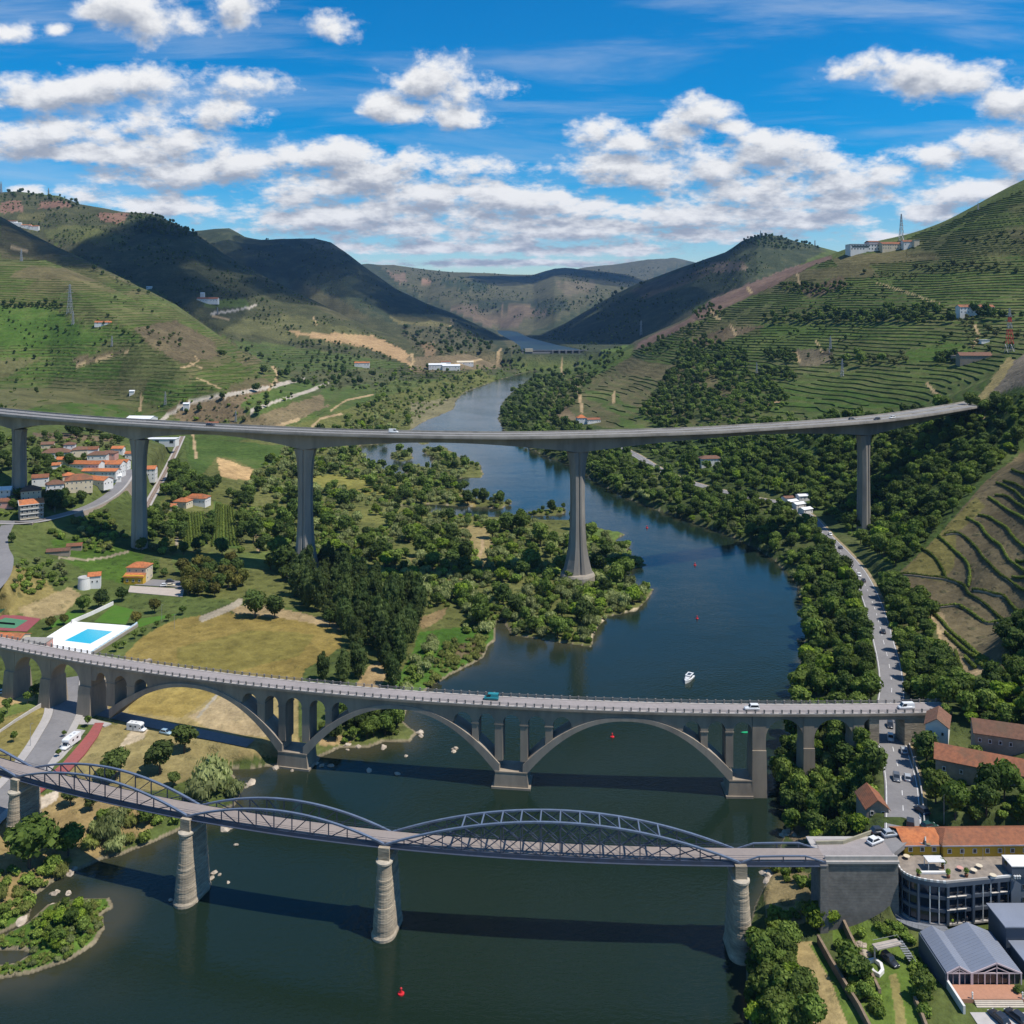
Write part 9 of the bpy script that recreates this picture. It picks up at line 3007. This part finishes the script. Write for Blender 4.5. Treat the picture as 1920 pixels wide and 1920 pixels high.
 S([(770, 1250), (800, 1215), (820, 1200), (800, 1260), (745, 1320)], {'willow_bush': 2, 'green_bush': 2}, 3.4, 160, 66, {'willow_bush': 'silver willow beside the lone poplar', 'green_bush': 'green bush beside the lone poplar'}, 'bushes beside the lone poplar', 0.6, 1.1)
 S([(840, 1205), (930, 1190), (940, 1215), (900, 1240), (800, 1300), (790, 1290)], {'reed_bed': 1}, 2.2, 300, 67, 'green reeds in the shallow cove by the bridge', 'reeds in the shallow cove', 0.4, 0.8)
 # park and village
 S([(340, 1075), (440, 1062), (455, 1100), (430, 1120), (350, 1125)], {'golden_tree': 3, 'dark_tree': 1}, 5.0, 120, 71, {'golden_tree': 'golden brown plane tree by the parking court', 'dark_tree': 'dark tree among the golden plane trees'}, 'plane trees by the parking court', 0.8, 1.15)
 for (x, y, s, k, t) in ((155, 1148, 0.95, 'broadleaf_tree', 'round green tree at the top corner of the pool lawn'), (190, 1140, 1.0, 'dark_tree', 'dark tree behind the pool lawn'), (228, 1128, 0.8, 'dark_tree', 'conical dark tree between pool lawn and yellow house'),
       (255, 1172, 0.75, 'golden_tree', 'brownish tree on the pool lawn'), (290, 1150, 0.85, 'golden_tree', 'spreading brownish tree behind the pool wall'), (95, 1180, 0.7, 'golden_tree', 'olive brown tree beside the tennis court'), (120, 1172, 0.6, 'golden_tree', 'smaller olive brown tree beside the tennis court'),
       (265, 1035, 0.95, 'dark_tree', 'dark round tree at the foot of the second viaduct pier'), (290, 1075, 0.8, 'broadleaf_tree', 'green tree beside the yellow house'), (308, 1082, 0.55, 'dark_tree', 'small tree by the parked cars'),
       (22, 1018, 0.62, 'dark_tree', 'round tree on the corner of the town street'), (120, 1005, 0.6, 'olive_tree', 'dark umbrella shaped tree on the garden terrace'), (152, 998, 0.9, 'willow_bush', 'large fresh green shrub below the village road'),
       (195, 1030, 1.0, 'reed_bed', 'big pale clump of canes below the embankment'), (180, 1012, 0.9, 'reed_bed', 'second pale clump of canes below the embankment')):
  single(k, x, y, s, t)
 for i, (x, y, s) in enumerate(((218, 1222, 1.1), (232, 1216, 0.9), (253, 1198, 1.0), (268, 1192, 1.0), (294, 1178, 0.9), (316, 1165, 0.9), (342, 1154, 1.2))):
  single('street_tree', x, y, s, 'small clipped tree on the pavement by the pool wall, %s' % ['first from the bridge', 'second from the bridge', 'third from the bridge', 'fourth from the bridge', 'fifth from the bridge', 'sixth from the bridge', 'tallest and last'][i])
 for i, (x, y, s) in enumerate(((14, 1338, 1.2), (52, 1320, 1.0), (66, 1312, 1.25), (-2, 1370, 1.4), (26, 1392, 0.8), (165, 1363, 0.85), (120, 1382, 0.5), (110, 1420, 0.6))):
  single('street_tree', x, y, s, 'young tree in the park by the road, %s' % ['on the sandy plot', 'beside the arch pier', 'dark one touching the arch pier', 'tallest at the picture edge', 'on the lawn slope', 'at the head of the red path', 'next to the big camper van', 'on the pavement by the red path'][i], 1.25)
 S([(60, 865), (120, 850), (160, 862), (120, 900), (110, 930), (60, 900), (55, 885)], {'olive_tree': 2, 'dark_tree': 2, 'green_bush': 2}, 4.4, 360, 72, {'olive_tree': 'olive tree on the bank above the village', 'dark_tree': 'dark tree on the bank above the village', 'green_bush': 'bush on the bank above the village'}, G_VI, 0.7, 1.1)
 S([(-10, 830), (230, 800), (232, 845), (130, 850), (60, 870), (-10, 900)], {'olive_tree': 4, 'green_bush': 1, 'dark_tree': 1}, 5.5, 900, 73, {'olive_tree': 'olive tree on the slope behind the village', 'green_bush': 'bush on the slope behind the village', 'dark_tree': 'dark tree on the slope behind the village'}, 'trees on the slope behind the village', 0.8, 1.3)
 S([(95, 930), (160, 940), (140, 962), (90, 960)], {'dark_tree': 2, 'green_bush': 1}, 4.0, 160, 74, {'dark_tree': 'dark tree in the shade below the village houses', 'green_bush': 'bush in the shade below the village houses'}, G_VI, 0.7, 1.0)
 S([(-10, 930), (40, 930), (45, 965), (-10, 968)], {'green_bush': 3, 'broadleaf_tree': 1}, 3.4, 160, 75, {'green_bush': 'garden bush by the house with grey gable', 'broadleaf_tree': 'garden tree by the house with grey gable'}, G_VI, 0.6, 0.9)
 S([(275, 930), (330, 880), (400, 905), (470, 900), (470, 990), (450, 1045), (290, 1040), (270, 1000)], {'dark_tree': 3, 'broadleaf_tree': 3, 'olive_tree': 2, 'green_bush': 1}, 5.2, 1400, 76, {'dark_tree': 'dark tree around the farm by the railway', 'broadleaf_tree': 'green tree around the farm by the railway', 'olive_tree': 'olive around the farm by the railway', 'green_bush': 'bush around the farm by the railway'}, 'trees around the farm by the railway', 0.8, 1.2, thin=(26, 0.42))
 S([(80, 985), (200, 960), (250, 1030), (190, 1040), (120, 1030)], {'green_bush': 4, 'reed_bed': 1, 'olive_tree': 1}, 3.2, 500, 77, {'green_bush': 'green bush on the bank below the village road', 'reed_bed': 'canes on the bank below the village road', 'olive_tree': 'grey olive on the bank below the village road'}, 'plants on the bank below the village road', 0.6, 1.1, thin=(14, 0.47))
 S([(20, 1050), (120, 1060), (130, 1100), (60, 1120), (10, 1110)], {'green_bush': 2, 'olive_tree': 1}, 3.6, 260, 78, {'green_bush': 'dry bush on the yellow grass bank', 'olive_tree': 'grey bush on the yellow grass bank'}, 'bushes on the yellow grass bank', 0.5, 1.0, thin=(14, 0.52))
 # hillsides: hedgerows and olive lines
 for j, (poly, kinds, r, n, s0, s1) in enumerate([
  ([(1715, 498), (1780, 496), (1895, 500), (1925, 506), (1925, 512), (1800, 512), (1715, 511)], {'olive_tree': 1}, 6.0, 300, 1.6, 2.4),
  ([(1610, 512), (1720, 514), (1718, 524), (1640, 522)], {'olive_tree': 1}, 6.5, 160, 1.2, 1.9),
  ([(1465, 536), (1580, 532), (1590, 550), (1500, 552), (1470, 546)], {'dark_tree': 1, 'green_bush': 1}, 6, 260, 0.6, 1.0),
  ([(1430, 598), (1500, 590), (1600, 586), (1740, 574), (1782, 585), (1785, 606), (1640, 610), (1560, 606), (1440, 608)], {'dark_tree': 2, 'broadleaf_tree': 2}, 8, 900, 0.9, 1.6),
  ([(1552, 676), (1570, 670), (1700, 668), (1720, 674), (1690, 682), (1560, 690)], {'olive_tree': 2, 'broadleaf_tree': 0.5}, 6.5, 240, 1.4, 2.0),
  ([(1800, 450), (1925, 432), (1925, 440), (1810, 456), (1800, 458)], {'olive_tree': 1}, 8, 160, 1.2, 2.0),
  ([(1815, 458), (1925, 446), (1925, 454), (1815, 462)], {'olive_tree': 1}, 9, 120, 1.2, 1.8),
  ([(1280, 640), (1330, 636), (1360, 650), (1396, 664), (1400, 690), (1330, 720), (1310, 760), (1290, 800), (1240, 806), (1200, 782), (1230, 740), (1262, 690)], {'dark_tree': 3, 'broadleaf_tree': 3, 'green_bush': 1}, 7.0, 2200, 0.8, 1.4),
  ([(1010, 765), (1050, 705), (1060, 690), (1130, 660), (1160, 652), (1180, 660), (1110, 715), (1076, 770)], {'dark_tree': 2, 'broadleaf_tree': 2}, 7.5, 600, 0.8, 1.3),
  ([(1430, 655), (1490, 660), (1494, 684), (1440, 676)], {'dark_tree': 1}, 7, 160, 0.7, 1.1),
  ([(1420, 690), (1500, 698), (1490, 716), (1420, 706)], {'dark_tree': 1, 'green_bush': 1}, 6.5, 160, 0.7, 1.1),
  ([(1400, 700), (1460, 720), (1480, 760), (1400, 790), (1310, 795), (1320, 750), (1360, 710)], {'dark_tree': 2, 'broadleaf_tree': 3, 'green_bush': 2}, 6.5, 900, 0.7, 1.2),
  ([(1750, 668), (1790, 664), (1800, 680), (1760, 686)], {'dark_tree': 1}, 6.0, 80, 0.7, 1.1),
  ([(1800, 585), (1870, 590), (1925, 590), (1925, 600), (1850, 602), (1800, 600)], {'olive_tree': 1, 'dark_tree': 0.4}, 7, 160, 1.0, 1.8),
  ([(1800, 600), (1830, 610), (1836, 650), (1822, 650)], {'olive_tree': 1}, 6, 120, 1.0, 1.6),
  ([(1840, 620), (1925, 622), (1925, 636), (1840, 634)], {'olive_tree': 1}, 14, 60, 1.6, 2.2),
  ([(1190, 668), (1220, 640), (1290, 612), (1330, 600), (1330, 615), (1280, 640), (1240, 668)], {'dark_tree': 1, 'green_bush': 1}, 8, 300, 0.6, 1.1),
  ([(1290, 580), (1340, 570), (1360, 590), (1310, 600)], {'dark_tree': 1}, 8, 100, 0.6, 1.0),
  # left hills
  ([(90, 486), (180, 505), (260, 540), (330, 586), (330, 592), (255, 548), (176, 512), (90, 492)], {'olive_tree': 2, 'dark_tree': 0.5}, 9, 260, 1.0, 1.8),
  ([(5, 572), (100, 570), (118, 576), (100, 580), (5, 579)], {'dark_tree': 1}, 8, 160, 0.5, 0.9),
  ([(245, 620), (330, 625), (360, 640), (300, 650), (250, 635)], {'olive_tree': 1}, 12, 60, 1.0, 1.8),
  ([(380, 655), (440, 666), (510, 690), (505, 697), (440, 676), (380, 664)], {'dark_tree': 1}, 10, 90, 0.5, 0.9),
  ([(400, 610), (470, 645), (560, 712), (600, 716), (590, 726), (540, 722), (450, 655)], {'olive_tree': 2, 'dark_tree': 1}, 11, 200, 1.0, 1.6),
  ([(320, 760), (430, 735), (520, 718), (560, 740), (470, 790), (360, 800)], {'olive_tree': 2, 'dark_tree': 1, 'green_bush': 1}, 10, 240, 0.8, 1.5),
  ([(480, 700), (700, 690), (760, 700), (700, 730), (640, 735), (560, 725)], {'olive_tree': 2, 'dark_tree': 1, 'green_bush': 1}, 12, 500, 1.0, 1.8),
  ([(680, 650), (770, 672), (768, 678), (680, 656)], {'olive_tree': 1}, 12, 60, 1.2, 1.8),
  ([(520, 625), (640, 622), (690, 626), (690, 629), (640, 626), (520, 629)], {'olive_tree': 1}, 16, 80, 1.2, 1.8),
  ([(540, 640), (590, 640), (596, 650), (545, 655)], {'dark_tree': 1}, 12, 60, 0.7, 1.1),
  ([(750, 615), (860, 612), (935, 650), (915, 660), (840, 670), (780, 664)], {'dark_tree': 1, 'olive_tree': 2}, 16, 500, 1.0, 1.9),
  ([(960, 650), (985, 655), (985, 690), (940, 690), (940, 670)], {'dark_tree': 1}, 12, 120, 0.9, 1.4),
  ([(0, 362), (60, 358), (110, 366), (150, 382), (150, 396), (60, 372), (0, 374)], {'dark_tree': 1}, 16, 220, 0.8, 1.8),
  ([(225, 402), (290, 402), (365, 434), (372, 446), (330, 446), (260, 440)], {'dark_tree': 1}, 14, 420, 0.8, 1.5),
  ([(1390, 450), (1430, 441), (1500, 455), (1545, 468), (1480, 470), (1400, 462)], {'dark_tree': 1}, 16, 420, 0.8, 1.6),
 ]):
  S(poly, kinds, r, n, 300 + j, {'olive_tree': 'small grey green olive tree on the terraced hillside', 'dark_tree': 'dark tree in a hedgerow on the terraced hillside', 'broadleaf_tree': 'green tree in a hedgerow on the terraced hillside', 'green_bush': 'bush in a hedgerow on the terraced hillside'}, 'hedgerow plants on the hillsides', s0, s1)
 for j, (poly, r, n, a, b, th) in enumerate(([[(150, 400), (300, 405), (370, 438), (540, 545), (760, 655), (560, 640), (380, 560), (200, 470), (120, 420)], 10, 9000, .4, .95, .5],
            [[(380, 432), (600, 447), (690, 505), (920, 622), (860, 640), (640, 560), (480, 500)], 17, 5000, .5, 1.3, .5],
            [[(1010, 640), (1140, 565), (1290, 500), (1400, 448), (1500, 458), (1460, 500), (1330, 560), (1190, 640), (1100, 660)], 14, 8000, .5, 1.2, .48],
            [[(0, 362), (230, 400), (230, 460), (120, 460), (0, 410)], 12, 2400, .5, 1.1, .5], [[(0, 410), (180, 500), (400, 620), (330, 560), (180, 480), (60, 440)], 9, 2400, .45, .9, .52],
            [[(690, 500), (1000, 518), (1240, 500), (1180, 560), (1000, 600), (880, 590), (780, 550)], 34, 5000, .8, 2.0, .5],
            [[(480, 640), (700, 640), (760, 665), (700, 720), (560, 715)], 15, 900, .6, 1.3, .5], [[(1240, 620), (1500, 540), (1690, 520), (1900, 540), (1900, 660), (1700, 690), (1500, 700)], 13, 1500, .35, .8, .56], [[(0, 560), (300, 560), (500, 720), (300, 770), (0, 770)], 14, 900, .3, .7, .56])):
  S(poly, {'dark_tree': 2, 'olive_tree': 1, 'green_bush': 2}, r, n, 500 + j, '', 'scrub', a, b, thin=(r * 7.0, th))
 # low garden and bank on the near right
 for (x, y, s, k, t) in ((1528, 1742, 0.85, 'bright_tree', 'bright green spreading tree in front of the stone abutment'), (1558, 1738, 0.7, 'bright_tree', 'yellow green tree touching the abutment corner'), (1615, 1755, 0.6, 'green_bush', 'rounded bush on the lawn under the hotel'),
       (1470, 1795, 0.55, 'broadleaf_tree', 'slim green tree at the head of the dry strip'), (1604, 1870, 0.9, 'green_bush', 'dark leafy bush between the garden walls'), (1590, 1830, 0.7, 'green_bush', 'small leafy bush between the garden walls'),
       (1575, 1780, 0.7, 'green_bush', 'ivy green bush beside the old wall'), (1908, 1868, 0.55, 'street_tree', 'round tree beside the entrance steps'), (1640, 1790, 0.6, 'green_bush', 'shrub under the steel gangway')):
  single(k, x, y, s, t)

BLOCK += [np.array([(93, 231), (99, 231), (112, 262), (95, 262)]), np.array([(96, 200), (150, 200), (150, 242), (96, 242)])]
for q in ([(530, 624), (640, 627), (700, 632), (748, 654), (788, 681), (770, 688), (740, 672), (690, 652), (630, 642)], [(406, 860), (432, 864), (476, 882), (468, 900), (416, 894)], [(870, 990), (915, 990), (922, 1040), (912, 1085), (894, 1060)], [(560, 900), (620, 893), (700, 903), (690, 920), (600, 918)], [(735, 910), (775, 914), (790, 922), (740, 922)], [(460, 1040), (520, 1034), (520, 1060), (330, 1072), (330, 1050)]):
 BLOCK.append(np.array([pix(*p)[:2] for p in q]))
plants_main()
plant_all()
# ================================================================== unseen clouds, placed so that they shade the far hills, and the air
CLOUDW, N_, bs_, out_ = new_mat('thin_cloud')
bs_.inputs['Base Color'].default_value = (.85, .85, .87, 1)
bs_.inputs['Roughness'].default_value = 1.0
tr_ = N_.n('ShaderNodeBsdfTransparent')
mx_ = N_.n('ShaderNodeMixShader')
mx_.inputs[0].default_value = .38
N_.t.links.new(tr_.outputs[0], mx_.inputs[1])
N_.t.links.new(bs_.outputs[0], mx_.inputs[2])
N_.t.links.new(mx_.outputs[0], out_.inputs['Surface'])
for i, (gx_, gy_, zc_, rx, ry) in enumerate(((-900, 2680, 1800, 430, 620), (-900, 4450, 2150, 820, 800), (480, 3700, 1850, 560, 700), (-1330, 2250, 1700, 330, 230), (400, 7600, 3100, 900, 700), (-300, 3900, 2000, 300, 260))):
 k = zc_ - 250
 cx, cy_ = gx_ + SUN_DIR.x / SUN_DIR.z * k, gy_ + SUN_DIR.y / SUN_DIR.z * k
 r = np.random.default_rng(40 + i)
 m = MB()
 for j in range(26):
  a, q = r.uniform(0, 6.28), sqrt(r.uniform(0, 1))
  s = r.uniform(.22, .42)
  v = ICO2_V * np.array([rx * s, ry * s, 90 + 60 * s]) * (1 + r.normal(scale=.07, size=(len(ICO2_V), 1))) + np.array([cx + cos(a) * q * rx * .8, cy_ + sin(a) * q * ry * .8, zc_ + r.uniform(60, 170) * (1.2 - q)])
  m.add(v.tolist(), ICO2_F)
 o = m.build('cloud', CLOUDW, None, True, origin=(cx, cy_, zc_))
 o['kind'] = 'structure'
# the air: one closed box of thin pale haze round the camera and the land
hz = MB().hexa([(-16000, -400, -6), (16000, -400, -6), (16000, 16600, -6), (-16000, 16600, -6), (-16000, -400, 1150), (16000, -400, 1150), (16000, 16600, 1150), (-16000, 16600, 1150)])
hm = bpy.data.materials.new('thin_haze')
hm.use_nodes = True
hm.node_tree.nodes.clear()
pv = hm.node_tree.nodes.new('ShaderNodeVolumePrincipled')
pv.inputs['Color'].default_value = (0.30, 0.56, 1.0, 1)
pv.inputs['Density'].default_value = 2.4e-5
pv.inputs['Anisotropy'].default_value = 0.0
ho = hm.node_tree.nodes.new('ShaderNodeOutputMaterial')
hm.node_tree.links.new(pv.outputs[0], ho.inputs['Volume'])
o = hz.build('haze', hm)
o['kind'] = 'stuff'
